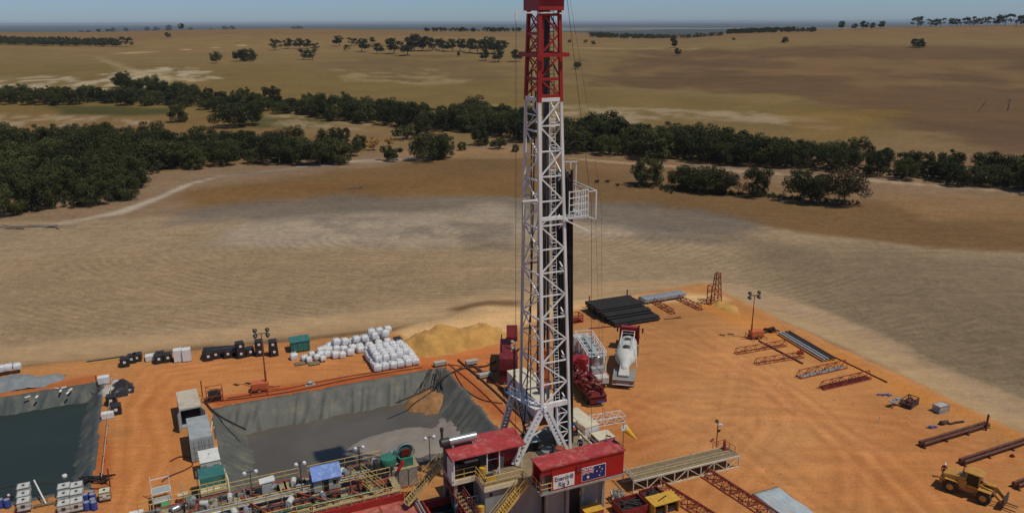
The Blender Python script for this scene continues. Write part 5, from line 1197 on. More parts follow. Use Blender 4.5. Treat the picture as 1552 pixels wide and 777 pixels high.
# workers of the rig
def person(label, loc, rz, top='cloth_red', legs='cloth_navy', hat='white', h=1.78, lean=0.0, name='person', armf=.15):
    s_ = h / 1.8
    J = [(0, 0, .98), (0, .02, 1.15), (0, .03, 1.38), (0, .02, 1.5), (0, .03, 1.60), (0, .05, 1.72),
         (.20, .02, 1.42), (.27, .04, 1.13), (.26, .04 + armf, .90), (.25, .06 + armf, .82),
         (-.20, .02, 1.42), (-.27, .02, 1.13), (-.26, .16, .90), (-.25, .2, .82),
         (.10, 0, .92), (.12, .06, .50), (.12, -.02, .10), (.12, .14, .04), (-.10, 0, .92), (-.13, -.04, .50), (-.13, -.14, .10), (-.13, 0, .04)]
    E = [(0, 1), (1, 2), (2, 3), (3, 4), (4, 5), (2, 6), (6, 7), (7, 8), (8, 9), (2, 10), (10, 11), (11, 12), (12, 13), (0, 14), (14, 15), (15, 16), (16, 17), (0, 18), (18, 19), (19, 20), (20, 21)]
    rad = [.15, .14, .165, .09, .06, .105, .075, .05, .036, .04, .075, .05, .036, .04, .095, .065, .045, .045, .095, .065, .045, .045]
    me_ = bpy.data.meshes.new('person'); me_.from_pydata([(x * s_, y * s_, z * s_) for x, y, z in J], E, []); me_.update()
    tmp = bpy.data.objects.new('tmp', me_); col.objects.link(tmp); md = tmp.modifiers.new('s', 'SKIN'); sv = me_.skin_vertices[0].data if me_.skin_vertices else None
    if sv is None:
        bpy.context.view_layer.objects.active = tmp; bpy.context.view_layer.update(); sv = me_.skin_vertices[0].data if me_.skin_vertices else None
    if sv:
        for i, r_ in enumerate(rad): sv[i].radius = (r_ * s_, r_ * s_ * (.8 if i in (0, 1, 2) else 1)); sv[i].use_root = (i == 0)
    sb = tmp.modifiers.new('b', 'SUBSURF'); sb.levels = 2; sb.render_levels = 2
    bpy.context.view_layer.update(); me2 = bpy.data.meshes.new_from_object(tmp.evaluated_get(bpy.context.evaluated_depsgraph_get())); bpy.data.objects.remove(tmp)
    me2.name = 'person'; me2.materials.clear()
    for m_ in (top, legs, 'skin'): me2.materials.append(MATS[m_])
    for p in me2.polygons:
        z = p.center.z / s_; x = abs(p.center.x / s_)
        p.material_index = 2 if (z > 1.53 or (z < .87 and x > .22)) else (1 if z < .98 else 0); p.use_smooth = True
    o = bpy.data.objects.new(name, me2); col.objects.link(o); o.location = loc; o.rotation_euler = (0, 0, rz); tag(o, label, 'person')
    MB().rev((0, .05 * s_, 1.72 * s_), (0, .04 * s_, 1.90 * s_), [(0, .16), (.1, .135), (.6, .12), (.9, .07), (1, .02)], 14).slab([(-.1, .15, 1.74 * s_), (.1, .15, 1.74 * s_), (.08, .25, 1.72 * s_), (-.08, .25, 1.72 * s_)], .02).build('hard_hat', hat, o, True)
    MB().bx(-.17, .17, -.135, -.10, 1.2 * s_, 1.26 * s_).bx(-.17, .17, .155, .175, 1.2 * s_, 1.26 * s_).build('reflective_band', 'lamp_face', o)
    return o
person('worker in a white hard hat and dark overalls standing on the rig floor', pad(.55, -.9, FZ), A + 2.2, 'cloth_navy', 'cloth_navy')
person('worker in red with a white hard hat beside the rear corner of the wheel loader', at(1429, 723), 2.6, 'cloth_red', 'cloth_navy')
# ------------------------------------------------------------ the yard
def W(root, x, y, r, w_=.28, hub='silver'):
    t_ = MB().rev((x, y - w_ / 2, r), (x, y + w_ / 2, r), [(0, r * .62), (0, r * .92), (.15, r), (.85, r), (1, r * .92), (1, r * .62)], 18).build('wheel', 'rubber', root, True)
    MB().rev((x, y - w_ / 2 - .01, r), (x, y + w_ / 2 + .01, r), [(0, r * .3), (.02, r * .58), (.98, r * .58), (1, r * .3)], 14).build('rim', hub, t_, True)
def kit(name, label, cat, loc, rz, parts, group=None):
    t_ = thing(name, label, cat, loc, rz, group)
    for nm, m_, M in parts: M.build(nm, m_, t_)
    return t_
def tractor_unit(root, x0, m_='truck_red'):
    """prime mover whose rear is at x0, facing +x"""
    MB().bx(x0, x0 + 6.6, -.42, .42, .7, 1.0).build('chassis', 'dark_steel', root)
    c_ = MB().bx(x0 + 3.2, x0 + 5.2, -1.2, 1.2, 1.0, 2.9).slab([(x0 + 3.1, -1.15, 3.5), (x0 + 4.4, -1.1, 3.3), (x0 + 4.4, 1.1, 3.3), (x0 + 3.1, 1.15, 3.5)], .6).build('cab', m_, root, bevel=.06)
    MB().bx(x0 + 5.2, x0 + 6.6, -.95, .95, .9, 2.0).build('bonnet', m_, root, bevel=.1)
    MB().slab([(x0 + 5.19, -1.0, 2.75), (x0 + 5.24, -1.05, 2.0), (x0 + 5.24, 1.05, 2.0), (x0 + 5.19, 1.0, 2.75)], .02).bx(x0 + 4.2, x0 + 4.9, -1.215, -1.2, 2.0, 2.7).bx(x0 + 4.2, x0 + 4.9, 1.2, 1.215, 2.0, 2.7).bx(x0 + 3.185, x0 + 3.2, -.7, .7, 2.1, 2.7).build('window', 'glass', root)
    for s_ in (-1, 1):
        MB().tube((x0 + 3.05, s_ * 1.15, 1.0), (x0 + 3.05, s_ * 1.15, 3.9), .1).build('exhaust_stack', 'dark_red', root, True)
        MB().bar((x0 + 5.0, s_ * 1.2, 2.6), (x0 + 5.1, s_ * 1.6, 2.6), .05).bx(x0 + 5.0, x0 + 5.1, s_ * 1.6 - .1, s_ * 1.6 + .1, 2.0, 2.75).build('mirror', 'dark_red', root)
        MB().bx(x0 + 5.3, x0 + 6.4, s_ * 1.12 - .13, s_ * 1.12 + .13, 1.0, 1.12).build('mudguard', m_, root)
    for x in (x0 + .9, x0 + 2.2): W(root, x, -1.0, .5, .5); W(root, x, 1.0, .5, .5)
    W(root, x0 + 5.8, -1.05, .5); W(root, x0 + 5.8, 1.05, .5)
# white pneumatic tanker
tk0, tk1 = at(943, 590), at(955, 512); tkr = heading(tk0, tk1)
tk = thing('tanker_truck', 'white bulk tanker semi trailer with a red prime mover, parked facing away', 'truck', at(944, 589), tkr)
MB().bx(.2, 11.5, -.5, -.35, .95, 1.2).bx(.2, 11.5, .35, .5, .95, 1.2).bx(.2, .5, -.5, .5, .95, 1.2).bx(11.2, 11.5, -.5, .5, .95, 1.2).build('trailer_chassis', 'grey_steel', tk)
v = [(0, .12), (.02, .35), (.22, .75), (.38, 1.25), (.46, 1.3), (.93, 1.1), (.98, .9), (1, .5)]
v = MB().rev((1.6, 0, 2.0), (10.9, 0, 2.45), v, 24).build('tank_shell', 'tank_white', tk, True)
MB().slab([(.5, -.65, 1.75), (3.4, -.45, 2.5), (3.4, .45, 2.5), (.5, .65, 1.75)], .25).build('discharge_chute', 'tank_white', tk, bevel=.08)
MB().rev((5.9, 0, 3.4), (5.9, 0, 3.7), [(0, .42), (.8, .42), (1, .36)], 16).rev((8.8, 0, 3.35), (8.8, 0, 3.65), [(0, .4), (.8, .4), (1, .34)], 16).build('hatch', 'dark_steel', tk, True)
M = MB(); rail(M, [(5.2, -.75, 3.5), (10.3, -.75, 3.4)], .8, 1.4, .03); rail(M, [(5.2, .75, 3.5), (10.3, .75, 3.4), (10.3, -.75, 3.4)], .8, 1.4, .03); M.build('top_handrail', 'white_steel', tk)
M = MB().bx(0, 2.4, -1.25, 1.25, 1.25, 1.4).bx(-.05, .05, -1.25, 1.25, .55, 1.4); M.build('rear_deck', 'grey_steel', tk, bevel=.02)
MB().bx(-.1, 0, -1.1, -.75, .75, .95).bx(-.1, 0, .75, 1.1, .75, .95).build('tail_lamp', 'red_steel', tk)
MB().bar((-.08, -1.2, .6), (-.08, 1.2, .6), .1).bar((-.08, -1.2, 1.3), (-.08, 1.2, 1.3), .08).build('bumper', 'white_steel', tk)
for x in (1.1, 2.35, 3.6):
    for s_ in (-1, 1): W(tk, x, s_ * 1.0, .5, .45)
MB().bx(.4, 4.3, -1.28, -.76, 1.06, 1.14).bx(.4, 4.3, .76, 1.28, 1.06, 1.14).build('mudguard', 'grey_steel', tk)
M = MB(); ladder(M, (4.9, -1.35, 1.0), (5.3, -1.0, 3.5), .4); M.build('ladder', 'white_steel', tk)
tractor_unit(tk, 10.6); tk.scale = (1, 1.2, 1.06)
# silver bulk silo truck (behind) and red pumping truck (in front)
def ctr(L, W_, u, v, rz): return pad(u, v)
bt = thing('bulk_cement_truck', 'silver framed bulk cement truck behind the dark red pumping truck', 'truck', at(908, 585), heading(at(908, 585), at(878, 535)))
MB().bx(-.2, 11.5, -1.15, 1.15, .9, 1.15).build('chassis', 'grey_steel', bt)
for x in (2.6, 5.3, 8.0): MB().rev((x, 0, 1.5), (x, 0, 3.9), [(0, .3), (.3, 1.15), (.85, 1.2), (.95, 1.0), (1, .5)], 18).build('silo_pot', 'silver', bt, True)
M = MB()
for z_ in (4.0, 4.5):
    M.bar((1.2, -1.25, z_), (9.4, -1.25, z_), .09).bar((1.2, 1.25, z_), (9.4, 1.25, z_), .09).bar((1.2, -1.25, z_), (1.2, 1.25, z_), .09).bar((9.4, -1.25, z_), (9.4, 1.25, z_), .09)
for i in range(7):
    x = 1.2 + i * 8.2 / 6; M.bar((x, -1.25, 1.1), (x, -1.25, 4.5), .08).bar((x, 1.25, 1.1), (x, 1.25, 4.5), .08).bar((x, -1.25, 4.0), (x, 1.25, 4.0), .07)
    if i < 6: M.bar((x, -1.25, 4.0), (x + 1.37, 1.25, 4.0), .05).bar((x, -1.25, 1.2), (x + 1.37, -1.25, 4.0), .05)
M.build('silo_frame', 'white_steel', bt)
MB().bx(1.4, 9.2, -.3, .3, 4.02, 4.06).build('top_walkway', 'container', bt)
MB().bx(-.6, .9, -1.2, 1.2, .6, 1.5).build('rear_deck', 'tank_white', bt, bevel=.05); MB().bar((-.65, -1.1, .55), (-.65, 1.1, .55), .12).build('bumper', 'black', bt)
MB().bx(.9, 1.9, -.9, .9, 1.2, 2.3).build('blower', 'container', bt, bevel=.05)
for x in (1.0, 2.3, 9.2):
    for s_ in (-1, 1): W(bt, x, s_ * 1.0, .5, .4)
MB().bx(9.6, 11.4, -1.2, 1.2, 1.15, 3.2).build('cab', 'tank_white', bt, bevel=.08)
pt = thing('pumping_truck', 'dark red cement pumping truck with a cluttered deck right of the mast', 'truck', at(903, 612), heading(at(903, 612), at(868, 570)))
MB().bx(-.6, 9.6, -1.15, 1.15, .95, 1.2).build('chassis', 'wine', pt)
MB().bx(-.8, 2.0, -1.2, 1.2, 1.2, 1.5).slab([(-.8, -1.2, 1.5), (2.2, -1.2, 2.2), (2.2, 1.2, 2.2), (-.8, 1.2, 1.5)], .3).build('rear_deck', 'dark_red', pt, bevel=.03)
MB().rev((6.2, -.4, 1.3), (6.2, -.4, 4.3), [(0, .3), (.2, .8), (.9, .85), (1, .4)], 18).build('mixing_tank', 'truck_red', pt, True)
MB().bx(7.2, 9.2, -1.15, 1.15, 1.2, 3.2).build('cab', 'truck_red', pt, bevel=.08); MB().bx(9.2, 9.215, -.95, .95, 2.2, 3.0).build('window', 'glass', pt)
M = MB(); rg = random.Random(5)
for i in range(70):
    x, y, z_ = rg.uniform(-.4, 5.8), rg.uniform(-1.1, 1.1), rg.uniform(1.3, 2.9); L = rg.uniform(.3, 1.2); a_ = rg.uniform(0, 3.14)
    M.tube((x, y, z_), (x + math.cos(a_) * L, max(-1.15, min(1.15, y + math.sin(a_) * L)), z_ + rg.uniform(-.3, .5)), rg.uniform(.05, .2), n=7)
M.build('pump_pipework', 'dark_red', pt)
for x, y in ((2.9, .5), (4.2, -.5)): MB().bx(x - .7, x + .7, y - .45, y + .45, 1.2, 2.2).rev((x - .8, y, 2.3), (x + .7, y, 2.3), [(0, .35), (1, .35)], 12).build('triplex_pump', 'wine', pt, bevel=.04)
for x, y, z_ in ((2.2, -.9, 2.7), (3.4, .2, 2.9), (4.7, .9, 2.8), (5.2, -.7, 3.1)): MB().sph((x, y, z_), .18).build('valve_wheel', 'silver', pt, True)
M = MB()
for p in ((1.0, -1.2), (5.6, -1.2), (5.6, 1.2), (1.0, 1.2)): M.bar((*p, 1.3), (*p, 3.8), .07)
M.bar((1, -1.2, 3.8), (5.6, -1.2, 3.8), .07).bar((1, 1.2, 3.8), (5.6, 1.2, 3.8), .07).bar((1, -1.2, 3.8), (1, 1.2, 3.8), .07).bar((5.6, -1.2, 3.8), (5.6, 1.2, 3.8), .07)
M.build('gantry', 'truck_red', pt)
M = MB(); ladder(M, (5.4, 1.9, .2), (4.9, 1.3, 2.6), .5); M.build('ladder', 'white_steel', pt)
for x in (.5, 1.7, 7.9):
    for s_ in (-1, 1): W(pt, x, s_ * 1.02, .52, .45, 'dark_steel')
MB().bx(-.9, -.8, -1.15, 1.15, .6, 1.1).build('tail_board', 'dark_red', pt); MB().bx(-1.0, -.9, -.9, .2, .65, .85).build('number_plate', 'blue', pt)
# red crane like skid at the left of the mast
rt = thing('pump_skid', 'dark red high pressure pump unit with a raised hopper left of the mast', 'machine', at(771, 583), heading(at(771, 583), at(771, 540)))
MB().bx(0, 9.5, -1.25, 1.25, .3, .9).build('skid_base', 'wine', rt)
MB().bx(-.2, 2.0, -1.25, 1.25, 2.2, 4.0).build('front_housing', 'wine', rt, bevel=.06); MB().bx(0, 1.8, -1.1, 1.1, .9, 2.2).build('front_stand', 'dark_red', rt)
MB().bx(2.2, 8.8, -.35, 1.25, .9, 3.3).build('engine_housing', 'wine', rt, bevel=.06)
MB().slab([(6.2, -1.3, 4.6), (9.4, -1.3, 5.2), (9.4, .3, 5.2), (6.2, .3, 4.6)], .7).build('hopper', 'wine', rt, bevel=.05); MB().slab([(6.4, -1.1, 4.67), (9.2, -1.1, 5.19), (9.2, .1, 5.19), (6.4, .1, 4.67)], .04).build('hopper_mouth', 'dark_red', rt)
M = MB(); rg = random.Random(8)
for i in range(26):
    x, y, z_ = rg.uniform(2.0, 6.8), rg.uniform(-1.2, .9), rg.uniform(2.2, 4.0); M.tube((x, y, z_), (x + rg.uniform(-.8, .8), y + rg.uniform(-.4, .4), z_ + rg.uniform(-.3, .5)), rg.uniform(.06, .2), n=6)
M.build('pipework', 'wine', rt)
for x, y, z_ in ((2.8, -.6, 4.2), (5.0, -.5, 4.3)): MB().sph((x, y, z_), .28).build('gauge_drum', 'container', rt, True)
for x, y in ((.3, -1.0), (3.0, 1.0), (6.4, 1.0)): MB().tube((x, y, 3.2), (x, y, 4.9), .08).build('exhaust_pipe', 'dark_red', rt, True)
# white long container beside it
wc = thing('site_container', 'long white flat topped container standing just left of the mast', 'container', pad(4.9, 20.6), A + R(-91))
MB().bx(-5.0, 5.0, -1.3, 1.3, .15, 2.85).build('container_body', 'white', wc, bevel=.03); MB().bx(-5.02, 5.02, -1.32, 1.32, 2.85, 2.93).build('roof', 'cream', wc)
MB().bx(-5.0, 5.0, -1.25, 1.25, 0, .15).build('skid', 'grey_steel', wc); MB().bx(-3.6, -2.4, -1.325, -1.301, 1.9, 2.2).build('stencil_patch', 'container', wc)
M = MB()
for i in range(18): M.bx(-4.8 + i * .55, -4.6 + i * .55, -1.33, -1.301, .3, 1.75)
M.build('side_ribs', 'white', wc)
# black generator wheel etc beside container
kit('hose_reel', 'black upright hose reel standing on the white container by the mast', 'reel', pad(5.3, 17.4, 2.95), A, [('wheel', 'dark_steel', MB().rev((0, -.1, 1.0), (0, .1, 1.0), [(0, .9), (0, 1.0), (1, 1.0), (1, .9)], 20)), ('stand', 'grey_steel', MB().bar((-.6, -.3, 0), (0, -.3, 1.0), .08).bar((.6, -.3, 0), (0, -.3, 1.0), .08).bx(-.7, .7, -.4, .4, 0, .08))])
cb = thing('site_cabin', 'pale yellow topped cabin right of the mast foot behind the rig floor', 'cabin', pad(6.9, 10.6), A + R(-85)); MB().bx(-2.4, 2.4, -1.0, 1.0, .1, 2.4).build('cabin_wall', 'white', cb, bevel=.02); MB().bx(-2.45, 2.45, -1.05, 1.05, 2.4, 2.48).build('roof', 'cream', cb); MB().bx(1.3, 2.0, -1.015, -1.001, .2, 2.0).build('door', 'container', cb)
c2 = thing('site_cabin', 'small dark blue sided box with a cream lid beside the pale cabin', 'cabin', pad(7.9, 7.0), A); MB().bx(-1.1, 1.1, -.9, .9, .1, 1.7).build('cabin_wall', 'blue', c2); MB().bx(-1.13, 1.13, -.93, .93, 1.7, 1.77).build('roof', 'cream', c2)
# white truss frame
def truss(name, label, loc, rz, L, w_, h, m_, n_, r_=.05, group=None, tri=True, fill=None):
    t_ = thing(name, label, 'truss', loc, rz, group)
    A_ = [Vector((0, -w_ / 2, 0)), Vector((0, w_ / 2, 0)), Vector((0, 0, h))] if tri else [Vector((0, -w_ / 2, 0)), Vector((0, w_ / 2, 0)), Vector((0, w_ / 2, h)), Vector((0, -w_ / 2, h))]
    ex = Vector((L, 0, 0))
    for a_ in A_: MB().bar(a_ + Vector((0, 0, r_)), a_ + ex + Vector((0, 0, r_)), r_ * 1.6).build('chord', m_, t_)
    M = MB(); up = Vector((0, 0, r_))
    for i in range(n_ + 1):
        p = ex * (i / n_) + up
        for j in range(len(A_)): M.bar(A_[j] + p, A_[(j + 1) % len(A_)] + p, r_ * 1.1)
        if i < n_:
            q = ex * ((i + 1) / n_) + up
            for j in range(len(A_)):
                a_, b_ = A_[j], A_[(j + 1) % len(A_)]
                M.bar(*( (a_ + p, b_ + q) if i % 2 else (b_ + p, a_ + q)), r_)
    M.build('web', m_, t_)
    if fill:
        for k_, (m2, n2) in enumerate(fill):
            for i in range(n2): MB().tube((.2, -w_ * .3 + i * w_ * .6 / max(1, n2 - 1), .12 + k_ * .16), (L - .2, -w_ * .3 + i * w_ * .6 / max(1, n2 - 1), .12 + k_ * .16), .07, n=7).build('rod', m2, t_, True)
    return t_
truss('lattice_truss', 'white lattice frame lying on the clay right of the pumping truck', pad(9.6, 12.6), A - .1, 4.2, 1.6, .8, 'white_steel', 3, .04, None, False)
# pipe stacks at the back: layers of black pipe in three steps
st = [(29.0, 48.6, 9.8), ]
ps = pad(28.9, 39.6)
rows = []
n_pipe = 0
def pipe_row(v0, n_, z0, u0, L, r_=.135, label='black drill pipe in the wide stepped stack at the back of the pad', grp='black pipes of the stepped stack', m_='black_pipe'):
    base = None
    for i in range(n_):
        o = bpy.data.objects.new('drill_pipe', PIPE[(L, m_)]) if (L, m_) in PIPE else None
        if o is None:
            o = MB().tube((0, 0, 0), (L, 0, 0), r_, n=8).build('drill_pipe', m_, None, True); PIPE[(L, m_)] = o.data
        else: col.objects.link(o)
        o.location = pad(u0 + rnd.uniform(-.15, .15), v0 + i * r_ * 2.05, z0); o.rotation_euler = (0, 0, A - .02); tag(o, label, 'pipe', grp)
PIPE = {}
for lay, (nv_, v0_, u0_) in enumerate(((34, 39.6, 28.9), (32, 40.0, 29.0), (26, 41.6, 28.5), (24, 42.1, 28.6), (18, 43.8, 28.2), (17, 44.1, 28.3))):
    pipe_row(v0_, nv_, .2 + .14 + lay * .27, u0_, 8.6)
    if lay % 2 == 0: pass
for k_, (u_, lb) in enumerate(((30.4, 'left'), (35.4, 'right'))):
    o = MB().bx(-.12, .12, 0, 9.0, 0, .2).build('timber_bearer', 'wood_deck'); o.location = pad(u_, 39.4, .02); o.rotation_euler = (0, 0, A); tag(o, '%s timber bearer under the stepped stack of black pipes' % lb, 'bearer')
def bollard(px, py, h, lb, m_='rust_red', r_=.12):
    p = at(px, py); M = MB().tube((0, 0, -.2), (0, 0, h), r_, n=10)
    t_ = M.build('marker_post', m_, None, True); t_.location = p; MB().tube((0, 0, h), (0, 0, h + .05), r_ * 1.15, n=10).build('cap', 'dark_steel', t_); return tag(t_, lb, 'post')
bollard(893, 468, 2.3, 'rust red upright post at the left rear corner of the black pipe stack'); bollard(950, 457, 2.2, 'dark upright post behind the middle of the black pipe stack', 'brown_pipe')
bollard(1494, 652, 2.1, 'dark red upright post at the far end of the rusty pipe rack', 'brown_pipe'); bollard(1332, 642, .9, 'thin pale stake standing alone on the clay', 'cream', .04)
bollard(148, 590, 2.0, 'dark stake at the far corner of the left pit', 'brown_pipe', .06); bollard(167, 735, 2.0, 'dark stake at the near corner of the left pit', 'brown_pipe', .06); bollard(676, 558, 1.0, 'short red stake at the far right corner of the middle pit', 'rust_red', .06); bollard(307, 600, 2.2, 'dark stake beside the open container', 'brown_pipe', .07)
# grey slabs
sl_ = at(975, 463)
for i in range(4):
    for j in range(3):
        o = MB().bx(0, 8.6, 0, .55, 0, .16).build('steel_sheet', 'pale_pipe' if i < 2 else 'dark_red' if (i == 3 and j < 1) else 'grey_steel'); o.location = pad(39.3 + j * .12, 47.0 + i * .58, .4 + j * .17); o.rotation_euler = (0, 0, A)
        tag(o, 'long flat grey steel sheet in the pile between the pipe stack and the red tower', 'steel sheet', 'grey steel sheets in the rear pile')
for u_ in (40, 43.5, 47): 
    o = MB().bx(-.1, .1, 0, 2.6, 0, .38).build('timber_bearer', 'wood_deck'); o.location = pad(u_, 46.9); o.rotation_euler = (0, 0, A); tag(o, {40: 'left', 43.5: 'middle', 47: 'right'}[u_] + ' timber bearer under the pile of grey sheets', 'bearer')
truss('pipe_rack', 'red triangular pipe rack poking out from under the grey sheets, left one', at(1020, 476), heading(at(1020, 476), at(992, 460)), 6.0, .9, .9, 'rust_red', 6, .055)
truss('pipe_rack', 'red triangular pipe rack poking out beside the grey sheets, right one', at(1062, 470), heading(at(1062, 470), at(1030, 455)), 6.0, .9, .9, 'rust_red', 6, .055)
# red derrick like tower
tw = thing('lattice_tower', 'free standing red lattice tower section at the far corner of the pad', 'tower', at(1085, 457), A + R(30))
M = MB(); hh = 5.4
B0 = [(-.9, -.7), (.9, -.7), (.9, .7), (-.9, .7)]; B1 = [(-.4, -.35), (.4, -.35), (.4, .35), (-.4, .35)]
for i in range(4): MB().bar((*B0[i], 0), (*B1[i], hh), .12).build('leg', 'rust_red', tw)
for k_ in range(5):
    t0, t1 = k_ / 5, (k_ + 1) / 5; L0 = [Vector((*B0[i], 0)).lerp(Vector((*B1[i], hh)), t0) for i in range(4)]; L1 = [Vector((*B0[i], 0)).lerp(Vector((*B1[i], hh)), t1) for i in range(4)]
    for i in range(4): M.bar(L1[i], L1[(i + 1) % 4], .08); M.bar(L0[i], L1[(i + 1) % 4], .07)
M.build('bracing', 'rust_red', tw)
M = MB()
for z_ in (0.1, 1.2, 2.4, 3.5): M.bar((-2.2, 0, z_), (-.7, 0, z_), .12).bar((-2.2, .8, z_), (-.7, .6, z_), .1).bar((-2.2, 0, z_), (-2.2, .8, z_), .1)
M.bar((-2.2, 0, 0), (-2.2, 0, 3.6), .16).bar((-2.2, .8, 0), (-2.2, .8, 3.6), .14); M.build('side_frame', 'rust_red', tw)
def cage(name, label, cat, loc, rz, d, m_, r_=.06, fill=None, fm=None):
    t_ = thing(name, label, cat, loc, rz); x, y, z = d[0] / 2, d[1] / 2, d[2]; M = MB(); c_ = [(-x, -y), (x, -y), (x, y), (-x, y)]
    for z_ in (r_, z * .5, z): 
        for i in range(4): M.bar((*c_[i], z_), (*c_[(i + 1) % 4], z_), r_)
    for p in c_: M.bar((*p, 0), (*p, z), r_ * 1.2)
    for i in range(4): M.bar((*c_[i], r_), (*c_[(i + 1) % 4], z), r_ * .8)
    M.build('frame', m_, t_)
    if fill: fill.build('contents', fm, t_, bevel=.02)
    return t_
cage('basket', 'red steel cage basket standing right behind the mast', 'basket', at(872, 487), A, (2.0, 1.6, 1.3), 'red_steel', .09, MB().bx(-.8, .8, -.6, .6, .1, .5), 'dark_red')
o = MB().bar((0, 0, .08), (4.2, .9, .1), .14).bar((2.0, .3, .08), (2.6, 1.0, .08), .1).build('steel_beam', 'rust_red'); o.location = at(893, 498); o.rotation_euler = (0, 0, .0); tag(o, 'red steel offcut lying on the clay before the black pipe stack', 'beam')
o = MB().bar((0, 0, .06), (3.2, .7, .06), .1).bar((1.5, .2, .1), (3.0, .9, .2), .08).build('steel_offcuts', 'dark_steel'); o.location = at(1006, 484); tag(o, 'dark scraps lying at the right end of the black pipe stack', 'scrap')
# light towers
def light_tower(label, px, py, h, rz, fc=1):
    t_ = thing('light_tower', label, 'light tower', at(px, py), rz)
    MB().bx(-1.1, 1.0, -.6, .6, .45, 1.35).build('generator_canopy', 'orange', t_, bevel=.06)
    MB().bx(-1.2, 1.1, -.65, .65, .3, .45).bar((1.0, 0, .4), (2.6, 0, .4), .1).bar((1.0, .5, .4), (2.2, 0, .4), .07).build('trailer_frame', 'rust_red', t_)
    W(t_, -.1, -.75, .33, .2, 'orange'); W(t_, -.1, .75, .33, .2, 'orange')
    for x, y in ((-1.2, -1.3), (-1.2, 1.3), (1.0, -1.3), (1.0, 1.3)): MB().bar((x, y * .45, .4), (x, y, .4), .07).bar((x, y, .55), (x, y, 0), .07).build('outrigger', 'rust_red', t_)
    MB().tube((.8, 0, 1.3), (.8, 0, h * .35), .13, n=8).tube((.8, 0, h * .35), (.8, 0, h * .7), .09, n=8).tube((.8, 0, h * .7), (.8, 0, h), .06, n=8).build('telescopic_mast', 'rust_red', t_, True)
    M = MB().bar((.05, 0, h), (1.55, 0, h), .08).bar((.05, 0, h - .35), (.05, 0, h + .35), .05).bar((1.55, 0, h - .35), (1.55, 0, h + .35), .05); M.build('head_frame', 'dark_steel', t_)
    for x in (.0, 1.6):
        for z_ in (-.38, .38): l_ = MB().rev((x, .2 * fc, h + z_ + .1), (x, -.2 * fc, h + z_ - .1), [(0, .3), (.3, .3), (1, .16)], 12).build('floodlight', 'dark_steel', t_, True); MB().rev((x, .215 * fc, h + z_ + .108), (x, .2 * fc, h + z_ + .1), [(0, .26), (1, .26)], 12).build('lens', 'lamp_face', l_)
    return t_
light_tower('orange light tower trailer between the row of black crates and the middle pit', 395, 592, 8.3, .25)
light_tower('orange light tower trailer with a tall mast near the right edge of the pad', 1145, 512, 7.2, math.pi + .25, -1)
M = MB()
for i in range(16): a_ = rnd.uniform(0, 6.28); M.path([(rnd.uniform(-1, 1), rnd.uniform(-.7, .7), rnd.uniform(.1, .6)), (math.cos(a_) * .8, math.sin(a_) * .6, rnd.uniform(.2, .8)), (rnd.uniform(-1.6, 1.6), rnd.uniform(-.8, .8), .1)], .09, 6)
o = M.build('hose_heap', 'hose', None, True); o.location = at(1168, 503); tag(o, 'heap of black hose behind the right light tower', 'hose')
# racks along the right
truss('pipe_rack', 'long low rusty rack beam, farthest of the four by the right light tower', at(1115, 536), A - R(3), 9.0, .8, .9, 'rust_red', 5, .05)
truss('pipe_rack', 'long low rusty rack beam, second of the four from the light tower', at(1145, 552), A - R(5), 8.2, .8, .9, 'rust_red', 5, .05)
truss('pipe_rack', 'grey rodded rack, third of the four, holding pale rods', at(1210, 572), A, 8.6, 1.0, 1.1, 'rust_red', 5, .06, None, True, [('grey_steel', 4)])
truss('pipe_rack', 'red rodded rack, nearest of the four, filled with dark red rods', at(1245, 589), A, 8.6, 1.0, 1.1, 'rust_red', 5, .06, None, True, [('dark_red', 4), ('dark_red', 3)])
for i, (m_, lb) in enumerate((('pale_pipe', 'pale grey girder, left one of the long bundle at the right pad edge'), ('grey_steel', 'dull grey girder, second of the long bundle at the right pad edge'), ('dark_steel', 'dark girder, third of the long bundle at the right pad edge'), ('brown_pipe', 'brown girder, outermost of the long bundle at the right pad edge'))):
    o = MB().bar((0, 0, .3), (11.2, 0, .3), .34, .07).bar((0, 0, .5), (11.2, 0, .5), .34, .07).bar((0, 0, .4), (11.2, 0, .4), .07, .2).build('steel_girder', m_); o.location = at(1180 + i * 5, 507 - i * .6); o.rotation_euler = (0, 0, heading(at(1183, 507), at(1240, 541))); tag(o, lb, 'girder')
o = MB().bar((0, 0, .1), (10.5, 0, .1), .16).build('long_pipe', 'brown_pipe'); o.location = at(1257, 538); o.rotation_euler = (0, 0, heading(at(1257, 538), at(1326, 571))); tag(o, 'single long dark pipe lying along the pad edge beyond the rodded racks', 'pipe')
o = MB().bar((0, 0, .12), (9.5, 0, .12), .2).build('long_pipe', 'brown_pipe'); o.location = at(1150, 517); o.rotation_euler = (0, 0, heading(at(1150, 517), at(1204, 545))); tag(o, 'long dark pipe lying across the two low rack beams', 'pipe')
kit('jack', 'small red jack stand between the low rack beams and the girders', 'jack', at(1213, 536), 0, [('base', 'red_steel', MB().bx(-.4, .4, -.3, .3, 0, .5)), ('screw', 'dark_steel', MB().tube((0, 0, .5), (0, 0, .9), .08))])
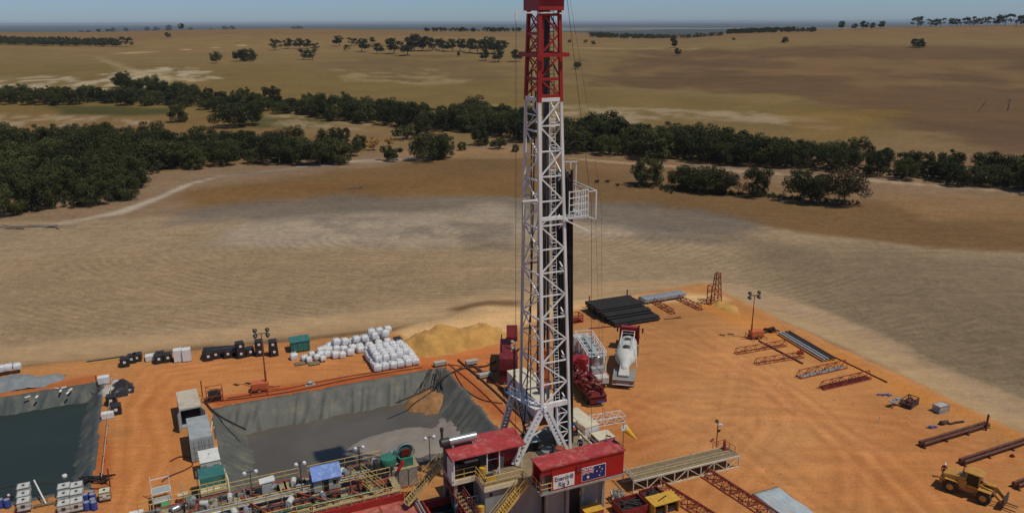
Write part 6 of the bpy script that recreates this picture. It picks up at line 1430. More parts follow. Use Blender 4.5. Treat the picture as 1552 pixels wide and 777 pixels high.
# scattered gear near the right edge
M = MB()
for i in range(8): M.bar((rnd.uniform(-1.1, 1.1), rnd.uniform(-.3, .3), rnd.uniform(.05, .3)), (rnd.uniform(-1.1, 1.1), rnd.uniform(-.3, .3), .1), .12)
o = M.build('scrap_heap', 'blue'); o.location = at(1340, 599); tag(o, 'small heap of blue and grey gear left of the dark crate', 'scrap')
cage('crate', 'dark steel crate full of fittings near the right edge of the pad', 'crate', at(1378, 614), A + .3, (2.2, 1.3, 1.0), 'dark_steel', .08, MB().bx(-1, 1, -.55, .55, .1, .55).sph((-.4, 0, .7), .35).sph((.5, .1, .7), .3), 'brown_pipe')
kit('trestle', 'small trestle with two red legs and pale parts on it before the dark crate', 'trestle', at(1356, 615), A, [('top', 'pale_pipe', MB().bx(-.9, .9, -.3, .3, .75, .85)), ('leg', 'rust_red', MB().bar((-.5, 0, .75), (-.9, -.5, 0), .1)), ('leg', 'rust_red', MB().bar((.5, 0, .75), (.7, -.5, 0), .1)), ('fittings', 'pale_pipe', MB().sph((-.3, 0, .95), .16).bx(.1, .7, -.2, .2, .85, 1.05))])
cage('caged_tank', 'grey caged cube tank with a pale top, alone at the right pad edge', 'tank', at(1425, 623), A, (1.7, 1.1, 1.0), 'pale_pipe', .05, MB().bx(-.8, .8, -.5, .5, .1, .97), 'concrete')
o = MB().sph((0, 0, .15), .35, 10, (1, .7, .5)).sph((.6, .1, .1), .25, 8, (1, .8, .5)).bar((-.6, 0, .05), (.9, .3, .05), .1).build('tarp_bundle', 'blue'); o.location = at(1411, 648); tag(o, 'small crumpled blue bundle lying on the clay at the right', 'bundle')
M = MB().path([(-1.3, .1, .12), (-.6, .3, .3), (0, 0, .12), (.8, .3, .15), (2.0, .6, .12)], .14, 7).sph((-1.1, 0, .25), .3).sph((-.6, .2, .2), .25).tube((-.9, -.1, .1), (-.2, .3, .35), .16)
o = M.build('hose_coil', 'hose', None, True); o.location = at(1440, 643); tag(o, 'dark coiled hose with a trailing end near the rusty pipe rack', 'hose')
def pipe_rail(label, a, L, n_):
    t_ = thing('pipe_rack', label, 'rack', at(*a), A + R(1))
    for y in (-.28, .28): MB().tube((0, y, .55), (L, y, .55), .16, n=9).build('rail', 'brown_pipe', t_, True)
    for i in range(n_ + 1):
        x = .1 + (L - .2) * i / n_; MB().bar((x, 0, .1), (x, 0, .5), .2).bar((x, -.55, .07), (x, .55, .07), .2, .14).bar((x, -.5, .35), (x, .5, .35), .1).build('stand', 'brown_pipe', t_)
pipe_rail('long rusty pipe rack on the clay with a post at its far end', (1396, 677), 11.4, 3)
pipe_rail('long rusty pipe rack leading to the right edge above the loader', (1457, 704), 12.5, 3)
pipe_rail('short visible end of a rusty pipe rack right of the loader', (1538, 740), 9.0, 3)
o = MB().bx(-.2, .2, -.15, .15, 0, .25).sph((0, 0, .25), .16).build('thread_protector', 'dark_red'); o.location = at(1534, 692); tag(o, 'small dark red cap lying between the two right pipe racks', 'cap')
# wheel loader
la, lb_ = at(1450, 748), at(1510, 770)
ld_ = thing('wheel_loader', 'yellow wheel loader with its bucket arm lowered at the lower right', 'loader', at(1473, 750), heading(la, lb_)); ld_.scale = (.83, .83, .83)
MB().bx(-3.4, -.6, -1.0, 1.0, 1.1, 2.2).slab([(-3.4, -.95, 2.25), (-.8, -.95, 2.6), (-.8, .95, 2.6), (-3.4, .95, 2.25)], .4).build('engine_hood', 'cat_yellow', ld_, bevel=.08)
MB().bx(-3.7, -3.3, -1.1, 1.1, .8, 1.7).build('counterweight', 'cat_yellow', ld_, bevel=.08)
MB().bx(-.7, 2.0, -.55, .55, .8, 1.5).bx(-2.9, .2, -.6, .6, .6, 1.15).build('frame', 'cat_yellow', ld_, bevel=.04)
cbn = MB()
for x in (-.85, .75):
    for y in (-.75, .75): cbn.bar((x, y, 1.5), (x * .9, y, 3.3), .12)
cbn.bx(-.95, .85, -.85, .85, 1.4, 1.7); cbn = cbn.build('cab', 'cat_yellow', ld_)
MB().bx(-.78, .68, -.72, .72, 1.7, 3.25).build('glazing', 'glass', ld_); MB().bx(-1.1, 1.05, -1.0, 1.0, 3.3, 3.45).build('cab_roof', 'cat_yellow', ld_, bevel=.05)
for x, y in ((-2.3, -1.1), (-2.3, 1.1), (1.5, -1.1), (1.5, 1.1)):
    t_ = MB().rev((x, y - .32, .85), (x, y + .32, .85), [(0, .5), (0, .76), (.12, .85), (.88, .85), (1, .76), (1, .5)], 22).build('wheel', 'rubber', ld_, True)
    MB().rev((x, y - .33, .85), (x, y + .33, .85), [(0, .2), (.02, .48), (.98, .48), (1, .2)], 16).build('rim', 'cat_yellow', t_, True)
    MB().bx(x - .75, x + .75, y - .35, y + .35, 1.76, 1.83).build('mudguard', 'cat_yellow', ld_, bevel=.03)
for s_ in (-1, 1):
    MB().bar((.8, s_ * .55, 2.0), (2.3, s_ * .6, 1.7), .16, .3).bar((2.3, s_ * .6, 1.7), (3.6, s_ * .6, .6), .16, .3).build('lift_arm', 'cat_yellow', ld_)
    MB().tube((.9, s_ * .4, 1.1), (2.4, s_ * .45, 1.5), .09).build('hydraulic_ram', 'silver', ld_, True)
MB().bar((1.0, 0, 2.1), (2.5, 0, 2.2), .16).bar((2.5, 0, 2.3), (3.5, 0, 1.3), .14, .2).build('tilt_link', 'cat_yellow', ld_)
MB().bx(3.5, 3.7, -1.2, 1.2, .3, 1.5).bar((3.6, -1.2, 1.5), (3.6, 1.2, 1.5), .16).build('fork_carriage', 'dark_steel', ld_)
for y in (-.7, .7): MB().bx(3.7, 5.0, y - .08, y + .08, .25, .33).build('fork_tine', 'dark_steel', ld_)
MB().tube((-1.5, .6, 2.5), (-1.5, .6, 3.1), .07).build('exhaust_pipe', 'dark_steel', ld_, True); MB().tube((-1.6, -.4, 2.5), (-1.6, -.4, 2.9), .16).build('air_intake', 'silver', ld_, True)
for y in (-.7, .7): MB().bx(.86, .95, y - .12, y + .12, 2.9, 3.1).build('headlight', 'lamp_face', ld_)
# catwalk, its mast of lamps, cone
cwk = thing('catwalk', 'raised pipe catwalk with a timber deck on a pale truss, right of the doghouse', 'catwalk', pad(6.2, -2.55), A - R(1.5)); L = 13.6
MB().bx(0, L, .2, 2.3, 1.42, 1.5).build('deck', 'wood_deck', cwk)
for y in (.1, 2.3): MB().bar((0, y, 1.42), (L, y, 1.42), .12, .2).bar((0, y, .08), (L, y, .08), .12, .14).build('chord', 'cream', cwk)
for y in (.1, 2.3):
    M = MB()
    for i in range(9):
        x = L * i / 8; M.bar((x, y, .1), (x, y, 1.4), .1)
        if i < 8: M.bar((x, y, .12), (x + L / 8, y, 1.38), .07) if i % 2 else M.bar((x, y, 1.38), (x + L / 8, y, .12), .07)
    M.build('truss_web', 'cream', cwk)
MB().bx(.2, L - .2, .8, .98, 1.5, 1.56).bx(.2, L - .2, 1.25, 1.4, 1.5, 1.57).bx(.2, L - .2, 2.1, 2.25, 1.5, 1.58).bx(.2, L - .2, .3, .38, 1.5, 1.56).build('skid_rail', 'grating', cwk)
rail(MB(), [(-.1, .1, 1.5), (-.1, 2.3, 1.5)], .8, .7, .04).build('end_handrail', 'cream', cwk)
ps_ = pad(18.5, -.3, 1.5)
kit('lamp_mast', 'thin rusty mast with floodlights at the far end of the catwalk', 'lamp post', ps_, A, [('post', 'rust_red', MB().tube((0, 0, 0), (0, 0, 3.3), .06)), ('floodlight', 'dark_steel', MB().rev((-.3, 0, 3.2), (-.1, 0, 3.5), [(0, .2), (1, .12)], 10)), ('floodlight', 'lamp_face', MB().rev((.1, -.1, 2.8), (.25, -.3, 3.0), [(0, .2), (1, .12)], 10)), ('floodlight', 'dark_steel', MB().rev((.0, -.1, 2.1), (.15, -.3, 2.3), [(0, .18), (1, .1)], 10)), ('bracket', 'rust_red', MB().bar((-.8, 0, 1.0), (0, 0, .6), .05).bar((-.9, 0, .9), (-.4, 0, 1.2), .16)), ('handrail', 'rust_red', rail(MB(), [(-.5, 0, 0), (1.0, 0, 0), (1.2, -1.8, 0)], .7, .8, .035))])
kit('wooden_marker', 'dark red pointed cone at the far end of the catwalk deck', 'cone', pad(19.1, -1.0, 1.5), A, [('cone_body', 'red_steel', MB().rev((0, 0, 0), (0, 0, 1.3), [(0, .28), (.5, .14), (1, .03)], 12)), ('base', 'dark_red', MB().bx(-.32, .32, -.32, .32, 0, .05))])
truss('ramp_truss', 'rusty lattice beam running from the catwalk to the lower edge, right one', at(1063, 714), heading(at(1063, 714), at(1160, 777)), 12.5, 1.7, .9, 'rust_red', 10, .07)
truss('ramp_truss', 'rusty lattice beam running from the catwalk to the lower edge, left one', at(993, 734), heading(at(993, 734), at(1063, 777)), 10.5, 1.7, .9, 'rust_red', 8, .07)
# plastic sheet over flat goods
tp = thing('plastic_sheet', 'pale blue grey plastic sheet stretched flat on the clay at the lower edge', 'sheet', pad(19.4, -10.6), A)
nn_ = 16; M = MB()
for i in range(nn_ + 1):
    for j in range(nn_ + 1):
        x, y = -2.1 + 3.6 * i / nn_ + .05 * math.sin(j), -6.5 + 9.4 * j / nn_ + .05 * math.sin(i * 1.7); M.v.append((x, y, .38 + .06 * math.sin(i * 1.9 + j * .6) + rnd.uniform(0, .03) if 0 < i < nn_ and 0 < j < nn_ else .02))
for i in range(nn_):
    for j in range(nn_): M.f.append((i * (nn_ + 1) + j, (i + 1) * (nn_ + 1) + j, (i + 1) * (nn_ + 1) + j + 1, i * (nn_ + 1) + j + 1))
s_o = M.build('cover', 'sheet', tp, True); MB().bx(-1.95, 1.4, -6.3, 2.7, .01, .3).build('covered_goods', 'wood_deck', tp)
# skips beside the rig
def skip(name, label, u, v, d, m_, inner, rot=0, heap=None, z0=0):
    t_ = thing(name, label, 'skip', pad(u, v, z0), A + rot); x, y, z = d[0] / 2, d[1] / 2, d[2]
    MB().bx(-x, x, -y, -y + .08, 0, z).bx(-x, x, y - .08, y, 0, z).bx(-x, -x + .08, -y + .08, y - .08, 0, z).bx(x - .08, x, -y + .08, y - .08, 0, z).bx(-x + .08, x - .08, -y + .08, y - .08, .05, .15).build('bin_wall', m_, t_)
    M = MB(); rg = random.Random(int(u * 10))
    for i in range(14): M.bar((rg.uniform(-x * .8, x * .8), rg.uniform(-y * .8, y * .8), z * rg.uniform(.5, 1.05)), (rg.uniform(-x * .8, x * .8), rg.uniform(-y * .8, y * .8), z * rg.uniform(.5, 1.1)), rg.uniform(.05, .2))
    M.bx(-x + .09, x - .09, -y + .09, y - .09, .16, z * .55); M.build('contents', inner, t_); return t_
skip('waste_skip', 'dark red skip full of tangled black scrap beside the grey substructure', 4.1, -5.2, (3.0, 2.2, 1.2), 'wine', 'dark_steel', .0)
skip('tool_bin', 'low dark red bin with black gear, between the skip and the lattice beams', 7.5, -3.9, (2.2, 1.5, .7), 'wine', 'dark_steel', .0)
kit('yellow_box', 'yellow topped open fronted box at the lower edge beside the skip', 'box', pad(7.3, -6.3), A, [('lid', 'yellow', MB().bx(-1.6, 1.6, -.9, .9, 1.35, 1.45)), ('box_wall', 'yellow', MB().bx(-1.5, 1.5, .72, .8, 0, 1.35).bx(-1.5, -1.42, -.8, .72, 0, 1.35).bx(1.42, 1.5, -.8, .72, 0, 1.35)), ('divider', 'rail_yellow', MB().bx(-.04, .04, -.8, .72, 0, 1.35)), ('contents', 'dark_steel', MB().bx(-1.3, 1.3, -.5, .6, .02, .7).bar((-.8, -.3, 1.46), (.5, .2, 1.5), .1))])
M = MB(); 
for i in range(20): M.tube((rnd.uniform(-.8, .8), rnd.uniform(-.8, .8), rnd.uniform(0, 1.1)), (rnd.uniform(-.8, .8), rnd.uniform(-.8, .8), rnd.uniform(.1, 1.4)), rnd.uniform(.05, .15), n=6)
o = M.build('scrap_heap', 'grey_steel'); o.location = pad(4.0, -3.2); tag(o, 'pale and dark scrap metal piled between substructure and waste skip', 'scrap')
ob = thing('tool_box', 'orange brown box against the grey wall under the doghouse', 'box', pad(-.2, -5.0), A); MB().bx(-1.0, 1.0, -.6, .6, 0, 1.5).build('box_body', 'rust_red', ob); MB().bx(-1.03, 1.03, -.63, .63, 1.5, 1.56).build('lid', 'yellow', ob)
# windsock
ws = thing('windsock', 'yellow windsock hanging from a thin pole at the right end of the doghouse', 'windsock', pad(2.9, -5.3, FZ - .1), A)
MB().tube((0, 0, 0), (0, 0, 5.0), .035, n=6).build('pole', 'dark_steel', ws); MB().rev((.1, 0, 4.55), (1.3, -.35, 3.2), [(0, .36), (.3, .30), (.6, .2), (1, .08)], 14).build('sock', 'sock_yellow', ws, True); MB().rev((.08, 0, 4.58), (.12, 0, 4.53), [(0, .38), (1, .38)], 14).build('hoop', 'white_steel', ws)
# containers on the left
def container(label, loc, rz, L, W_, H_, open_door=False, m_='container', roof='container_roof'):
    """doors on the -x end"""
    t_ = thing('shipping_container', label, 'container', loc, rz)
    b_ = MB(); 
    b_.bx(.1, L, -W_ / 2, -W_ / 2 + .06, .1, H_ - .05).bx(.1, L, W_ / 2 - .06, W_ / 2, .1, H_ - .05).bx(L - .06, L, -W_ / 2 + .06, W_ / 2 - .06, .1, H_ - .05).bx(0, L, -W_ / 2 + .06, W_ / 2 - .06, .02, .1)
    k_ = int(L / .3)
    for i in range(k_):
        x = .3 + i * (L - .6) / k_
        b_.bx(x, x + .14, -W_ / 2 - .03, -W_ / 2, .25, H_ - .25).bx(x, x + .14, W_ / 2, W_ / 2 + .03, .25, H_ - .25)
    b_.build('container_wall', m_, t_)
    MB().bx(0, L, -W_ / 2 - .03, W_ / 2 + .03, H_ - .048, H_ + .02).build('roof', roof, t_)
    MB().bar((0, -W_ / 2, 0), (0, -W_ / 2, H_ - .06), .14).bar((0, W_ / 2, 0), (0, W_ / 2, H_ - .06), .14).bar((0, -W_ / 2, H_ - .13), (0, W_ / 2, H_ - .13), .13).build('door_frame', m_, t_)
    for s_ in (-1, 1):
        if open_door:
            a_ = Vector((-.05, s_ * W_ / 2, 0)); d_ = Vector((-1.05, s_ * .35, 0)); q_ = a_ + d_; door = MB().add([a_ + Vector((0, 0, .15)), q_ + Vector((0, 0, .15)), q_ + Vector((0, 0, H_ - .2)), a_ + Vector((0, 0, H_ - .2))], [(0, 1, 2, 3)])
            door = MB().bar(a_ + Vector((0, 0, H_ / 2)), q_ + Vector((0, 0, H_ / 2)), .05, H_ - .35).build('door', m_, t_)
            M = MB(); p_ = a_ + d_ * .6 + Vector((0, s_ * -.05, 0)); M.tube(p_ + Vector((0, 0, .2)), p_ + Vector((0, 0, H_ - .3)), .03); M.build('lock_bar', 'white', door)
        else:
            door = MB().bx(-.08, -.02, min(s_ * .02, s_ * (W_ / 2 - .08)), max(s_ * .02, s_ * (W_ / 2 - .08)), .12, H_ - .2).build('door', m_, t_)
            M = MB()
            for k_ in (.3, .8): M.tube((-.12, s_ * k_, .15), (-.12, s_ * k_, H_ - .25), .03)
            for z_ in (.5, 1.2, 1.9): M.bx(-.11, -.081, min(s_ * .1, s_ * 1.05), max(s_ * .1, s_ * 1.05), z_, z_ + .07)
            M.build('lock_bar', 'pale_pipe', door)
    return t_
c1 = container('open ended grey container with a dusty tan roof, empty and dark inside', at(292, 646), A + R(93), 5.4, 2.45, 2.6, True)
kit('timber_scraps', 'pale timber scraps lying in the mouth of the open container', 'timber', at(296, 643), A, [('plank', 'cream', MB().bar((-.5, 0, .1), (.6, -.4, .15), .12)), ('plank', 'wood_deck', MB().bar((-.7, .2, .08), (.3, .3, .1), .1))])
container('closed pale grey container with locked doors below the open one', at(309, 697), A + R(92), 5.6, 2.35, 2.9, False, 'container', 'container')
cbx = thing('site_cabin', 'small cream topped cabin tucked before the closed grey container', 'cabin', pad(-34.6, 19.9), A + R(2)); MB().bx(-1.0, 1.0, -1.4, 1.4, .1, 2.2).build('cabin_wall', 'tank_white', cbx, bevel=.02); MB().bx(-1.05, 1.05, -1.45, 1.45, 2.2, 2.27).build('roof', 'white', cbx); MB().bx(-.95, -.4, -1.43, -1.401, .5, 1.9).bx(.3, .9, -1.43, -1.401, 1.2, 1.8).build('panel', 'grey_steel', cbx)
MB().sph((0, .3, 2.27), .1, 8, (1, 1, .5)).build('vent', 'dark_steel', cbx)
# generator skid with yellow basket, green floor sheet
gs = thing('green_unit', 'teal green machine skid with a yellow barred basket on its front', 'machine', pad(-34.6, 15.2), A + R(2))
MB().bx(-1.3, 1.3, -.6, 1.6, .2, 2.6).build('canopy', 'teal', gs, bevel=.06); MB().bx(-1.6, 1.6, -2.0, 1.9, .05, .2).build('skid', 'green_floor', gs)
M = MB()
for z_ in (1.6, 2.1, 2.7): M.bar((-1.3, -2.0, z_), (1.3, -2.0, z_), .07).bar((-1.3, -.7, z_), (-1.3, -2.0, z_), .07).bar((1.3, -.7, z_), (1.3, -2.0, z_), .07)
for x in (-1.3, -.65, 0, .65, 1.3): M.bar((x, -2.0, 1.5), (x, -2.0, 2.75), .07)
M.build('basket_rails', 'rail_yellow', gs); MB().bx(-1.3, 1.3, -2.0, -.61, 1.35, 1.5).build('basket_floor', 'cream', gs); MB().bx(-1.2, 1.2, -1.8, -.62, .2, 1.34).build('under_frame', 'black', gs)
for s_ in (-1, 1): M = MB(); ladder(M, (s_ * 1.45, -.4, .2), (s_ * 1.45, 1.4, 2.4), .3, .03, .35, (0, 1, 0)); M.build('side_rungs', 'pale_pipe', gs)
o = MB().bx(-2.6, 2.6, -2.4, 2.4, .02, .05).build('ground_sheet', 'green_floor'); o.location = pad(-35.2, 14.0); o.rotation_euler = (0, 0, A); tag(o, 'dusty green groundsheet spread under the teal machine skid', 'groundsheet')
ls = thing('ladder_stand', 'white framed ladder stand with grey steps left of the teal skid', 'stand', pad(-39.6, 15.6), A + R(3))
M = MB()
for x in (-.9, .9): M.bar((x, -1.6, 0), (x, -1.6, 2.5), .07).bar((x, 1.4, 0), (x, 1.4, 2.8), .07).bar((x, -1.6, 1.2), (x, 1.4, 1.2), .07)
for z_ in (1.3, 2.3): M.bar((-.9, 1.4, z_), (.9, 1.4, z_), .07).bar((-.9, -1.6, z_), (.9, -1.6, z_), .07)
M.build('frame', 'white_steel', ls); MB().bx(-.85, .85, .2, 1.3, 1.25, 1.32).bx(-.85, .85, -1.2, 0, .9, .97).build('step', 'container', ls)
kit('green_pump', 'bright green pump with red pipework beside the white ladder stand', 'pump', pad(-39.2, 12.6, .8), A, [('pump_body', 'bright_green', MB().bx(-.4, .4, -.4, .5, 0, .9)), ('base', 'dark_steel', MB().bx(-.7, 1.9, -.6, .7, -.8, 0)), ('pipes', 'dark_red', MB().tube((.5, 0, .3), (1.8, .3, .5), .12).tube((1.2, -.4, .2), (1.2, .6, .8), .1).sph((1.5, .2, .7), .22))])
kit('white_drum_stand', 'pale pipe stand with an upright stem right of the white ladder stand', 'stand', pad(-37.6, 15.2), A, [('stem', 'cream', MB().tube((0, 0, 0), (0, 0, 2.3), .06)), ('base', 'cream', MB().bx(-.5, .5, -.3, .3, .9, 1.0))])
kit('white_cabinet', 'white topped cabinet at the lower left end of the tank row', 'cabinet', pad(-41.9, 12.4), A, [('cabinet_body', 'container', MB().bx(-.6, .6, -.5, .5, 0, 1.5)), ('lid', 'white', MB().bx(-.65, .65, -.55, .55, 1.5, 1.57))])
ge = cage('generator_frame', 'rusty framed generator set standing right of the open container', 'generator', at(326, 606), A, (2.0, 1.4, 1.8), 'rust_red', .07, MB().bx(-.8, .8, -.5, .5, .2, 1.2).bx(-.5, .5, -.3, .3, 1.2, 1.5), 'dark_steel')
kit('pallet_box', 'small grey pump lying alone between the light tower and the middle pit', 'pump', at(470, 583), A, [('base', 'container', MB().bx(-.7, .7, -.35, .35, 0, .12)), ('pump_body', 'grey_steel', MB().rev((-.4, 0, .35), (.4, 0, .35), [(0, .15), (.2, .25), (.8, .25), (1, .15)], 12))])
# black crates and cube tanks in the back row
def ibc(px, py, label, group=None, m_='ibc_black', z0=0, s_=1.0, rz=None):
    t_ = thing('cube_tank', label, 'cube tank', at(px, py) + Vector((0, 0, z0)), A + (rnd.uniform(-.12, .12) if rz is None else rz), group); t_.scale = (s_,) * 3
    if m_ not in IB:
        MB().bx(-.52, .52, -.52, .52, .16, 1.12).build('tank_body', m_, t_, bevel=.06)
        MB().bx(-.55, .55, -.55, -.4, 0, .14).bx(-.55, .55, -.07, .07, 0, .14).bx(-.55, .55, .4, .55, 0, .14).build('pallet', 'dark_steel', t_)
        M = MB()
        for z_ in (.3, .7, 1.1):
            for a_, b_ in (((-.55, -.55), (.55, -.55)), ((.55, -.55), (.55, .55)), ((.55, .55), (-.55, .55)), ((-.55, .55), (-.55, -.55))): M.bar((*a_, z_), (*b_, z_), .03)
        M.build('cage', 'pale_pipe' if m_ == 'tank_white' else 'dark_steel', t_)
        MB().bx(-.16, .16, -.57, -.555, .55, .85).build('label_plate', 'dark_steel' if m_ == 'tank_white' else 'flag_white', t_); MB().tube((0, 0, 1.12), (0, 0, 1.18), .14).build('cap', 'dark_steel', t_); IB[m_] = t_
        return t_
    for c_ in IB[m_].children:
        d_ = c_.copy(); col.objects.link(d_); d_.parent = t_
    return t_
IB = {}
for px, py, z0, lb in ((190, 554, 0, 'black cube tank in front of a pair at the left of the back row'), (201, 549, 0, 'black cube tank, left of the rear pair at the left of the back row'), (209, 547, 0, 'black cube tank, right of the rear pair at the left of the back row'),
    (241, 549, 0, 'black cube tank touching the left pallet of wrapped goods group, left one'), (255, 547, 0, 'black cube tank immediately left of the white wrapped pallets'), (244, 545, 0, 'black cube tank half hidden behind the one left of the wrapped pallets'),
    (316, 545, 0, 'black cube tank at the left front of the tarpaulin covered cluster'), (328, 542, 0, 'black cube tank under the tarpaulin, middle of the cluster'), (346, 541, 0, 'black cube tank under the tarpaulin, right front of the cluster'), (338, 538, 0, 'black cube tank at the back of the tarpaulin cluster'), (353, 537, 0, 'black cube tank at the right rear of the tarpaulin cluster'),
    (365, 541, 0, 'black cube tank at the bottom of the first stack of two'), (365, 541, 1.18, 'black cube tank on top of the first stack of two'), (379, 538, 0, 'single black cube tank between the two stacks'), (394, 538, 0, 'lower black cube tank behind the light tower mast'), (394, 538, 1.18, 'upper black cube tank behind the light tower mast'),
    (415, 538, 0, 'bottom black cube tank of the stack right of the light tower'), (415, 538, 1.18, 'top black cube tank of the stack right of the light tower'), (603, 523, 0, 'black cube tank wedged between the two heaps of white bags'),
    (170, 612, 0, 'black cube tank, rear one beside the fence of the left pit'), (177, 626, 0, 'black cube tank beside the pale block by the left pit')):
    ibc(px, py, lb, 'black cube tanks around the pad', z0=z0, s_=1.12)
o = MB().add([(-2.6, -.6, 1.42), (2.4, -.7, 1.4), (2.5, .7, 1.3), (-2.4, .7, 1.55), (-2.7, -.75, .9), (2.5, -.85, .95)], [(0, 1, 2, 3), (4, 5, 1, 0)]).build('tarpaulin', 'tarp_black'); sm = o.modifiers.new('s', 'SOLIDIFY'); sm.thickness = .06; o.location = at(336, 540); o.rotation_euler = (0, 0, A - .1); tag(o, 'black tarpaulin draped over the cluster of cube tanks', 'tarpaulin')
for px, py, lb in ((228, 546, 'small pale wrapped pallet left of the black cube tanks'), (271, 547, 'white wrapped pallet of goods, left of the tall touching pair'), (284, 546, 'white wrapped pallet of goods, right of the tall touching pair')):
    small_ = 'small' in lb
    kit('wrapped_pallet', lb, 'pallet', at(px, py), A, [('wrapped_goods', 'bag', MB().bx(-.6, .6, -.6, .6, .15, .9 if small_ else 1.9)), ('pallet', 'wood_deck', MB().bx(-.65, .65, -.65, .65, 0, .14))])
sk = thing('teal_skip', 'teal green lidded bin behind the left end of the white bags', 'bin', at(455, 530), A); MB().bx(-1.4, 1.4, -.9, .9, .15, 1.7).build('bin_body', 'teal', sk, bevel=.05); MB().slab([(-1.5, -1.0, 1.75), (1.5, -1.0, 1.75), (1.5, 1.0, 2.0), (-1.5, 1.0, 2.0)], .08).build('lid', 'teal', sk)
M = MB()
for x in (-1.1, -.4, .4, 1.1): M.bx(x - .05, x + .05, -.96, -.9, .2, 1.6)
M.build('rib', 'green', sk)
lgp = thing('pipe_bundle', 'low bundle of mossy yellow and dark pipes at the rear left of the pad', 'pipes', at(129, 552), heading(at(129, 552), at(176, 545)))
for i in range(6): MB().tube((rnd.uniform(0, .3), -.4 + i * .16, .1 + (i % 2) * .14), (5.2 + rnd.uniform(-.3, .3), -.4 + i * .16, .1 + (i % 2) * .14), .09).build('pipe', 'yellow' if i in (1, 4) else 'dark_steel', lgp, True)
# big white bags
def bag_mesh(seed):
    rg = np.random.default_rng(seed); M = MB(); n_ = 14; prof = [(0, .40), (.05, .49), (.3, .55), (.6, .55), (.82, .50), (.93, .38), (.97, .2), (1.02, .09)]
    for z_, r_ in prof:
        for i in range(n_):
            t_ = 2 * math.pi * i / n_; sq = 1 / max(abs(math.cos(t_)), abs(math.sin(t_))); k_ = 1 + (min(sq, 1.36) - 1) * .95; j = 1 + rg.uniform(-.05, .05)
            M.v.append((math.cos(t_) * r_ * k_ * j, math.sin(t_) * r_ * k_ * j, z_ * (1 + rg.uniform(-.03, .03))))
    for k_ in range(len(prof) - 1):
        for i in range(n_): M.f.append((k_ * n_ + i, k_ * n_ + (i + 1) % n_, (k_ + 1) * n_ + (i + 1) % n_, (k_ + 1) * n_ + i))
    M.f.append(tuple(range(n_))[::-1]); M.f.append(tuple(range((len(prof) - 1) * n_, len(prof) * n_)))
    for i in range(4):
        a_ = math.pi / 4 + i * math.pi / 2; c_, s_ = math.cos(a_) * .42, math.sin(a_) * .42
        M.path([(c_ * 1.1, s_ * 1.1, .85), (c_, s_, 1.12), (c_ * .6, s_ * .6, 1.1), (c_ * .7, s_ * .7, .9)], .025, 4)
    return M
BG = []
for i in range(4): o = bag_mesh(i).build('bulk_bag', 'bag', None, True); BG.append(o.data); bpy.data.objects.remove(o)
nbag = 0
def bag(loc, label, group, s_=1.0, m_='bulk_bag'):
    global nbag
    o = bpy.data.objects.new('bulk_bag', BG[nbag % 4]); nbag += 1; col.objects.link(o); o.location = loc; o.rotation_euler = (rnd.uniform(-.08, .08), rnd.uniform(-.08, .08), A + rnd.choice((0, 1.57, 3.14)) + rnd.uniform(-.15, .15)); o.scale = (s_ * rnd.uniform(.94, 1.06), s_ * rnd.uniform(.94, 1.06), s_ * rnd.uniform(.9, 1.05)); return tag(o, label, 'bulk bag', group)
ax, ay = uvat(568, 565)
for j in range(6):
    for i in range(6):
        bag(pad(ax + .5 + i * 1.14 + rnd.uniform(-.02, .02), ay + .5 + j * 1.1 + rnd.uniform(-.02, .02), .12), 'white bulk bag in the bottom layer of the neat block beside the middle pit', 'bottom layer of the bag block', 1.04)
for j in range(5):
    for i in range(5):
        if (i, j) in ((4, 0),): continue
        bag(pad(ax + 1.0 + i * 1.1 + rnd.uniform(-.08, .08), ay + 1.6 + j * 1.05 + rnd.uniform(-.08, .08), 1.05), 'white bulk bag in the top layer of the neat block beside the middle pit', 'top layer of the bag block', 1.0)
def bagline(pts, z, label, grp, step=1.08, jit=.18):
    pts = [at(*p) for p in pts]
    for p, q in zip(pts[:-1], pts[1:]):
        k_ = max(1, int((q - p).length / step))
        for i in range(k_): c_ = p.lerp(q, i / k_); bag((c_.x + rnd.uniform(-jit, jit), c_.y + rnd.uniform(-jit, jit), z), label, grp)
bagline([(487, 541), (520, 541), (545, 534), (570, 532), (598, 524)], .05, 'white bulk bag in the front row of the long loose heap', 'front row of the loose bag heap')
bagline([(486, 535), (512, 533), (545, 530), (575, 524), (600, 518)], .05, 'white bulk bag in the second row of the long loose heap', 'second row of the loose bag heap')
bagline([(492, 533), (520, 528), (550, 522), (580, 515), (600, 512)], .1, 'white bulk bag in the rear row of the long loose heap', 'rear row of the loose bag heap')
bagline([(510, 531), (540, 527), (570, 521), (596, 514)], 1.0, 'white bulk bag lying on top of the long loose heap', 'bags on top of the loose heap', 1.15, .25)
bagline([(565, 516), (600, 509)], 1.0, 'white bulk bag high at the far right end of the loose heap', 'bags high on the loose heap', 1.1, .2)
bagline([(500, 529), (530, 523), (560, 516), (592, 508)], .1, 'white bulk bag at the very back of the long loose heap', 'back of the loose bag heap')
bag(at(446, 544), 'single white bulk bag standing before the teal bin', None)
for px, py, lb in ((462, 546, 'left'), (469, 549, 'front'), (473, 541, 'rear'), (481, 545, 'middle'), (490, 547, 'right')): bag(at(px, py) + Vector((0, 0, .12)), 'slumped white bag on the low pallets left of the loose heap, %s one' % lb, None, .85)
for px, py, lb in ((455, 551, 'left'), (476, 551, 'right')): kit('wooden_pallet', 'wooden pallet under the slumped white bags, %s one' % lb, 'pallet', at(px, py), A, [('boards', 'wood_deck', MB().bx(-.8, .8, -.6, .6, .1, .14)), ('bearer', 'wood_deck', MB().bx(-.8, -.65, -.6, .6, 0, .1)), ('bearer', 'wood_deck', MB().bx(.65, .8, -.6, .6, 0, .1))])
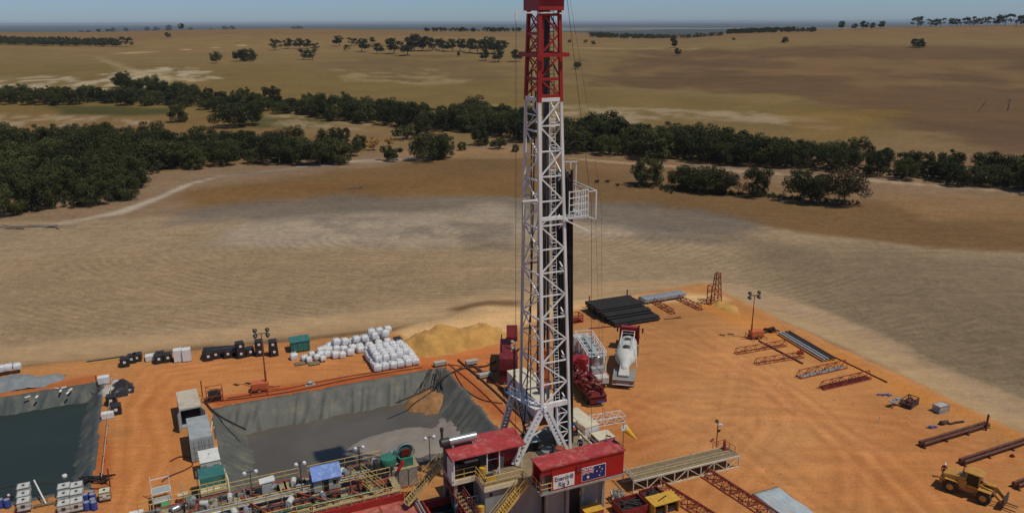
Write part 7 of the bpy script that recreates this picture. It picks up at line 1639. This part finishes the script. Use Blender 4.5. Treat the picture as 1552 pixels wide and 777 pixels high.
# tarpaulin heap at far left with bags
tarp = mound('tarpaulin_heap', (22, 582), 6.2, 2.4, 1.1, 'tarp_grey', 77, 0, .35, rz=A - .1, label='grey tarpaulin covering a low heap at the far left edge', cat='tarpaulin', kind='x', base=.0)
del tarp['kind']
for i, (px, py) in enumerate(((2, 570), (14, 568), (28, 566))): bag(at(px, py) + Vector((0, 0, .8)), 'white bag lying on the grey tarpaulin heap, %s' % ('at the frame edge', 'middle one', 'rightmost')[i], None, .95)
# debris by the left pit
kit('white_box', 'white box on a pallet at the top of the rubbish heap by the left pit', 'box', at(158, 580), A, [('box_body', 'bag', MB().bx(-.7, .7, -.5, .5, .12, 1.0)), ('pallet', 'wood_deck', MB().bx(-.75, .75, -.55, .55, 0, .11))])
b1 = mound('black_tarpaulin', (183, 592), 1.9, 2.6, 1.0, 'tarp_black', 91, 0, .9, res=.22, label='crumpled black tarpaulin on the rubbish heap by the left pit', cat='tarpaulin', kind='x', base=.0); del b1['kind']
b2 = mound('tan_tarpaulin', (168, 592), 1.5, 2.0, .8, 'concrete', 92, 0, .9, res=.22, label='crumpled tan sacking left of the black tarpaulin by the pit', cat='sacking', kind='x', base=.0); del b2['kind']
for px, py, m_, lb in ((195, 593, 'sheet', 'scrap of pale blue plastic at the right tip of the rubbish heap'), (176, 578, 'sheet', 'pale plastic scrap at the top of the rubbish heap')):
    o = mound('plastic_scrap', (px, py), .8, .5, .4, m_, px, 0, .8, res=.15, label=lb, cat='scrap', kind='x', base=0); del o['kind']
kit('concrete_block', 'pale bagged block beside the black cube tank by the left pit', 'block', at(164, 633), A, [('block_body', 'bag', MB().bx(-.7, .7, -.4, .4, .1, .8)), ('pallet', 'wood_deck', MB().bx(-.7, .7, -.4, .4, 0, .09))])
for px, py, lb in ((667, 554, 'pale concrete block left of the sand mound foot, at the pit corner'), (715, 552, 'pale concrete block nearest the red pump unit path'), (735, 572, 'pale concrete block with a dark side before the white container')):
    kit('concrete_block', lb, 'block', at(px, py), A, [('block_body', 'concrete', MB().bx(-.9, .9, -.4, .4, .25, .7)), ('plinth', 'dark_steel', MB().bx(-.7, .7, -.3, .3, 0, .24))])
# fence along the left pit
fe = thing('rope_fence', 'low rope fence on short stakes along the right side of the left pit', 'fence', pad(-45.6, 36), A)
v0_, v1_ = -13.5, 14.5
MB().path([(0, v0_ + (v1_ - v0_) * i / 18, .75 - .08 * (i % 3)) for i in range(19)], .035, 4).build('rope', 'cream', fe)
for i in range(7): MB().tube((0, v0_ + (v1_ - v0_) * i / 6, 0), (0, v0_ + (v1_ - v0_) * i / 6, .95), .04, n=6).build('stake', 'brown_pipe', fe)
# white cube tanks at the lower left
for px, ys, lb in ((38, (772, 762, 750), 'left'), (99, (776, 762, 750), 'middle'), (118, (772, 759, 748), 'right')):
    for k_, py in enumerate(ys): ibc(px - (0), py, 'white cube tank in the %s column by the left pit, %s' % (lb, ('front', 'middle one', 'rear')[k_]), 'white cube tanks by the left pit', 'tank_white', 0, 1.08, 0)
for px, py, lb in ((138, 772, 'front blue drum group tank'), (136, 760, 'rear blue drum group tank')):
    for dx, dy in ((-.35, 0), (.35, .05), (0, .55)):
        barrel('blue plastic drum in the cluster right of the white cube tanks', *uv_of(at(px, py).x + dx, at(px, py).y + dy), 0, 'blue', .32, .95, 'pale_pipe', 'blue drums by the left pit')
for dx in (-.4, .3): barrel('blue drum cut by the left frame edge at the bottom', *uv_of(at(8, 768).x + dx, at(8, 768).y), 0, 'blue', .32, .95, 'pale_pipe', 'blue drums at the left edge')
ibc(160, 756, 'dusty cream cube tank standing apart right of the blue drums', None, 'cream', 0, 1.0, 0)
kit('hoist_frame', 'white pole propped on a small dark trestle at the near edge of the left pit', 'pole', at(66, 765), A, [('pole', 'white', MB().tube((.3, -.3, .3), (-.9, 2.6, 1.7), .08)), ('trestle', 'wood_deck', MB().bx(-.9, 1.0, -.3, .1, .1, .25).bar((-.7, -.4, 0), (.5, .6, .6), .12).bar((.6, -.4, 0), (-.2, .7, .5), .1))])
kit('float_buoy', 'small white float on the dark water of the left pit', 'float', at(98, 722, -1.55), 0, [('float_body', 'white', MB().sph((0, 0, .1), .3)), ('ring', 'dark_steel', MB().tube((0, 0, .3), (0, 0, .5), .06))])
kit('pump_float', 'black pump with a white cap at the near edge of the left pit', 'pump', at(15, 757), 0, [('pump_body', 'dark_steel', MB().rev((0, 0, 0), (0, 0, .9), [(0, .3), (.6, .35), (1, .15)], 12)), ('cap', 'white', MB().sph((.1, -.2, .7), .15))])
M = MB()
for i in range(9): M.path([(rnd.uniform(-2, 2), rnd.uniform(-.8, .8), rnd.uniform(.1, .4)), (rnd.uniform(-2, 2), rnd.uniform(-.8, .8), .5), (rnd.uniform(-2, 2), rnd.uniform(-.8, .8), .1)], .12, 6)
o = M.build('hose_heap', 'tarp_black', None, True); o.location = at(145, 728); tag(o, 'twist of black liner scrap at the near right corner of the left pit', 'scrap')
for i in range(7):
    px, py = ((86, 590), (92, 594), (97, 589), (103, 597), (107, 592), (42, 603), (56, 603))[i]; p = at(px, py)
    o = MB().slab([(-.3, -.15, .25), (.35, -.1, .3), (.3, .12, .35), (-.32, .1, .28)], .04).build('paper_scrap', 'white'); o.location = p + Vector((0, 0, -.05)); o.rotation_euler = (0, 0, rnd.uniform(0, 3)); tag(o, 'white scrap caught on the far slope of the left pit', 'scrap', 'white scraps on the pit slope')
# pipelines and cables right of the middle pit
def cable(name, pts, r_, m_, lb, cat='cable', z=.06):
    P_ = [at(*p) for p in pts]; out_ = []
    for i in range(len(P_) - 1):
        p0, p1, p2, p3 = P_[max(i - 1, 0)], P_[i], P_[i + 1], P_[min(i + 2, len(P_) - 1)]
        for t_ in (0, .2, .4, .6, .8): out_.append(.5 * ((2 * p1) + (-p0 + p2) * t_ + (2 * p0 - 5 * p1 + 4 * p2 - p3) * t_ ** 2 + (-p0 + 3 * p1 - 3 * p2 + p3) * t_ ** 3))
    out_.append(P_[-1]); b0 = out_[0]; o = MB().path([(p - b0) + Vector((0, 0, r_ + z)) for p in out_], r_, 6).build(name, m_, None, True); o.location = b0; return tag(o, lb, cat)
cable('flow_line', [(694, 546), (740, 585), (800, 642)], .12, 'brown_pipe', 'dark straight flow line running from the sand mound to the mast, left one', 'pipe')
cable('flow_line', [(709, 548), (760, 590), (812, 636)], .10, 'brown_pipe', 'brown straight flow line parallel to the dark one, middle one', 'pipe')
cable('flow_line', [(722, 556), (775, 600), (820, 634)], .10, 'rust_red', 'rusty straight flow line before the white container, right one', 'pipe')
cable('flow_line', [(680, 552), (730, 594), (790, 655)], .07, 'rust_red', 'thin rusty line along the right rim of the middle pit', 'pipe')
cable('hose', [(600, 612), (650, 590), (675, 571), (706, 558), (735, 556), (752, 548)], .11, 'hose', 'thick black hose climbing out of the middle pit to the red pump unit', 'hose')
cable('hose', [(676, 553), (700, 556), (690, 565), (705, 590), (730, 606), (762, 612)], .06, 'hose', 'thin looping hose lying beside the right rim of the middle pit', 'hose')
cable('hose', [(706, 558), (722, 564), (754, 562)], .07, 'hose', 'short black hose before the small concrete block', 'hose')
cable('cable', [(620, 556), (520, 572), (430, 590), (345, 604)], .06, 'rust_red', 'orange cable along the far rim of the middle pit, rear one')
cable('cable', [(640, 557), (540, 573), (440, 594), (335, 608)], .05, 'hose', 'black cable along the far rim of the middle pit, front one')
cable('hose', [(322, 640), (318, 680), (332, 700), (345, 725), (348, 756)], .08, 'cream', 'pale hose running down the left rim of the middle pit', 'hose')
cable('hose', [(310, 609), (330, 630), (372, 652)], .12, 'tarp_black', 'thick black pipe lying down the far left corner of the middle pit', 'hose')
cable('hose', [(246, 730), (258, 722), (280, 713), (292, 705), (288, 695), (272, 693), (258, 700)], .07, 'brown_pipe', 'brown looping hose on the clay left of the closed container', 'hose')
cable('cable', [(0, 770 - 30), (70, 733), (140, 741), (168, 737)], .05, 'hose', 'black cable at the near corner of the left pit')
M = MB()
for i in range(14): x = rnd.uniform(-2.2, 2.2); M.path([(x * .4, 2.2, .5), (x * .6 + rnd.uniform(-.2, .2), .6, -.2), (x, -1.5, -1.5), (x * 1.1, -3.0, -2.2)], .07, 5)
o = M.build('liner_strips', 'tarp_black', None, True); o.location = at(655, 574); o.rotation_euler = (0, 0, A - .5); tag(o, 'fan of black liner strips hanging into the far right corner of the middle pit', 'liner')
# small stones and clods strewn over the clay (nobody could count them)
M = MB(); rg = random.Random(3)
for i in range(2600):
    u_, v_ = rg.uniform(-46, 54), rg.uniform(-12, 50)
    if -33.5 < u_ < -1.5 and 4 < v_ < 36.2: continue
    if -14 < u_ < 3 and -7 < v_ < 6: continue
    s_ = rg.uniform(.03, .10) * (1.8 if rg.random() < .05 else 1); p = pad(u_, v_); z_ = .0
    M.add([(p.x + s_ * rg.uniform(.7, 1.3) * a_, p.y + s_ * rg.uniform(.7, 1.3) * b_, c_ * s_) for a_, b_, c_ in ((1, 0, 0), (0, 1, 0), (-1, 0, 0), (0, -1, 0), (.1, .1, .9))], [(0, 1, 4), (1, 2, 4), (2, 3, 4), (3, 0, 4)])
o = M.build('gravel', mat('clod', (.36, .19, .10), .95, 0, .3, 3)); tag(o, 'scattered clods and stones over the orange clay pad', 'gravel', kind='stuff')
